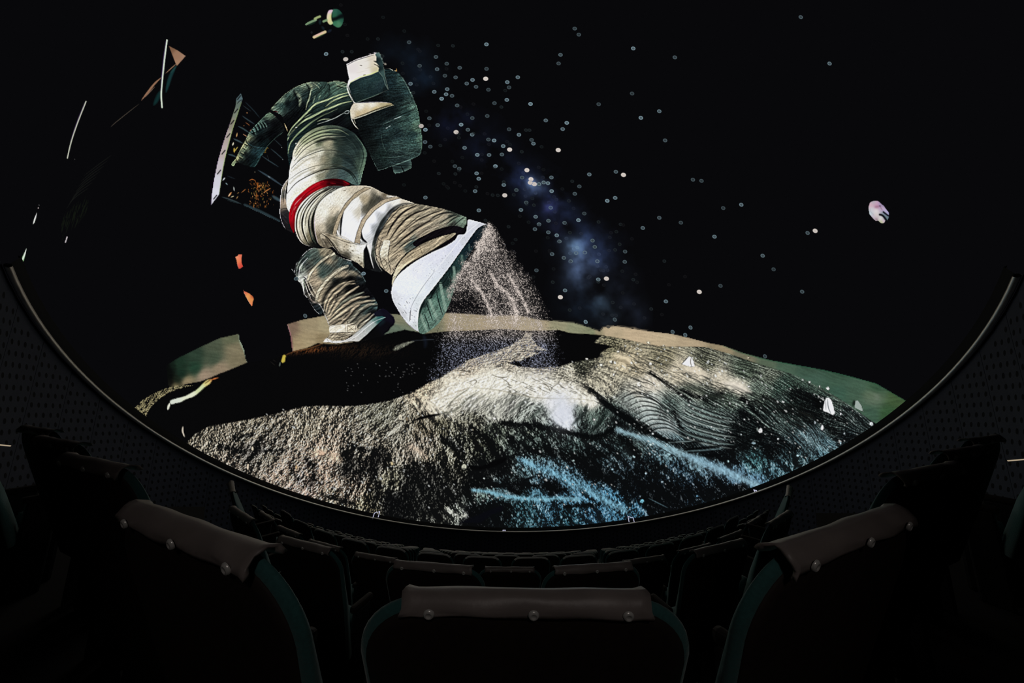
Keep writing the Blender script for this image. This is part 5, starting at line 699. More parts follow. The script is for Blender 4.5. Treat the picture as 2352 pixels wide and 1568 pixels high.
def paint_boot():
    s = 1 / 3.92
    fill(B([(1172, 1100), (1212, 1008), (1292, 928), (1402, 850), (1532, 780), (1650, 726), (1742, 666), (1772, 622), (1832, 612), (1850, 545), (1858, 488), (1905, 490), (2034, 532), (1952, 562), (1830, 722), (1700, 905), (1562, 1085), (1442, 1245), (1412, 1380), (1412, 1490), (1300, 1402), (1212, 1272), (1172, 1180)]),
         cf(B, [(1300, 1000, 222, 226, 236), (1250, 1100, 222, 226, 238), (1200, 1180, 206, 208, 214), (1400, 950, 218, 220, 230), (1600, 800, 212, 214, 226), (1740, 720, 205, 208, 222), (1850, 600, 200, 202, 212), (1920, 510, 210, 212, 220), (1980, 540, 190, 192, 200), (1850, 680, 196, 198, 206), (1700, 880, 200, 204, 212), (1560, 1060, 206, 212, 218), (1420, 1230, 206, 212, 216), (1400, 1100, 220, 226, 238), (1300, 1250, 216, 220, 230), (1360, 1380, 216, 220, 226), (1390, 1450, 190, 196, 196), (1260, 1320, 200, 202, 206), (1500, 1000, 214, 218, 228)]), BOOT, .8, grain=.03)
    rr = np.random.RandomState(9)
    strokes(B, [([(1345, 1320), (1350, 1270), (1390, 1190), (1460, 1080), (1560, 950)], 3, (110, 112, 118), .8), ([(1560, 950), (1700, 780), (1830, 620), (1960, 512)], 5, (232, 234, 242), .8), ([(1335, 1400), (1342, 1300)], 7, (60, 60, 66), .8), ([(1172, 1100), (1165, 1150), (1175, 1200), (1212, 1275), (1300, 1404), (1410, 1488)], 4, (196, 180, 206), .8), ([(1180, 1190), (1230, 1280), (1320, 1390)], 12, (160, 162, 166), .35, 4), ([(1440, 1240), (1412, 1380), (1414, 1480)], 6, (120, 130, 126), .7)] +
        [([(x, y), (x + rr.uniform(3, 14), y + rr.uniform(3, 14))], rr.uniform(3, 6), (96, 98, 104), rr.uniform(.3, .8), .8) for x, y in zip(rr.uniform(1190, 1400, 40), rr.uniform(1180, 1460, 40)) if y < 1.1 * x - 60] +
        [([(x, 2420 - x + e), (x + 4, 2424 - x + e)], 5, (120, 122, 128), .6, .8) for x, e in zip(rr.uniform(1500, 1900, 24), rr.uniform(40, 150, 24))] + [([(x, y), (x + 3, y + 3)], 4, (130, 132, 138), .5) for x, y in zip(rr.uniform(1300, 1700, 26), rr.uniform(800, 1050, 26)) if y > 2150 - x * .95 - 400], [BOOT], s)
    fill(B([(2036, 532), (2010, 600), (1910, 740), (1810, 900), (1750, 1070), (1690, 1250), (1610, 1400), (1500, 1492), (1450, 1514), (1416, 1486), (1412, 1380), (1440, 1250), (1562, 1090), (1700, 910), (1830, 730), (1955, 562)]),
         cf(B, [(1980, 580, 24, 34, 40), (1900, 680, 14, 24, 32), (1850, 760, 20, 36, 42), (1780, 850, 30, 50, 50), (1700, 940, 22, 36, 36), (1650, 1040, 24, 36, 36), (1740, 1000, 50, 76, 68), (1600, 1180, 64, 92, 82), (1680, 1180, 84, 112, 100), (1560, 1250, 90, 118, 106), (1500, 1350, 96, 124, 112), (1470, 1300, 76, 104, 92), (1450, 1430, 84, 110, 98), (1600, 1350, 96, 122, 110), (1520, 1120, 16, 24, 24), (1450, 1260, 24, 34, 34), (1500, 1480, 90, 116, 104)]), SOLE, .8, grain=.18)
    tl, td = (128, 152, 138), (14, 22, 22)
    strokes(B, [([(1432, 1340), (1455, 1400), (1488, 1480)], 24, tl, .8, 1.5, 0), ([(1465, 1335), (1500, 1420), (1512, 1470)], 8, td, .9), ([(1512, 1205), (1545, 1290), (1588, 1385)], 26, tl, .8, 1.5, 0), ([(1482, 1225), (1512, 1310), (1545, 1400)], 9, td, .9), ([(1500, 1200), (1540, 1185)], 9, td), ([(1612, 1062), (1630, 1160), (1660, 1300)], 28, tl, .8, 1.5, 0), ([(1575, 1130), (1600, 1240), (1630, 1340)], 9, td, .9), ([(1590, 1060), (1640, 1050), (1690, 980)], 9, td), ([(1732, 915), (1738, 980), (1730, 1040)], 24, tl, .75, 1.5, 0), ([(1690, 960), (1705, 1060), (1700, 1150)], 8, td, .9), ([(1805, 810), (1808, 880)], 20, (90, 116, 106), .8, 1.5, 0), ([(1870, 710), (1872, 760)], 14, (60, 84, 82), .8, 1.5, 0), ([(1520, 1195), (1560, 1120), (1600, 1065)], 10, (10, 15, 16), .9), ([(1418, 1370), (1440, 1280), (1470, 1225)], 12, (12, 18, 18), .9, 1.5), ([(1640, 1300), (1690, 1180), (1740, 1040)], 5, (140, 166, 150), .5), ([(1450, 1510), (1520, 1480), (1610, 1400)], 5, (120, 150, 134), .7)], [SOLE], s)
    for i in range(60):
        x, y = rr.uniform(1430, 1700), 0; y = rr.uniform(1250, 1480) - max(0, x - 1500) * .9
        stroke(B([(x, y), (x + rr.uniform(20, 50), y - rr.uniform(-10, 40))]), 2.5 * s, (120, 146, 132) if i % 2 else (34, 50, 46), .5, .7, 1, None, [SOLE])

def paint_backleg():
    s = 1 / 6.03
    fill(E([(480, 168), (620, 172), (720, 188), (800, 270), (880, 320), (1000, 345), (1030, 420), (1090, 470), (1150, 530), (1210, 640), (1190, 690), (1290, 800), (1375, 958), (1345, 1095), (1345, 1125), (1290, 1168), (1200, 1245), (1115, 1312), (1085, 1335), (1010, 1380), (900, 1440), (760, 1465), (650, 1440), (690, 1390), (712, 1345), (700, 1262), (672, 1180), (610, 1062), (585, 1095), (560, 1092), (500, 1042), (440, 940), (400, 870), (350, 825), (330, 740), (300, 660), (270, 640), (215, 522), (170, 460), (215, 490), (240, 390), (330, 268), (420, 186)]),
         cf(E, [(400, 300, 60, 76, 72), (330, 330, 40, 48, 50), (500, 250, 76, 88, 82), (620, 230, 130, 122, 102), (700, 220, 120, 112, 94), (550, 380, 58, 70, 66), (700, 350, 122, 112, 94), (780, 330, 80, 84, 76), (850, 380, 66, 78, 74), (480, 500, 142, 130, 110), (400, 420, 60, 66, 64), (420, 360, 90, 96, 86), (600, 520, 56, 70, 66), (680, 470, 60, 70, 66), (520, 650, 166, 152, 130), (460, 640, 160, 146, 124), (480, 780, 150, 138, 118), (600, 800, 152, 140, 118), (570, 900, 176, 162, 138), (900, 540, 162, 148, 126), (800, 560, 140, 130, 110), (1050, 530, 130, 122, 104), (1120, 570, 30, 36, 40), (700, 620, 120, 112, 96), (780, 620, 24, 28, 28), (1000, 620, 11, 11, 13), (1150, 620, 24, 30, 32), (800, 800, 104, 98, 84), (750, 1000, 150, 138, 118), (700, 1100, 150, 140, 120), (1000, 700, 12, 12, 14), (1150, 720, 10, 10, 12), (1250, 820, 10, 10, 13), (1000, 950, 80, 80, 72), (900, 1050, 126, 118, 102), (1200, 1000, 60, 70, 66), (1330, 970, 60, 78, 78), (1300, 1060, 14, 16, 18), (850, 1180, 140, 130, 112), (1050, 1150, 84, 82, 72), (1000, 1280, 180, 170, 150), (850, 1400, 150, 140, 120), (1150, 1230, 110, 106, 94), (560, 1040, 26, 34, 38), (520, 980, 30, 36, 40), (310, 450, 150, 160, 144), (290, 560, 160, 166, 156), (260, 500, 24, 26, 30), (330, 600, 190, 190, 184), (420, 750, 40, 40, 42), (450, 850, 60, 58, 54), (900, 410, 40, 50, 50), (1000, 400, 40, 52, 56), (1060, 460, 40, 50, 52)]), BACKLEG, .8, smooth=False, grain=.12)
    g = [BACKLEG]; K0 = (10, 10, 12)
    W_ = (222, 220, 222)
    strokes(E, [([(220, 520), (222, 440), (265, 340), (330, 270), (400, 205), (480, 170)], 10, W_), ([(240, 560), (232, 450), (280, 350), (350, 270), (440, 195)], 9, K0), ([(270, 620), (248, 480), (300, 350), (370, 275)], 7, (150, 160, 150), .9), ([(175, 462), (195, 500), (212, 545)], 9, W_), ([(215, 530), (250, 600), (285, 640)], 7, W_), ([(262, 560), (270, 450), (310, 370)], 12, (14, 18, 20), .9, 1.5), ([(300, 650), (278, 560), (290, 460), (330, 390), (400, 310)], 9, (205, 205, 205)), ([(330, 480), (345, 400), (400, 330)], 14, (40, 50, 50), .8, 2),
        ([(310, 600), (335, 700), (350, 820)], 18, (214, 214, 206)), ([(330, 580), (350, 660), (362, 740)], 8, (120, 140, 110), .8), ([(335, 575), (365, 590), (380, 620)], 12, (20, 20, 22)), ([(350, 600), (380, 700), (420, 800), (470, 900)], 22, (14, 14, 16), .95, 1), ([(362, 660), (400, 780), (440, 860)], 10, (206, 200, 190)), ([(385, 640), (430, 760), (480, 840), (500, 860)], 10, (190, 182, 166)), ([(400, 640), (450, 740), (500, 830)], 8, (26, 24, 24)), ([(410, 620), (460, 720), (515, 820)], 8, (205, 198, 180), .9), ([(405, 800), (440, 820)], 8, (196, 190, 180)), ([(430, 870), (480, 920), (530, 940)], 14, (190, 170, 160), .8, 2), ([(470, 860), (510, 870), (535, 920)], 10, (30, 28, 28)), ([(360, 820), (430, 930), (490, 1030), (560, 1090)], 13, W_), ([(395, 850), (450, 940), (500, 1020)], 9, (16, 18, 22)), ([(540, 940), (570, 960), (600, 1010), (625, 1060)], 10, (206, 200, 196))], g, s)
    strokes(E, [([(408, 600), (440, 520), (500, 440), (570, 370), (660, 300), (770, 250)], 34, (196, 188, 164), .95, 1.2, 0), ([(392, 590), (430, 500), (500, 415), (600, 320), (740, 240)], 6, (40, 40, 36)), ([(412, 640), (450, 540), (520, 450), (600, 380), (700, 310), (790, 260)], 7, (30, 30, 28)), ([(520, 880), (540, 800), (590, 710), (670, 610), (770, 520), (860, 460), (950, 425)], 38, (194, 186, 164), .95, 1.2, 0), ([(505, 860), (530, 770), (590, 680), (680, 580), (790, 490), (900, 430)], 6, (44, 40, 36)), ([(540, 890), (565, 810), (620, 730), (700, 630), (790, 550), (880, 490), (960, 460)], 7, (36, 34, 30))] +
        [([(x, y), (x + 18, y + 26)], 4, (110, 100, 84), .8) for x, y in ((600, 340), (640, 310), (680, 285), (700, 275), (720, 560), (760, 520), (800, 490), (840, 460), (690, 590), (880, 440), (650, 630))] +
        [([(450, 420), (520, 350), (600, 300)], 22, (40, 54, 54), .5, 6), ([(560, 480), (640, 430), (740, 400)], 18, (40, 52, 50), .5, 6), ([(620, 560), (700, 490), (800, 440)], 16, (36, 48, 46), .5, 6), ([(480, 580), (560, 470)], 20, (170, 156, 132), .4, 8), ([(700, 380), (800, 350)], 14, (150, 136, 114), .5, 5), ([(820, 310), (900, 370), (1000, 390), (1080, 470)], 14, (90, 110, 108), .5, 4), ([(1040, 440), (1130, 520), (1200, 640)], 8, (110, 128, 126), .8), ([(900, 420), (980, 440), (1060, 490), (1130, 560)], 20, (20, 26, 28), .7, 4), ([(960, 490), (1040, 510), (1140, 575)], 16, (170, 158, 134), .7, 3)], g, s)
    strokes(E, [([(600, 1000), (620, 880), (690, 760), (800, 650), (920, 600), (1050, 590), (1160, 620)], 44, (11, 12, 13), .95, 4, 1)], g, s)
    lt = (170, 156, 132)
    fl = [([(628, 1040), (640, 960), (680, 860), (760, 750), (880, 670), (1045, 630)], 30, lt), ([(655, 1060), (680, 960), (740, 850), (830, 770), (940, 680), (1060, 668)], 30, lt), ([(690, 1080), (730, 980), (790, 880), (800, 830)], 24, lt), ([(700, 1120), (780, 1000), (850, 900), (960, 800), (1105, 705)], 34, lt), ([(770, 1070), (850, 960), (960, 880), (1080, 820), (1180, 788)], 26, (110, 112, 98)), ([(690, 1165), (800, 1060), (920, 960), (1080, 870), (1250, 846)], 36, lt), ([(700, 1210), (860, 1090), (1010, 980), (1160, 920), (1330, 900)], 36, (160, 148, 126)), ([(860, 1210), (960, 1110), (1040, 1010), (1120, 960)], 34, (166, 152, 130)), ([(960, 1220), (1050, 1120), (1130, 1030), (1250, 960), (1372, 955)], 40, (140, 136, 120)), ([(1080, 1240), (1160, 1150), (1270, 1080)], 30, (140, 132, 114)), ([(710, 1240), (820, 1170), (900, 1150)], 22, (150, 138, 118)), ([(1120, 1270), (1220, 1180), (1318, 1085)], 14, (190, 180, 160))]
    for pts, w, c in fl:
        stroke(E([(x + 6, y + 20) for x, y in pts]), w * .9 * s, (16, 16, 16), .85, 1.6, 1, None, g)
    for pts, w, c in fl:
        stroke(E(pts), w * s, c, .9, 1.8, 1, None, g)
        stroke(E([(x - 4, y - 6) for x, y in pts]), w * .25 * s, tuple(np.array(c) * 1.18), .7, .9, 1, None, g)
    strokes(E, [([(720, 1130), (800, 1030), (880, 950)], 10, (30, 26, 24), .8), ([(780, 900), (800, 850), (860, 790)], 20, (14, 14, 14), .8, 2), ([(700, 1000), (740, 920), (780, 860)], 10, (40, 34, 30), .7), ([(1330, 965), (1240, 1020), (1180, 1080)], 16, (70, 96, 94), .6, 3), ([(940, 1180), (960, 1220)], 8, (40, 36, 32)), ([(900, 1150), (990, 1060)], 12, (24, 22, 22), .8, 2), ([(1060, 1170), (1150, 1060), (1240, 1000)], 14, (22, 24, 24), .8, 2), ([(612, 1065), (650, 1130), (680, 1200), (695, 1255)], 8, W_, .8), ([(640, 1050), (645, 1080)], 10, (20, 22, 26)), ([(1240, 846), (1160, 900)], 12, (70, 86, 84), .5, 3)], g, s)
    fill(E([(702, 1268), (720, 1252), (800, 1238), (950, 1222), (1010, 1225), (1075, 1238), (1085, 1275), (1055, 1338), (1000, 1348), (900, 1340), (716, 1348)]), cf(E, [(760, 1300, 216, 210, 194), (900, 1290, 212, 205, 188), (1000, 1290, 196, 186, 164), (1060, 1260, 200, 190, 170)]), BACKLEG, .8, grain=.05)
    strokes(E, [([(920, 1235), (920, 1335)], 4, (120, 108, 90)), ([(955, 1245), (955, 1335), (1050, 1330), (1055, 1240), (955, 1245)], 5, (90, 80, 66), 1, .7, 0), ([(960, 1250), (1045, 1325)], 4, (110, 98, 80)), ([(1045, 1250), (960, 1325)], 4, (110, 98, 80)), ([(705, 1270), (800, 1242), (950, 1225), (1075, 1240)], 4, (60, 52, 46)), ([(716, 1348), (900, 1344), (1050, 1340)], 6, (40, 34, 30)), ([(780, 1255), (782, 1320)], 3, (150, 140, 122), .7), ([(850, 1250), (850, 1290)], 3, (150, 140, 122), .7), ([(1075, 1240), (1090, 1275), (1110, 1290)], 6, (50, 44, 40)),
        ([(690, 1400), (780, 1370), (900, 1375)], 12, (60, 54, 46), .7, 2), ([(720, 1425), (850, 1410), (980, 1370)], 7, (36, 32, 30)), ([(680, 1390), (720, 1400), (780, 1385)], 8, (190, 178, 156), .8), ([(760, 1445), (900, 1425), (1000, 1380), (1080, 1330)], 8, (60, 52, 44), .8), ([(830, 1385), (900, 1395), (960, 1375)], 6, (70, 62, 52), .8)], g, s)
    fill(E([(1340, 1120), (1310, 1080), (1380, 1030), (1440, 1008), (1490, 1030), (1540, 1080), (1590, 1130), (1608, 1185), (1590, 1240), (1545, 1275), (1520, 1320), (1470, 1355), (1440, 1392), (1330, 1420), (1240, 1440), (1110, 1470), (1200, 1380), (1330, 1260), (1450, 1150)]), cf(E, [(1450, 1060, 16, 14, 26), (1550, 1150, 17, 14, 26), (1500, 1250, 12, 11, 16), (1300, 1380, 10, 10, 11), (1400, 1100, 20, 22, 34)]), BACKBOOT, .8, smooth=False)
    fill(E([(618, 1472), (640, 1440), (665, 1420), (740, 1458), (860, 1455), (930, 1440), (1000, 1400), (1110, 1310), (1200, 1235), (1290, 1160), (1350, 1125), (1430, 1118), (1476, 1134), (1400, 1195), (1320, 1270), (1220, 1372), (1110, 1462), (950, 1472), (790, 1496), (700, 1480)]),
         cf(E, [(640, 1460, 216, 214, 210), (780, 1478, 205, 203, 200), (1000, 1430, 190, 188, 184), (1150, 1330, 176, 178, 176), (1250, 1250, 160, 166, 164), (1330, 1160, 96, 128, 122), (1400, 1150, 46, 92, 90), (1420, 1190, 36, 80, 80), (1300, 1220, 150, 160, 158)]), BACKBOOT, .8, smooth=False, grain=.06)
    strokes(E, [([(960, 1465), (1080, 1390), (1200, 1285), (1330, 1190), (1475, 1132)], 9, (226, 228, 228), .9), ([(1000, 1405), (1110, 1318), (1250, 1205)], 5, (110, 108, 104), .7), ([(735, 1460), (738, 1490)], 5, (80, 76, 72)), ([(660, 1425), (690, 1470)], 5, (110, 104, 98), .8), ([(1020, 1440), (1050, 1420)], 5, (90, 88, 84), .7), ([(1310, 1110), (1320, 1085)], 6, (196, 196, 200)), ([(1380, 1030), (1420, 1012)], 6, (110, 112, 120), .8), ([(1540, 1090), (1595, 1140), (1608, 1190)], 4, (110, 106, 110), .6), ([(1170, 1330), (1190, 1320)], 6, (80, 78, 76), .7), ([(1340, 1180), (1440, 1190), (1400, 1230)], 20, (24, 60, 62), .5, 6)], [BACKBOOT], s)

def paint_small():
    s = 1 / 2.704
    fill(G([(1047, 121), (1100, 148), (1152, 184), (1125, 215), (1097, 246), (1085, 220), (1068, 175)]), cf(G, [(1060, 140, 120, 88, 66), (1100, 180, 150, 114, 90), (1145, 185, 156, 122, 100), (1095, 235, 160, 124, 98)]), MAST, .8, smooth=False)
    strokes(G, [([(1094, 232), (1060, 262), (1028, 291)], 6, (150, 116, 90)), ([(1000, 318), (960, 355), (920, 405), (878, 458)], 13, (146, 108, 84)), ([(960, 375), (900, 440)], 4, (205, 160, 130), .7), ([(862, 482), (800, 530), (740, 578), (700, 612), (662, 658)], 4, (92, 82, 70), .9), ([(1090, 250), (1062, 300), (1045, 350), (1030, 408)], 22, (22, 54, 56), .9, 2), ([(1095, 245), (1058, 290)], 9, (34, 70, 68), .8, 1.5), ([(992, 405), (975, 450), (955, 488)], 26, (17, 48, 48), .9, 3), ([(1036, 84), (1022, 190), (1008, 320), (1000, 420), (1005, 503)], 10, (214, 226, 208), 1, .8, 0), ([(1030, 84), (1015, 190), (1002, 320), (997, 400)], 4, (90, 50, 130), .7)], k=s)
    P = np.array(G([(640, 660), (1020, 70), (1170, 180), (1020, 520), (880, 480)]), np.float32)
    sy, sx, xx, yy = window(P, 2); m = (sdf(P, xx, yy) > 0) & (img[sy, sx].sum(-1) > 50); ids[sy, sx][m] = MAST
    n0 = img.copy()
    strokes(G, [([(533, 466), (480, 600), (440, 720), (417, 818)], 7, (205, 208, 190), 1, .8, 0), ([(526, 470), (472, 605), (434, 720)], 4, (84, 50, 120), .6), ([(415, 1308), (411, 1322)], 7, (226, 216, 220), 1, .7, 0), ([(409, 1328), (405, 1340)], 7, (205, 196, 200), 1, .7, 0), ([(242, 1109), (241, 1111)], 5, (190, 190, 190)), ([(238, 1124), (235, 1131)], 6, (205, 190, 190)), ([(462, 824), (463, 826)], 5, (120, 120, 120))], k=s)
    fill(G([(228, 1156), (222, 1190), (214, 1218), (202, 1229), (210, 1196)]), (206, 216, 200), None, .8, smooth=False)
    fill(G([(163, 1379), (158, 1410), (146, 1455), (125, 1477), (138, 1430)]), (150, 200, 140), None, .8, smooth=False)
    strokes(G, [([(162, 1382), (150, 1420), (128, 1474)], 7, (236, 232, 236)), ([(227, 1160), (205, 1226)], 5, (240, 236, 240)), ([(140, 1450), (132, 1462)], 5, (60, 90, 60))], k=s)
    for i in range(7):
        x, y = 690 - 24 * i, 800 + 34 * i
        strokes(G, [([(x, y), (x - 90, y + 66), (x - 168 + 6 * i, y + 126)], 4, (30, 32, 28), .8, 1)], k=s)
    r = np.random.RandomState(2)
    for i in range(70):
        x, y = r.uniform(390, 560), 0; y = 1070 + (560 - x) * .9 + r.uniform(-60, 60); L = r.uniform(30, 80)
        strokes(G, [([(x, y), (x - L * .3, y + L)], 4, (19, 24, 16), .7, 1)], k=s)
    d = (np.abs(img - n0).sum(-1) > 14); ids[d & (ids == 0)] = DEBRIS
    # torn burning flakes at the left
    fill(Fq([(292, 242), (322, 226), (326, 211), (371, 212), (364, 260), (366, 310), (384, 350), (348, 376), (330, 374), (314, 325), (302, 262)]), cf(Fq, [(310, 240, 236, 150, 110), (345, 225, 222, 110, 84), (325, 300, 226, 130, 84), (350, 330, 222, 84, 66), (375, 350, 196, 66, 56)]), FLARE, 1, smooth=False)
    fill(Fq([(384, 606), (396, 626), (450, 650), (496, 688), (503, 718), (492, 748), (488, 790), (476, 796), (455, 764), (415, 696), (390, 645)]), cf(Fq, [(400, 640, 216, 110, 80), (440, 690, 230, 160, 90), (480, 720, 222, 150, 84), (478, 780, 226, 130, 84), (490, 690, 176, 76, 50)]), FLARE, 1, smooth=False)
    strokes(Fq, [([(336, 374), (322, 420), (318, 450), (331, 470)], 9, (180, 80, 84)), ([(388, 640), (420, 705), (465, 776)], 5, (246, 206, 176)), ([(378, 600), (388, 622)], 4, (80, 40, 50)), ([(294, 250), (308, 310), (328, 370)], 4, (236, 190, 190), .8)], k=1 / 4.9)
    strokes(Fq, [([(180, 50), (195, 40)], 8, (96, 96, 96)), ([(880, 730), (888, 732)], 7, (110, 96, 84)), ([(195, 912), (240, 905)], 5, (70, 60, 40)), ([(240, 940), (275, 925), (290, 905)], 6, (66, 60, 36)), ([(248, 1000), (275, 965)], 8, (110, 116, 104)), ([(270, 1005), (312, 1000)], 12, (44, 56, 70)), ([(195, 1010), (210, 1010)], 8, (90, 96, 96)), ([(320, 1040), (330, 1090), (332, 1110)], 4, (70, 84, 80)), ([(80, 980), (160, 1000)], 4, (44, 40, 34)), ([(255, 870), (265, 930)], 4, (50, 46, 30)), ([(110, 930), (150, 915)], 4, (44, 42, 34)), ([(40, 195), (140, 190)], 4, (26, 26, 26)), ([(735, 40), (728, 90)], 8, (22, 22, 24), .8, 2), ([(700, 310), (706, 410)], 12, (20, 21, 20), .7, 3), ([(690, 1420), (740, 1460)], 3, (40, 36, 32)), ([(720, 1400), (752, 1420)], 3, (36, 32, 30))], k=1 / 4.9)
    # satellite
    s = 1 / 11.2
    fill(Hh([(1380, 250), (1450, 225), (1540, 240), (1620, 320), (1670, 430), (1660, 560), (1610, 660), (1530, 705), (1440, 670), (1380, 600), (1360, 420)]), cf(Hh, [(1440, 300, 44, 92, 76), (1560, 320, 30, 72, 60), (1400, 380, 40, 90, 66), (1450, 560, 52, 108, 80), (1540, 600, 72, 124, 92), (1620, 520, 40, 90, 72), (1640, 420, 12, 22, 20)]), SAT, 1.2)
    strokes(Hh, [([(1370, 500), (1480, 470), (1580, 420), (1640, 400)], 90, (9, 14, 16), .95, 2.5, 0), ([(1360, 300), (1355, 430), (1400, 560)], 34, (10, 20, 16), .8, 1.5)], k=s)
    fill(Hh([(1250, 330), (1285, 265), (1340, 245), (1390, 258), (1360, 330), (1348, 430), (1360, 520), (1392, 590), (1330, 632), (1275, 600), (1240, 530), (1232, 430)]), cf(Hh, [(1310, 280, 222, 190, 214), (1270, 420, 224, 206, 190), (1330, 430, 214, 220, 140), (1300, 560, 216, 196, 150), (1340, 600, 190, 210, 150)]), SAT, 1)
    strokes(Hh, [([(700, 615), (800, 570), (950, 505)], 62, (118, 146, 112), 1, 1, 0), ([(760, 650), (950, 560)], 30, (26, 66, 46), .7, 2), ([(930, 475), (1000, 440), (1055, 418)], 62, (156, 170, 116), 1, 1, 0), ([(1150, 545), (1225, 515)], 62, (120, 150, 110), 1, 1, 0), ([(905, 950), (1050, 880), (1190, 815)], 74, (214, 196, 150), 1, 1, 0), ([(905, 930), (1050, 860), (1150, 815)], 24, (226, 170, 190), .8, 1), ([(960, 980), (1180, 870)], 20, (40, 84, 50), .7, 1.5), ([(1060, 500), (1060, 620)], 70, (26, 42, 48), .8, 3), ([(1110, 680), (1170, 760)], 60, (26, 40, 50), .8, 3), ([(1260, 820), (1350, 760)], 60, (32, 44, 62), .7, 3), ([(840, 800), (850, 860)], 50, (40, 44, 46), .7, 2.5)], k=s)
    P = np.array(Hh([(670, 620), (1000, 370), (1240, 220), (1480, 200), (1690, 430), (1600, 720), (1300, 900), (900, 1010), (780, 800)]), np.float32)
    sy, sx, xx, yy = window(P, 2); m = (sdf(P, xx, yy) > 0) & (img[sy, sx].sum(-1) > 54); ids[sy, sx][m] = SAT
    # tumbling capsule at the right
    s = 1 / 14.25
    fill(I_([(680, 490), (740, 455), (850, 428), (950, 445), (1030, 510), (1080, 555), (1140, 600), (1220, 720), (1290, 800), (1310, 900), (1290, 1000), (1240, 1100), (1190, 1080), (1175, 1120), (1120, 1170), (1060, 1175), (990, 1130), (940, 1085), (880, 1095), (820, 1060), (740, 970), (660, 870), (640, 760), (628, 660), (650, 560)]),
         cf(I_, [(800, 480, 176, 170, 180), (720, 580, 206, 170, 184), (900, 540, 206, 166, 190), (900, 620, 170, 120, 144), (1000, 560, 160, 140, 180), (880, 760, 222, 220, 220), (740, 720, 200, 200, 206), (700, 850, 190, 206, 212), (800, 950, 190, 180, 196), (880, 1030, 170, 150, 160), (880, 900, 214, 206, 200), (1040, 1000, 226, 222, 222), (1140, 1090, 226, 190, 214), (1050, 1130, 176, 186, 140), (1100, 680, 196, 170, 200), (1200, 780, 190, 176, 216), (1260, 860, 176, 170, 216), (1150, 880, 96, 120, 124), (1200, 960, 84, 110, 112), (1240, 1040, 70, 100, 104), (1120, 580, 130, 120, 150)]), ROCKY, 1)
    strokes(I_, [([(1000, 885), (1060, 900), (1130, 950), (1200, 1050), (1230, 1090)], 62, (9, 10, 16), 1, 1, 0), ([(1120, 800), (1180, 850), (1260, 910), (1310, 930)], 50, (9, 10, 18), 1, 1, 0), ([(850, 640), (950, 620), (1020, 610)], 44, (150, 100, 126), .7, 2), ([(1010, 590), (1030, 650), (1080, 730)], 20, (120, 96, 110), .7, 1.5), ([(980, 600), (1030, 605)], 22, (50, 40, 50), .9, 1), ([(860, 1030), (930, 1040)], 20, (110, 84, 96), .7, 1), ([(690, 690), (700, 780), (800, 900)], 16, (150, 150, 160), .6, 1.5), ([(1040, 670), (1090, 760)], 12, (140, 110, 126), .6, 1)], k=s)

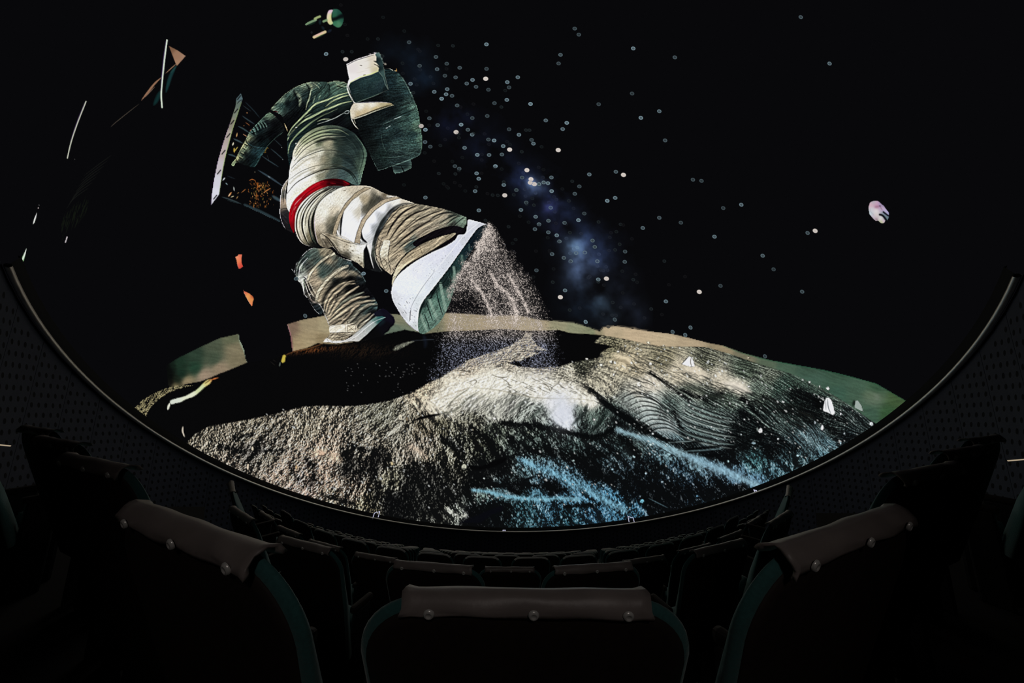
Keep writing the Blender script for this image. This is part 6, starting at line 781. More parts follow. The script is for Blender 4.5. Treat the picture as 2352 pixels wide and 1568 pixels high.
def paint_spray():
    sy, sx = slice(505, 1000), slice(950, 1330)
    yy, xx = np.mgrid[505:1000, 950:1330].astype(np.float32)
    ctrl = S_([(715, 150, .75), (690, 220, .95), (740, 260, .8), (640, 320, .95), (700, 330, .8), (760, 330, .7), (820, 300, .25), (590, 420, .9), (660, 420, .62), (760, 420, .6), (850, 400, .42), (930, 420, .16), (900, 330, .02), (520, 500, .7), (620, 500, .58), (760, 500, .48), (880, 500, .45), (980, 520, .25), (1060, 520, .02), (450, 600, .62), (560, 600, .7), (680, 600, .5), (800, 600, .5), (920, 600, .5), (1040, 620, .36), (1120, 640, .14), (1180, 640, .0), (400, 680, .5), (340, 740, .45), (460, 700, .5), (600, 690, .62), (700, 700, .45), (820, 720, .5), (960, 700, .5), (1080, 740, .34), (1180, 760, .16), (1260, 800, .02),
        (380, 770, .4), (440, 790, .2), (520, 780, .22), (640, 780, .36), (700, 820, .5), (780, 820, .34), (880, 780, .5), (920, 830, .56), (1020, 830, .46), (1120, 860, .34), (1220, 900, .14), (1290, 930, .0), (400, 880, .12), (500, 860, .12), (600, 880, .16), (680, 880, .26), (740, 900, .55), (820, 900, .4), (950, 930, .62), (1050, 930, .5), (1150, 950, .34), (1230, 970, .12), (300, 1000, .14), (400, 980, .45), (520, 990, .4), (600, 1010, .34), (750, 990, .6), (850, 1010, .5), (960, 1000, .6), (1060, 1020, .42), (1160, 1040, .4), (1260, 1040, .04), (270, 1060, .08), (400, 1060, .5), (500, 1060, .34), (650, 1050, .34), (800, 1060, .44), (900, 1060, .4), (1050, 1070, .3),
        (260, 1140, .06), (330, 1150, .3), (420, 1140, .44), (500, 1150, .38), (600, 1150, .36), (720, 1150, .4), (800, 1150, .4), (900, 1150, .4), (980, 1150, .4), (1100, 1140, .5), (1180, 1120, .4), (1280, 1130, .28), (1340, 1130, .06), (250, 1260, .08), (330, 1250, .36), (450, 1250, .42), (560, 1240, .36), (700, 1250, .4), (840, 1220, .42), (1000, 1250, .3), (1200, 1240, .4), (1290, 1250, .3), (1350, 1280, .06), (200, 1380, .02), (280, 1360, .28), (400, 1360, .36), (500, 1340, .36), (120, 1500, .01), (220, 1480, .22), (330, 1450, .3), (960, 1380, .2), (1080, 1380, .34), (1180, 1360, .44), (1280, 1360, .34), (1360, 1350, .08), (1000, 1480, .12), (1100, 1500, .25), (300, 1540, .15), (150, 1240, .0), (100, 1100, .0), (1400, 1200, 0), (1400, 1000, 0), (240, 900, 0), (1300, 850, 0), (1150, 560, 0), (1000, 440, .0), (850, 200, 0), (560, 380, .18), (500, 430, .12), (430, 520, .1), (400, 560, .06), (640, 240, .1), (320, 660, .0), (300, 820, 0)])
    d = field(ctrl, xx, yy, 2.2, 20.0)[..., 0]
    for pts, w, k in (([(715, 150), (660, 270), (610, 400)], 7, .8), ([(560, 640), (640, 740), (700, 850), (740, 960)], 5, .8), ([(740, 590), (800, 690), (900, 780), (950, 880), (960, 990)], 5, .8), ([(890, 590), (960, 710), (1030, 830), (1070, 930)], 4, .7), ([(720, 760), (780, 860), (830, 960)], 4, .3), ([(400, 950), (410, 1060), (425, 1160)], 5, .3), ([(520, 490), (450, 600), (340, 740)], 6, .3), ([(970, 900), (960, 1000), (940, 1060)], 5, .3), ([(800, 1000), (790, 1100), (800, 1200)], 6, .15), ([(1160, 1000), (1190, 1150), (1230, 1300)], 6, .2)):
        Q = spline(S_(pts), False, 12)
        dd = np.min([(xx - q[0]) ** 2 + (yy - q[1]) ** 2 for q in Q], 0)
        d = d + k * np.exp(-dd / (2 * w * w / 4))
    edge = np.array(S_([(712, 128), (790, 190), (900, 330), (1000, 460), (1120, 640), (1190, 780), (1270, 960), (1340, 1080), (1370, 1230), (1390, 1370), (1330, 1440), (1180, 1560), (1000, 1520), (900, 1400), (560, 1420), (420, 1440), (300, 1560), (120, 1580), (180, 1430), (240, 1280), (220, 1120), (280, 980), (350, 880), (330, 740), (400, 560), (480, 420), (580, 330), (690, 170)]), np.float32)
    soft = np.clip(sdf(edge, xx, yy) / 14 + .55 + .5 * (fbm(xx / 12, yy / 12, 8, 3) - .5), 0, 1)
    d = np.clip(d * soft, 0, 1.1)
    n = rng.rand(*xx.shape).astype(np.float32)
    nn = rank(n * .75 + blur(n, 1) * .7)
    dd = d
    a = np.clip(sstep(nn, .93 - dd * .95, 1.12 - dd * .5) * 1.05, 0, 1) * (dd > .01)
    lum = .5 + .6 * rng.rand(*xx.shape).astype(np.float32)
    under = sstep(yy, 760, 800)
    cool = np.clip(under * .8 + sstep(xx - (yy - 560) * .62, 1160, 1190) * .5, 0, 1)[..., None]
    c = (np.array((220, 207, 198), np.float32) * (1 - cool) + np.array((150, 160, 192), np.float32) * cool) * np.clip(lum * (.8 + .5 * dd), 0, 1.06)[..., None]
    lit = ids[sy, sx]
    haze = np.clip(blur(dd, 2) - .08, 0, .7) * .62 * (1 - .45 * under)
    img[sy, sx] = img[sy, sx] * (1 - haze[..., None]) + np.array((120, 112, 108), np.float32) * haze[..., None] * np.where(cool > .5, .55, 1)
    tone = img[sy, sx].mean(-1, keepdims=True)
    a = a * np.where((tone[..., 0] > 120) & (lit == GROUND), .35, 1)
    img[sy, sx] = img[sy, sx] * (1 - a[..., None]) + np.maximum(c, img[sy, sx] * .8) * a[..., None]
    m = (blur(dd, 3) > .07) & np.isin(lit, [0, HILL, GROUND, SOLE, MILKY, STREAK]) & (yy < 850 + (xx < 1010) * 40)
    ids[sy, sx][m] = SPRAY
    strokes(S_, [([(905, 345), (950, 375), (975, 400)], 9, (170, 166, 176), .8, 1), ([(1010, 465), (1040, 485)], 7, (150, 150, 160), .8, 1), ([(790, 175), (815, 185)], 6, (130, 130, 140), .8), ([(850, 315), (870, 320)], 5, (150, 150, 160), .8), ([(20, 1185), (130, 1175), (220, 1172)], 4, (90, 100, 110), .7), ([(130, 1140), (145, 1200), (140, 1240)], 24, (26, 34, 50), .6, 4)], k=1 / 3.9)
    # a soft pale dust cloud where the sand lands
    sy, sx = slice(860, 1010), slice(1180, 1380); yy, xx = np.mgrid[860:1010, 1180:1380].astype(np.float32)
    a = np.exp(-((xx - 1290) / 24) ** 2 - ((yy - 946) / 30) ** 2) * .85 + np.exp(-((xx - 1282) / 34) ** 2 - ((yy - 912) / 18) ** 2) * .45
    a = np.clip(a * (.75 + .5 * rng.rand(*xx.shape)), 0, 1)
    img[sy, sx] = img[sy, sx] * (1 - a[..., None]) + np.array((212, 216, 226), np.float32) * a[..., None]

def cloth(idv, deg, amp, steps, n, seed):
    """fine creases of the fabric along one direction"""
    ys, xs = np.where(ids == idv)
    if len(xs) == 0: return
    sy, sx = slice(max(ys.min() - 4, 0), ys.max() + 5), slice(max(xs.min() - 4, 0), xs.max() + 5)
    r = np.random.RandomState(seed).rand(sy.stop - sy.start, sx.stop - sx.start).astype(np.float32)
    yy, xx = np.mgrid[sy, sx].astype(np.float32)
    ang = np.radians(deg) + 0.9 * (fbm(xx / 50, yy / 50, seed + 5, 2) - .5)
    t = lic(blur(r, n), ang, steps) ; t = np.roll(t, 1, 0) - np.roll(t, -1, 0); t = t / (t.std() + 1e-6)
    t2 = lic(blur(r, 0), ang, 3); t2 = (t2 - t2.mean()) / t2.std()
    big = blur(r, 12); big = lic(big, ang, 14, 1.5); big = (big - big.mean()) / big.std()
    lum = img[sy, sx].mean(-1)
    k = amp * np.clip(1.35 - lum / 210, .25, 1.1)
    m = np.clip(1 + k * (np.clip(t, -2, 2) * .55 + .3 * np.clip(t2, -2, 2) + .35 * np.clip(big, -2, 2)), .35, 1.6)
    on = (ids[sy, sx] == idv)[..., None]
    img[sy, sx] = np.where(on, img[sy, sx] * m[..., None], img[sy, sx])

def crisp(idset, k):
    """local contrast of the film's hard sunlight"""
    ys, xs = np.where(np.isin(ids, idset))
    sy, sx = slice(ys.min(), ys.max() + 1), slice(xs.min(), xs.max() + 1)
    a = img[sy, sx]; b = blur(a, 5)
    lum = a.mean(-1, keepdims=True)
    c = a + k * (a - b)
    c = c * (1 + .05 * np.clip((lum - 90) / 90, -1, 1))
    on = np.isin(ids[sy, sx], idset)[..., None]
    img[sy, sx] = np.where(on, np.clip(c, 0, 238), a)

def paint_all():
    paint_milky(); paint_hills(); paint_ground(); paint_bank(); paint_rack(); paint_torso(); paint_thigh(); paint_pack()
    paint_backleg(); paint_shin(); paint_boot(); paint_small()
    for v, d, am, st, n, sd in ((THIGH, -22, .10, 9, 1, 1), (SHIN, -50, .09, 7, 1, 2), (GAITER, -34, .26, 10, 2, 3), (BACKLEG, -36, .28, 10, 2, 4), (KNEEPAD, 20, .12, 5, 1, 5), (PACK, -12, .22, 8, 1, 6), (TORSO, -28, .25, 9, 1, 7), (SLEEVE, -40, .3, 8, 1, 8), (BOOT, -45, .03, 8, 1, 9), (SOLE, -60, .12, 8, 1, 10), (HILL, 8, .06, 12, 3, 11)): cloth(v, d, am, st, n, sd)
    crisp([GROUND, ROCK], .3)
    crisp([TORSO, SLEEVE, PACK, PACKBOX, THIGH, RING, SHIN, KNEEPAD, GAITER, BOOT, SOLE, BACKLEG, BACKBOOT], .55)
    paint_spray()
    np.clip(img, 0, 255, out=img)
# ================================================================ the dome screen and the film frame on it
def srgb_lin_img(a):
    a = a / 255.0
    return np.where(a <= 0.04045, a / 12.92, ((a + 0.055) / 1.055) ** 2.4)

def rays(px, py):
    u = (px - 1176.0) / FPX; v = -(py - 784.0) / FPX
    D = fwd[None] + u[:, None] * rgt[None] + v[:, None] * upv[None]
    return D / np.linalg.norm(D, axis=1, keepdims=True)

def on_dome(px, py, r):
    D = rays(np.asarray(px, float), np.asarray(py, float)); oc = CAM - DOME
    b = D @ oc; c = oc @ oc - r * r
    return CAM + (-b + np.sqrt(np.maximum(b * b - c, 0)))[:, None] * D

# black dome shell: the whole hemisphere, unlit film
nt_, ne_ = 96, 24
V, F = [], []
for j in range(-1, ne_ + 1):
    for i in range(nt_):
        V.append(dome_point(2 * math.pi * i / nt_, math.radians(90) * j / ne_ * 0.999))
for j in range(ne_ + 1):
    for i in range(nt_):
        t_ = 2 * math.pi * (i + .5) / nt_
        if j < 1 and min(t_, 2 * math.pi - t_) < math.radians(129): continue      # the rim is open to the front
        a, b = j * nt_ + i, j * nt_ + (i + 1) % nt_
        F.append((a, a + nt_, b + nt_, b))
V = np.array(V); F = np.array(F); _u, _i = np.unique(F.ravel(), return_inverse=True); V, F = V[_u], _i.reshape(-1, 4)
screen = link('dome_screen', mesh_np('dome_screen', V, F, M_SKY))
tag(screen, 'giant curved dome screen showing a space film, above all the seats', 'screen')

paint_all()
lin_img = srgb_lin_img(blur(img, 0)).astype(np.float32)

def patch(name, idset, step, parent, label=None, r=R - 0.03, kind=None):
    mask = np.isin(ids, idset)
    ys, xs = np.where(mask)
    if len(xs) == 0: return None
    x0, x1, y0, y1 = xs.min() - 2, xs.max() + 3, ys.min() - 2, ys.max() + 3
    gx = np.arange(x0, x1 + step, step); gy = np.arange(y0, y1 + step, step)
    cx = np.clip(np.rint(gx[:-1] + step / 2), 0, W - 1).astype(int); cyy = np.clip(np.rint(gy[:-1] + step / 2), 0, H - 1).astype(int)
    cell = mask[np.ix_(cyy, cx)]
    jj, ii = np.where(cell)
    nx = len(gx)
    a = jj * nx + ii
    quad = np.stack([a, a + 1, a + nx + 1, a + nx], 1)
    used, inv = np.unique(quad.ravel(), return_inverse=True)
    quad = inv.reshape(-1, 4)
    px = gx[used % nx].astype(float); py = gy[used // nx].astype(float)
    P = on_dome(px + 0.5, py + 0.5, r)
    keep = ((P - DOME) @ EN) > R * math.sin(math.radians(0.25))
    quad = quad[keep[quad].all(1)]
    used2, inv2 = np.unique(quad.ravel(), return_inverse=True); quad = inv2.reshape(-1, 4)
    P, px, py = P[used2], px[used2], py[used2]
    xf = np.clip(px, 0, W - 1.001); yf = np.clip(py, 0, H - 1.001); xi = xf.astype(int); yi = yf.astype(int); fx = (xf - xi)[:, None]; fy = (yf - yi)[:, None]
    xj = np.minimum(xi + 1, W - 1); yj = np.minimum(yi + 1, H - 1)
    c = (lin_img[yi, xi] * (1 - fx) + lin_img[yi, xj] * fx) * (1 - fy) + (lin_img[yj, xi] * (1 - fx) + lin_img[yj, xj] * fx) * fy
    o = link(name, mesh_np(name, P, quad, M_FILM, c, True), parent)
    if label: o['label'] = label
    if kind: o['kind'] = kind
    return o

def split_ids(idv, new_start, min_px=12):
    """give each connected piece of a part its own id; returns the ids, largest first"""
    ys, xs = np.where(ids == idv)
    todo = set(zip(ys.tolist(), xs.tolist())); comps = []
    while todo:
        st_ = [todo.pop()]; comp = []
        while st_:
            y, x = st_.pop(); comp.append((y, x))
            for dy in (-2, -1, 0, 1, 2):
                for dx in (-2, -1, 0, 1, 2):
                    q = (y + dy, x + dx)
                    if q in todo: todo.remove(q); st_.append(q)
        comps.append(comp)
    comps.sort(key=len, reverse=True); out = []
    for c in comps:
        if len(c) < min_px: continue
        a = np.array(c); ids[a[:, 0], a[:, 1]] = new_start + len(out); out.append(new_start + len(out))
    return out
hill_ids = split_ids(HILL, 100, 200); glint_ids = split_ids(DEBRIS, 130, 20); flame_ids = split_ids(FLARE, 200, 30); sat_ids = [SAT]

ground = patch('rocky_ground', [GROUND], 1.5, screen, 'projected rocky grey ground, sunlit tan on the left and blue on the right')
patch('rock', [ROCK], 1.0, ground, 'pale rocks scattered over the projected ground', kind='stuff')
patch('lit_streak', [STREAK], 1.0, ground, 'pale lit streak on the dark bank at the left')
for h_ in hill_ids: patch('distant_hill', [h_], 2.0, screen, 'projected tan and green hill on the horizon')
patch('falling_sand', [SPRAY], 1.0, screen, 'projected sand pouring off the raised boot', kind='stuff')
patch('milky_way', [MILKY], 3.0, screen, 'blue milky way glow crossing the projected sky')
rack = patch('equipment_rack', [RACK], 1.0, screen, 'projected metal rack with a pale slotted rail beside the astronaut')
patch('satellite', [SAT], 0.7, screen, 'small projected satellite with a round dish at the top')
patch('drifting_capsule', [ROCKY], 0.7, screen, 'small pinkish white object drifting in the projected sky at the right')
patch('mast', [MAST], 0.8, screen, 'projected thin white mast with a tan triangle at the upper left')
for g_ in glint_ids: patch('debris_glint', [g_], 0.8, screen)
patch('debris_specks', [DEBRIS], 0.8, screen, kind='stuff')
for f_ in flame_ids: patch('orange_flame', [f_], 0.8, screen, 'small orange flame left of the astronaut')
patch('yellow_lamp', [FLARE2], 0.8, screen, 'small yellow lamp on the shadowed bank')
astro = patch('astronaut', [TORSO], 1.0, screen, 'projected astronaut in a white spacesuit striding forward, seen from behind')
patch('sleeve', [SLEEVE], 1.0, astro, 'dark green shadowed sleeve')
patch('backpack', [PACK], 1.0, astro, 'dark green life support backpack')
patch('backpack_box', [PACKBOX], 0.8, astro, 'white lit box on top of the backpack')
patch('thigh', [THIGH], 1.0, astro, 'white banded thigh of the raised leg')
patch('knee_ring', [RING], 0.8, astro, 'dark red ring above the knee')
patch('shin', [SHIN], 1.0, astro, 'white shin with tan straps')
patch('pocket_flap', [KNEEPAD], 0.8, astro, 'dirty white pocket flap')
patch('gaiter', [GAITER], 1.0, astro, 'tan folded gaiter with a black slit')
patch('boot', [BOOT], 1.0, astro, 'white rubber overshoe')
patch('boot_sole', [SOLE], 1.0, astro, 'green ribbed boot sole')
patch('rear_leg', [BACKLEG], 1.0, astro, 'tan wrinkled rear leg with straps')
patch('rear_boot', [BACKBOOT], 1.0, astro, 'white edged rear boot with a dark heel')

# stars: bokeh discs, brighter at the rim
def star_mesh(x, y, b, warm, tilt, r=None):
    a = 5.4 if r is None else r; bb = a * 0.82
    V, Cc_ = [], []
    loc_ = img[int(min(max(y, 0), H - 1)), int(min(max(x, 0), W - 1))]; loc_ = loc_ if loc_.mean() < 190 else np.array((12, 14, 18.0))
    rimc = np.array((150, 178, 190)) * (0.35 + 0.65 * b) if not warm else np.array((228, 218, 210)) * (0.5 + 0.5 * b)
    inn = rimc * (0.58 if not warm else 0.9); ou = loc_.copy(); rimc = np.maximum(rimc, loc_ + 12 * (b > -.5)); inn = np.maximum(inn, loc_ + 5)
    pts = [(0, 0)]; cols = [inn]
    for q, c in ((0.55, inn), (0.82, rimc), (1.12, ou)):
        for k in range(12):
            t = 2 * math.pi * k / 12; X, Y = a * q * math.cos(t), bb * q * math.sin(t)
            pts.append((X * math.cos(tilt) - Y * math.sin(tilt), X * math.sin(tilt) + Y * math.cos(tilt))); cols.append(c)
    P = on_dome([x + p[0] for p in pts], [y + p[1] for p in pts], R - 0.05)
    T = [(0, 1 + k, 1 + (k + 1) % 12, 1 + (k + 1) % 12) for k in range(12)]
    tris = [(0, 1 + k, 1 + (k + 1) % 12) for k in range(12)]
    for ring in range(2):
        o = 1 + ring * 12
        for k in range(12):
            a0, a1 = o + k, o + (k + 1) % 12
            tris += [(a0, a0 + 12, a1 + 12), (a0, a1 + 12, a1)]
    return P, tris, lin(np.clip(np.array(cols), 0, 255))

starJ = [(811, 156, .8, 0), (378, 264, .3, 0), (388, 369, .4, 0), (471, 322, .2, 0), (582, 357, .3, 0), (547, 439, .3, 0), (692, 461, .7, 0), (805, 451, 1, 1), (642, 492, .4, 0), (722, 520, .3, 0), (990, 480, .7, 0), (1080, 438, .6, 0), (160, 494, .6, 0), (364, 563, .6, 0), (475, 540, .6, 0), (465, 584, .7, 0), (427, 622, .9, 0), (516, 597, .3, 0), (560, 680, .3, 0), (986, 632, .7, 0), (1189, 667, .9, 0), (880, 660, .2, 0), (322, 790, .25, 0), (393, 848, .35, 0), (594, 844, .9, 0), (288, 888, .9, 0), (551, 908, .9, 1), (252, 856, .7, 1), (689, 930, .6, 0), (652, 888, .35, 0), (877, 980, .85, 0), (955, 1028, .7, 0), (1010, 1058, 1, 1), (1090, 931, .65, 0), (1214, 1007, .6, 0), (1320, 808, .5, 0), (1500, 829, .85, 0), (1465, 882, .55, 0), (1427, 1062, 1, 1), (624, 1043, .6, 0), (733, 1103, .8, 0), (834, 1104, .5, 0), (944, 1100, .4, 0), (888, 1200, .95, 0), (285, 993, .35, 0), (578, 1222, .25, 0), (727, 1262, .7, 0), (745, 1308, .75, 0), (714, 1414, .55, 0), (960, 1361, .65, 0), (968, 1450, .9, 1), (288, 1469, .5, 0), (1158, 1234, 1, 1), (1446, 246, .4, 0), (1430, 320, .2, 0), (1005, 525, .15, 0), (828, 545, .15, 0), (812, 366, .2, 0), (330, 1033, .2, 0), (238, 340, .2, 0), (148, 138, .2, 0), (455, 425, .2, 0), (1368, 1297, .5, 0), (690, 788, .2, 0), (1005, 884, .15, 0), (1198, 975, .2, 0), (818, 770, .2, 0), (541, 1200, .2, 0), (828, 972, .25, 0)]
starK = [(521, 192, 1, 1), (515, 222, .9, 1), (550, 234, .9, 1), (590, 234, .6, 0), (630, 220, .6, 0), (666, 226, .7, 0), (694, 177, .55, 0), (698, 294, .8, 0), (74, 459, .6, 0), (435, 455, .6, 0), (561, 514, .6, 0), (671, 548, .45, 0), (690, 436, .5, 0), (590, 578, .5, 0), (555, 620, .35, 0), (928, 543, .85, 0), (742, 673, .7, 0), (765, 725, .5, 0), (670, 647, .4, 0), (809, 566, .4, 0), (702, 834, .4, 0), (803, 866, .4, 0), (862, 895, .5, 0), (1090, 895, .5, 0), (1098, 1051, .7, 0), (1168, 1044, .95, 1), (813, 1145, .6, 0), (773, 1203, 1, 1), (990, 1415, .8, 0), (1021, 151, .55, 0), (1249, 128, .4, 0), (1314, 155, 1, 1), (1175, 377, .85, 0), (1243, 352, .65, 0), (897, 317, .3, 0), (1480, 610, .45, 0), (1049, 718, .4, 0), (1068, 772, .4, 0), (983, 820, .5, 0), (908, 825, .5, 0), (1325, 900, .3, 0), (1240, 1395, .3, 0), (396, 285, .25, 0), (445, 178, .3, 0), (568, 973, .2, 0), (480, 392, .25, 0), (978, 486, .15, 0), (1328, 812, .2, 0), (936, 254, .2, 0)]
starM = [(346, 249, .75, 0), (560, 295, .3, 0), (480, 572, .55, 0), (385, 606, .8, 0), (510, 722, .3, 0), (1208, 88, .35, 0), (1356, 327, .55, 0), (902, 1053, .6, 0), (764, 1217, .6, 0), (1012, 1315, .45, 0), (1282, 1187, .9, 1), (1243, 1198, .35, 0), (686, 1501, .95, 1), (514, 1550, .6, 0), (653, 924, .2, 0), (697, 930, .2, 0), (480, 1120, .3, 0), (1215, 1500, .3, 0), (45, 147, .25, 0), (66, 178, .2, 0), (591, 1145, .15, 0), (809, 1070, .15, 0), (168, 536, .15, 0), (340, 481, .15, 0), (1068, 1385, .12, 0), (795, 1470, .15, 0)]
starP = [(749, 124, .8, 0), (794, 136, .9, 1), (680, 640, .4, 0), (835, 628, .8, 0), (887, 668, .5, 0), (701, 725, .4, 0), (1574, 769, .5, 0), (1586, 752, .5, 0), (1545, 762, .4, 0), (1757, 818, .25, 0), (1413, 735, .3, 0)]
stars = [(x, y, b, w) for x, y, b, w in J(starJ) + K(starK) + M_(starM) + starP]
seen = []
sky_stars = None
nst = 0
Vf, Tf, Cf = [], [], []
for x, y, b, w in stars:
    if any((x - p[0]) ** 2 + (y - p[1]) ** 2 < 30 for p in seen): continue
    seen.append((x, y))
    tilt = 0.5 * (x - 1000) / 900 if y < 700 else 0.8
    P, T, C = star_mesh(x, y, b, w, tilt, 5.0 + (0.8 if w else 0))
    if b >= 0.33:
        me = mesh_np('star', P, np.array(T), M_FILM, C); o = link('star', me, screen)
    else:
        off = sum(len(v) for v in Vf); Vf.append(P); Tf.append(np.array(T) + off); Cf.append(C)
rr = np.random.RandomState(12)
for i in range(190):
    t = rr.rand(); x = 800 + 680 * t + rr.randn() * 60; y = 130 + 600 * t ** 1.15 + rr.randn() * 80
    xi, yi = int(x), int(y)
    if not (0 < xi < W and 0 < yi < 760) or ids[yi, xi] not in (0, MILKY): continue
    P, T, C = star_mesh(x, y, rr.uniform(-.44, -.16), 0, .3, 4.4)
    off = sum(len(v) for v in Vf); Vf.append(P); Tf.append(np.array(T) + off); Cf.append(C)
link('faint_stars', mesh_np('faint_stars', np.vstack(Vf), np.vstack(Tf), M_FILM, np.vstack(Cf)), screen)['kind'] = 'stuff'

# ================================================================ structure: rim, wall, floor
def ring_strip(name, rows, t0, t1, n, m, kind='structure', smooth=True):
    """rows: list of functions theta -> point"""
    V = [f(t0 + (t1 - t0) * i / n) for f in rows for i in range(n + 1)]
    F = [(k * (n + 1) + i, k * (n + 1) + i + 1, (k + 1) * (n + 1) + i + 1, (k + 1) * (n + 1) + i) for k in range(len(rows) - 1) for i in range(n)]
    o = link(name, mesh_np(name, np.array(V), np.array(F), m, None, smooth)); o['kind'] = kind
    return o
TH = math.radians(138)
TR = math.radians(131)
tag(ring_strip('trim_1', [lambda t, e=e, r=r: dome_point(t, math.radians(e), r) for e, r in ((1.05, R - .10), (1.05, R - .06), (1.05, R - .10), (0.1, R - .12), (-0.1, R - .12))], -TR, TR, 140, M_BLACK), 'black felt band between the screen and the rail')
prof = [(0.042 * math.cos(a), 0.042 * math.sin(a)) for a in np.linspace(0, 2 * math.pi, 13)]
tag(ring_strip('trim_2', [lambda t, dx=dx, dz=dz: dome_point(t, 0, R - .13 + dx) + dz * EN - 0.03 * EN for dx, dz in prof], -TR, TR, 140, M_RAIL), 'thin grey rail around the rim of the dome screen')

Z = np.array((0, 0, 1.0))
def wall_point(t, down, inset=0.0):
    p = dome_point(t, 0, R - .02 - inset); return p - down * Z
wf = ring_strip('wall_front', [lambda t: wall_point(t, 0.02), lambda t: np.array([*wall_point(t, 0)[:2], -0.05])], -TH, TH, 150, M_WALL, smooth=False)
npan = 46
for k in range(npan):
    ta, tb = -TH + 2 * TH * k / npan, -TH + 2 * TH * (k + 1) / npan
    g = 0.006 / R
    ta, tb = ta + g, tb - g
    bot = lambda t: min(8.0, wall_point(t, 0)[2] - 0.1)
    rowsd = [0.05, 3.6]
    V, F = [], []
    n = 2
    for ins in (0.03, 0.012):
        for di, dn in enumerate(rowsd):
            for i in range(n + 1):
                t = ta + (tb - ta) * i / n
                V.append(wall_point(t, dn if di == 0 else max(dn if False else bot(t), 0.3), ins))
    m_ = n + 1
    for i in range(n):
        F.append((i, i + 1, m_ + i + 1, m_ + i))
    o2 = 2 * m_
    F += [(0, m_, o2 + m_, o2), (n, o2 + n, o2 + m_ + n, m_ + n), (0, o2, o2 + 1, 1), (1, o2 + 1, o2 + 2, 2)]
    pan = link('wall_panel', mesh_py('wall_panel', V, F, M_WALL), wf)
    HV, HF = [], []
    rows_h = int((bot((ta + tb) / 2) - .35) / .2)
    for rI in range(min(rows_h, 26)):
        for cI in range(5):
            t = ta + (tb - ta) * (cI + .5) / 5; dn = .32 + .2 * rI + (0.1 if cI % 2 else 0)
            ctr = wall_point(t, dn, 0.034); tx = wall_point(t + .002, dn, .034) - ctr; tx /= np.linalg.norm(tx)
            o0 = len(HV)
            for q in range(8):
                a = 2 * math.pi * q / 8
                HV.append(ctr + 0.05 * (math.cos(a) * tx + math.sin(a) * Z))
            HF.append(tuple(range(o0, o0 + 8)))
    if HV:
        ho = link('perforation', mesh_py('perforation', HV, HF, M_HOLE), pan); ho['kind'] = 'stuff'

# the rest of the hall behind the camera
pe = wall_point(TH, 0); pw = wall_point(-TH, 0)
def quad(name, pts, m):
    o = link(name, mesh_py(name, pts, [tuple(range(len(pts)))], m)); o['kind'] = 'structure'; return o
zt_ = CAMZ + 3.0
quad('wall_right', [(pe[0], pe[1], -.05), (pe[0], -3, -.05), (pe[0], -3, zt_), (pe[0], pe[1], pe[2])], M_CARPET)
quad('wall_left', [(pw[0], pw[1], -.05), (pw[0], pw[1], pw[2]), (pw[0], -3, zt_), (pw[0], -3, -.05)], M_CARPET)
quad('wall_back', [(pw[0], -3, -.05), (pe[0], -3, -.05), (pe[0], -3, zt_), (pw[0], -3, zt_)], M_CARPET)

# rows of seats: (Y of the middle, Z of the tops relative to the camera, radius of the row's curve, seat pitch, x of a seat, number left, number right)
ROWS = [
    (0.60, -0.355, 2.6, 0.645, 0.03, 6, 6),
    (1.72, -0.93, 3.4, 0.86, -0.41, 3, 4),
    (2.85, -1.54, 4.8, 0.63, 0.0, 7, 7),
    (3.95, -2.01, 6.0, 0.60, -0.34, 8, 9),
    (5.05, -2.545, 8.0, 0.60, -0.05, 10, 10),
    (6.15, -3.08, 11.5, 0.60, -0.33, 15, 16),
    (7.25, -3.625, 13.5, 0.60, 0.0, 16, 16),
    (8.35, -4.17, 14.5, 0.60, -0.30, 15, 16),
    (9.45, -4.715, 15.5, 0.60, 0.0, 14, 14),
    (10.55, -5.26, 16.5, 0.60, -0.3, 13, 14),
    (11.65, -5.80, 17.5, 0.60, 0.0, 12, 12),
]
SEATLIM = [9, 9, 3.3, 3.9, 4.6, 6.5, 8.2, 9, 9, 9, 9]
SEAT_H = 1.02
REC = math.radians(17)
def rec(u, y, v, h=0.42):
    """place a point of the reclined back: u across, y out of the back plane (forward), v along the back from the hinge"""
    return (u, y * math.cos(REC) - (v - h) * math.sin(REC), h + y * math.sin(REC) + (v - h) * math.cos(REC))
def thick(y, v):
    """the pad gets thinner towards the top"""
    return y if y <= 0 else y * (0.12 + 0.88 * min(max((TOPV - v) / 0.55, 0), 1))
TOPV = 0.42 + (SEAT_H - 0.42) / math.cos(REC)
_tp = rec(0, -.006, TOPV + .010)
YTOP, ZTOP = -_tp[1], _tp[2]                  # where the rear top edge of a seat lies behind and above its base

def row_y(i, x):
    y0, z, rho = ROWS[i][:3]
    x = min(abs(x), rho * 0.97); return y0 + rho - math.sqrt(rho * rho - x * x)
def wall_y_front(x):
    # front part of the wall's ellipse
    a, b = R - .2, (R - .2) * math.cos(TAU); x = min(abs(x), a * .98)
    return DOME[1] + b * math.sqrt(1 - (x / a) ** 2)
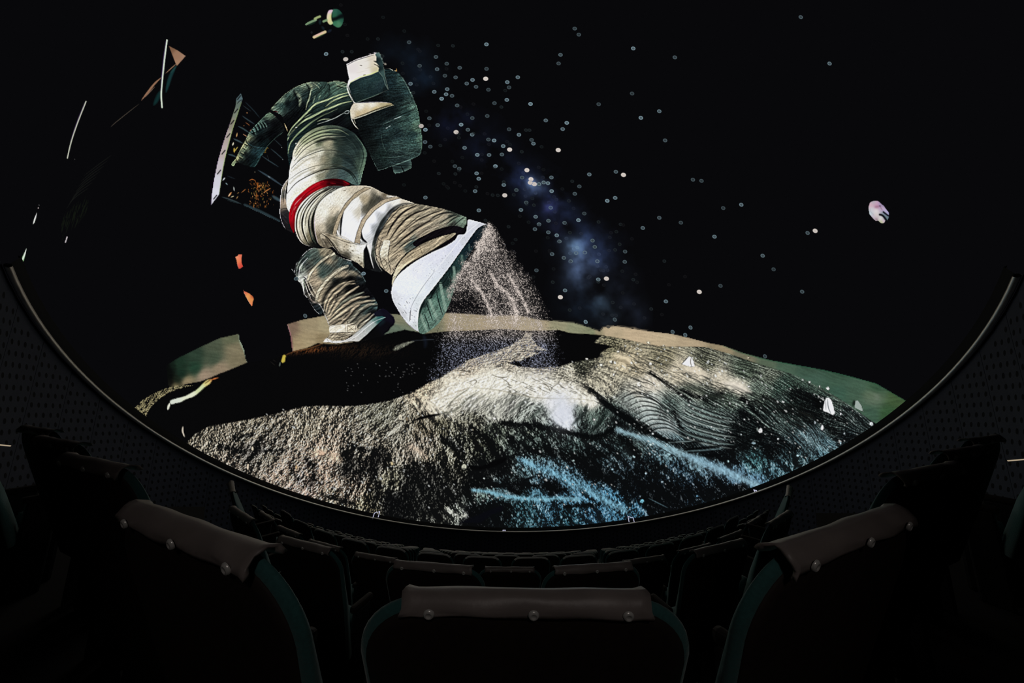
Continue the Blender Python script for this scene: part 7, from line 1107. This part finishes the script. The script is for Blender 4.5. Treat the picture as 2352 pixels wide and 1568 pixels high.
# stepped floor: one tread per row, each with its riser
nx = 60
xs = np.linspace(-9.6, 9.6, nx + 1)
V, F = [], []
edges = []
for i in range(len(ROWS) + 1):
    if i == 0: edges.append([max(-2.9, row_y(0, x) - 1.2) if abs(x) < 1.9 else -2.9 for x in xs])
    else:
        j = i - 1
        edges.append([row_y(j, x) - 0.62 if i > 1 else row_y(0, min(abs(x), 1.9)) - .62 for x in xs])
def fz(i): return CAMZ + ROWS[i][1] - ZTOP
XLIM = [4.8, 2.95, 3.7, 4.3, 5.0, 6.9, 8.6, 9.7, 9.7, 9.7, 9.7, 9.7, 9.7, 9.7]
def level(i, x):
    for j in range(max(i, 0), len(ROWS)):
        if abs(x) <= XLIM[j]: return fz(j)
    return 0.45
NR = len(ROWS)
spans = [(edges[0], edges[1], lambda x: level(0, x) if abs(x) < 3.4 else level(0, 3.0))]
for i in range(NR):
    nxt = edges[i + 2] if i + 2 < len(edges) else [row_y(NR - 1, x) + 0.9 for x in xs]
    spans.append((edges[i + 1], nxt, lambda x, i=i: level(i, x)))
spans.append((spans[-1][1], [max(wall_y_front(x), row_y(NR - 1, x) + 0.9) for x in xs], lambda x: 0.45))
for n_, (y0, y1, zf) in enumerate(spans):
    o = len(V)
    for x, a, b in zip(xs, y0, y1):
        lim = wall_y_front(x) + .1
        a2 = min(a, lim); b2 = min(max(b, a2 + 0.01), lim); z = zf(x)
        zn = spans[n_ + 1][2](x) if n_ + 1 < len(spans) else z - .2
        V += [(x, a2, z), (x, b2, z), (x, b2, min(zn, z) - .01)]
    for i in range(nx):
        p, q = o + 3 * i, o + 3 * (i + 1)
        F += [(p, q, q + 1, p + 1), (p + 1, q + 1, q + 2, p + 2)]
fl = link('floor', mesh_py('floor', V, F, M_CARPET)); fl['kind'] = 'structure'

# ================================================================ seats
def outline(w0, w1, h0, h1, rad, n=7):
    """rounded back outline in (u, v): straight sides from h0, rounded top corners"""
    pts = [(-w0 / 2, h0), (-w1 / 2 * 0.91, h0 + (h1 - h0) * 0.5)]
    for k in range(n + 1):
        a = math.pi - (math.pi / 2) * k / n
        pts.append((-w1 / 2 + rad + rad * math.cos(a), h1 - rad + rad * math.sin(a)))
    return pts + [(-u, v) for u, v in reversed(pts)]

def loft(layers, lo=True, n_up=None):
    """closed solid from outlines of the same number of points"""
    V, F = [], []
    n = len(layers[0])
    for L in layers: V += L
    for k in range(len(layers) - 1):
        for i in range(n):
            a, b = k * n + i, k * n + (i + 1) % n
            F.append((a, b, b + n, a + n))
    F.append(tuple(reversed(range(n)))); F.append(tuple(range((len(layers) - 1) * n, len(layers) * n)))
    return V, F

def back_layers(spec, w0=.57, w1=.53, h0=.30, rad=.11, n=7):
    out = []
    for inset, y in spec:
        out.append([rec(u, thick(y, v), v) for u, v in outline(w0 - 2 * inset, w1 - 2 * inset, h0 + inset * .4, TOPV - inset, max(rad - inset * .6, .03), n)])
    return out

def make_back(n=7, w0=.40, w1=.555):
    cushion = loft(back_layers([(.045, -.014), (.012, -.012), (.002, -.006), (.0, .002), (.005, .018), (.018, .034), (.05, .052), (.12, .066)], w0, w1, n=n))
    shell = loft(back_layers([(.075, -.020), (.030, -.019), (.015, -.016), (.012, -.010)], w0, w1, n=n))
    return cushion, shell

def box(cx, cy, cz, sx, sy, sz, b=.02):
    bm = bmesh.new(); bmesh.ops.create_cube(bm, size=1)
    for v in bm.verts: v.co = Vector((cx + v.co.x * sx, cy + v.co.y * sy, cz + v.co.z * sz))
    if b: bmesh.ops.bevel(bm, geom=list(bm.edges), offset=b, segments=2, affect='EDGES', profile=.6)
    V = [tuple(v.co) for v in bm.verts]; bm.verts.index_update(); F = [tuple(v.index for v in f.verts) for f in bm.faces]; bm.free()
    return V, F

def join(parts):
    V, F, MI = [], [], []
    for (v, f), m in parts:
        o = len(V); V += v; F += [tuple(i + o for i in q) for q in f]; MI += [m] * len(f)
    return V, F, MI

def cover_mesh(seed):
    r = random.Random(seed)
    w = .43
    prof = [(-.0215, TOPV - .014), (-.0215, TOPV - .010), (-.0205, TOPV - .005), (-.018, TOPV + .001), (-.013, TOPV + .005), (-.006, TOPV + .007), (.002, TOPV + .007), (.008, TOPV + .002), (.011, TOPV - .005), (.013, TOPV - .012)]
    nu = 24
    V, F = [], []
    ph = [r.uniform(0, 6.28) for _ in range(4)]
    for layer in (0, 1):
        for k, (y, v) in enumerate(prof):
            for i in range(nu + 1):
                u = -w / 2 + w * i / nu
                s = i / nu
                edge = .004 if i in (0, nu) else 0
                wob = .0016 * math.sin(9 * s + ph[0]) + .001 * math.sin(23 * s + ph[1] + k * .5) + .0012 * math.sin(5 * s * 3.1 + k * 1.3 + ph[2])
                if k > 4: wob *= .5
                dv = (.003 * math.sin(7 * s + ph[3]) - .004 * s) if k == 0 else 0
                out = (.006 + wob if layer == 0 else 0.0) + edge
                if k <= 3: yy, vv = y - out * .8, v + dv
                elif k <= 6: yy, vv = y, v + out * .7
                else: yy, vv = y + out, v
                V.append(rec(u * (1 + .012 * math.sin(k * 1.7 + ph[0])), yy, vv))
    n = nu + 1; L = len(prof) * n
    for k in range(len(prof) - 1):
        for i in range(nu):
            a = k * n + i
            F.append((a, a + n, a + n + 1, a + 1)); F.append((L + a, L + a + 1, L + a + n + 1, L + a + n))
        F.append((k * n, L + k * n, L + (k + 1) * n, (k + 1) * n)); a = k * n + nu; F.append((a, a + n, L + a + n, L + a))
    for i in range(nu):
        F.append((i, i + 1, L + i + 1, L + i)); a = (len(prof) - 1) * n + i; F.append((a, L + a, L + a + 1, a + 1))
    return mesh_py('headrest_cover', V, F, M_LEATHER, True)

def stud_mesh():
    V, F = [], []
    prof = [(.0095, 0), (.0095, .002), (.0072, .004), (.0048, .0044), (.004, .0032), (.0, .0032)]
    n = 12
    for r_, h in prof[:-1]:
        for i in range(n):
            a = 2 * math.pi * i / n; V.append((r_ * math.cos(a), -h, r_ * math.sin(a)))
    V.append((0, -.0032, 0))
    for k in range(len(prof) - 2):
        for i in range(n):
            F.append((k * n + i, k * n + (i + 1) % n, (k + 1) * n + (i + 1) % n, (k + 1) * n + i))
    o = (len(prof) - 2) * n
    F += [(o + i, o + (i + 1) % n, len(V) - 1) for i in range(n)]
    return mesh_py('stud', V, F, M_STUD, True)

def make_seat():
    root = empty('cinema_seat')
    cu, sh = make_back(9)
    link('back_cushion', mesh_py('back_cushion', *cu, M_TEAL, True), root)
    link('back_shell', mesh_py('back_shell', *sh, M_SHELL, True), root)
    link('seat_cushion', mesh_py('seat_cushion', *box(0, .17, .38, .29, .14, .12, .04), M_TEAL, True), root)
    for s in (-1, 1):
        am = link('armrest', mesh_py('armrest', *box(s * .178, .12, .56, .04, .16, .04, .014), M_SHELL), root)
        link('armrest_post', mesh_py('armrest_post', *box(s * .178, .12, .27, .03, .12, .54, .01), M_METAL), am)
    link('pedestal', mesh_py('pedestal', *box(0, .16, .19, .14, .18, .38, .02), M_METAL), root)
    cv = link('headrest_cover', cover_mesh(1), root)
    sm = stud_mesh()
    for u in (-.165, .012, .172):
        st = link('stud', sm, cv); p = rec(u, -.0275, TOPV - .006); st.location = p; st.rotation_euler = (REC, 0, 0)
    return root

def kids(o): return [c for c in bpy.data.objects if c.parent == o]
def copy_tree(o):
    c = o.copy(); COL.objects.link(c)
    for ch in TREE[o.name]:
        d = ch.copy(); COL.objects.link(d); d.parent = c
        for g in TREE.get(ch.name, []):
            e = g.copy(); COL.objects.link(e); e.parent = d
    return c

proto = make_seat()
TREE = {proto.name: kids(proto)}
for ch in TREE[proto.name]: TREE[ch.name] = kids(ch)
covers = [cover_mesh(s) for s in range(2, 7)]
cu, sh = make_back(4, .50, .48)
V, F, MI = join([(cu, 0), (sh, 1), (box(0, .17, .38, .36, .13, .12, .03), 0), (box(0, .14, .19, .14, .18, .38, 0), 2), (box(.235, .12, .42, .04, .18, .30, 0), 1), (box(-.235, .12, .42, .04, .18, .30, 0), 1)])
for q, f in enumerate(F):                       # screen light along the top edge, painted as a pale strip
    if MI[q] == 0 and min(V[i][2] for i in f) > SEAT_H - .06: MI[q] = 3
far_me = mesh_py('cinema_seat', V, F, [M_TEAL, M_SHELL, M_METAL, M_LIT_EDGE], True, MI)

ORD = ['first', 'second', 'third', 'fourth', 'fifth', 'sixth', 'seventh', 'eighth', 'ninth', 'tenth', 'eleventh', 'twelfth', 'thirteenth', 'fourteenth', 'fifteenth', 'sixteenth']
used_proto = False
for i, (y0, zt, rho, pitch, xc, nl, nr) in enumerate(ROWS):
    near = i < 3
    for k in range(-nl, nr + 1):
        ph = (xc + k * pitch) / rho
        if i and abs(ph) > 1.0: continue
        x = rho * math.sin(ph); y = y0 + rho * (1 - math.cos(ph))
        yaw = ph * 0.9                      # seats turn towards the middle of the screen
        z = CAMZ + zt - SEAT_H; sc = 1.0
        if i == 0:
            if k != 0:
                sc = 1.1
                sg, kk = (-1 if k < 0 else 1), abs(k)
                if kk == 1: x, y, yaw = (-.600, .592, -.40) if k < 0 else (.650, .612, .40)
                else: x, y, yaw = sg * (1.41 + .66 * (kk - 2) + .12 * max(kk - 4, 0)), 1.05 + .36 * (kk - 2) - .2 * max(kk - 4, 0), sg * .36
            else: x, y, yaw, sc, z = .03, .60, 0.0, 1.03, z
        # keep clear of the wall
        ex, ey = x - DOME[0], y - DOME[1]
        if math.hypot(ex / (R - .75), ey / ((R - .75) * math.cos(TAU))) > 1 and y > DOME[1]: continue
        if abs(x) > SEATLIM[i]: continue
        z = CAMZ + zt - ZTOP
        if i == 0 and k == 0: z = CAMZ + zt - .012 - ZTOP * sc
        loc = (x - YTOP * sc * math.sin(yaw), y + YTOP * sc * math.cos(yaw), z)   # the reclined top comes to (x, y)
        if near:
            o = proto if not used_proto else copy_tree(proto)
            used_proto = True
            if o is not proto:
                for ch in o.children:
                    if ch.name.startswith('headrest_cover'): ch.data = covers[(k + i * 3) % 5]
        else:
            o = link('cinema_seat', far_me)
        if i == 0 and k == 0:                       # the nearest seat is a little broader
            for ch in o.children:
                if ch.name.startswith('back_'): ch.scale.x = 1.08
        o.location = loc; o.rotation_euler = (0, 0, yaw); o.scale = (sc, sc, sc)
        # label
        if i == 0:
            lb = {0: 'nearest dark seat back in the middle foreground with a wide studded leather cover', -1: 'large dark seat at left foreground with slanting leather headrest cover', 1: 'large dark seat at right foreground with teal rounded edge'}.get(k) or \
                f'big dark seat in the nearest row, {ORD[abs(k) - 1]} {"left" if k < 0 else "right"} of the middle one'
        else:
            if ROWS[i][4] < -0.2: side, num = ('left', -k) if k <= 0 else ('right', k - 1)
            else: side, num = ('left', -k - 1) if k < 0 else ('right', k - 1)
            if ROWS[i][4] > -0.2 and k == 0: where = 'seat in the middle'
            else: where = f'{ORD[num]} seat {side} of the middle'
            kind_ = 'dark seat with studded leather headrest cover' if near else 'dark seat with rounded top'
            lb = f'{kind_}, {ORD[i]} row ahead, {where}'
        tag(o, lb, 'seat', 'cinema seats in curved rows')

# ================================================================ small fittings
def rim_frame(px, py, w, h, label, open_bottom=True):
    """little upright light frame standing on the rail"""
    D = rays(np.array([px], float), np.array([py], float))[0]
    t = (R - .22)
    # meet the rail's circle: intersect with the rim plane
    tt = ((DOME - 0.0 * EN - CAM) @ EN) / (D @ EN)
    P = CAM + tt * D
    q = P - DOME; q = q / np.linalg.norm(q); th_ = math.atan2(q @ EX, q @ EY)
    base = dome_point(th_, 0, R - .13)
    tx = np.array((-q[1], q[0], 0)); tx /= np.linalg.norm(tx); tx = -tx if tx[0] < 0 else tx
    V, F = [], []
    def bar(a, b, r=.012):
        a, b = np.array(a), np.array(b); d = b - a; d /= np.linalg.norm(d); n1 = np.cross(d, q); n1 /= np.linalg.norm(n1); n2 = np.cross(d, n1)
        o = len(V)
        for e in (a - d * r, b + d * r):
            for s1, s2 in ((-1, -1), (1, -1), (1, 1), (-1, 1)): V.append(e + r * (s1 * n1 + s2 * n2))
        F.extend([(o, o + 1, o + 2, o + 3), (o + 4, o + 7, o + 6, o + 5)] + [(o + i, o + 4 + i, o + 4 + (i + 1) % 4, o + (i + 1) % 4) for i in range(4)])
    up = EN
    b0 = base + .005 * up
    tops = [b0 - tx * w * .45 + up * h, b0 + tx * w * .5 + up * h]
    bar(b0 - tx * w / 2, tops[0]); bar(tops[0], tops[1]); bar(tops[1], b0 + tx * w / 2)
    o = link('marker_frame', mesh_py('marker_frame', V, F, M_BRACKET))
    tag(o, label, 'light', 'small marker lights on the rail')
rim_frame(860, 1190, .30, .26, 'small white marker frame standing on the rail left of centre')
rim_frame(1453, 1201, .30, .26, 'small white marker frame standing on the rail right of centre')
rim_frame(1158, 1217, .16, .05, 'tiny flat white marker light on the middle of the rail')
rim_frame(1742, 1130, .10, .06, 'tiny white marker light on the rail far to the right')

def light_bar(p0, p1, depth, label):
    D = rays(np.array([p0[0], p1[0]], float), np.array([p0[1], p1[1]], float))
    a, b = CAM + D[0] * depth, CAM + D[1] * depth
    d = (b - a); d /= np.linalg.norm(d); n1 = np.cross(d, Z); n1 /= np.linalg.norm(n1); n2 = np.cross(d, n1)
    V, F = [], []
    for e in (a, b):
        for k in range(6):
            t = math.pi / 3 * k; V.append(e + .006 * (math.cos(t) * n1 + math.sin(t) * n2))
    F = [(k, (k + 1) % 6, 6 + (k + 1) % 6, 6 + k) for k in range(6)] + [tuple(range(5, -1, -1)), tuple(range(6, 12))]
    tag(link('step_light', mesh_py('step_light', V, F, M_LIGHTBAR)), label, 'light')
light_bar((-60, 1015), (25, 1024), 6.0, 'thin pale light strip at the left picture edge')
light_bar((2314, 1058), (2420, 1049), 6.0, 'thin pale light strip at the right picture edge')
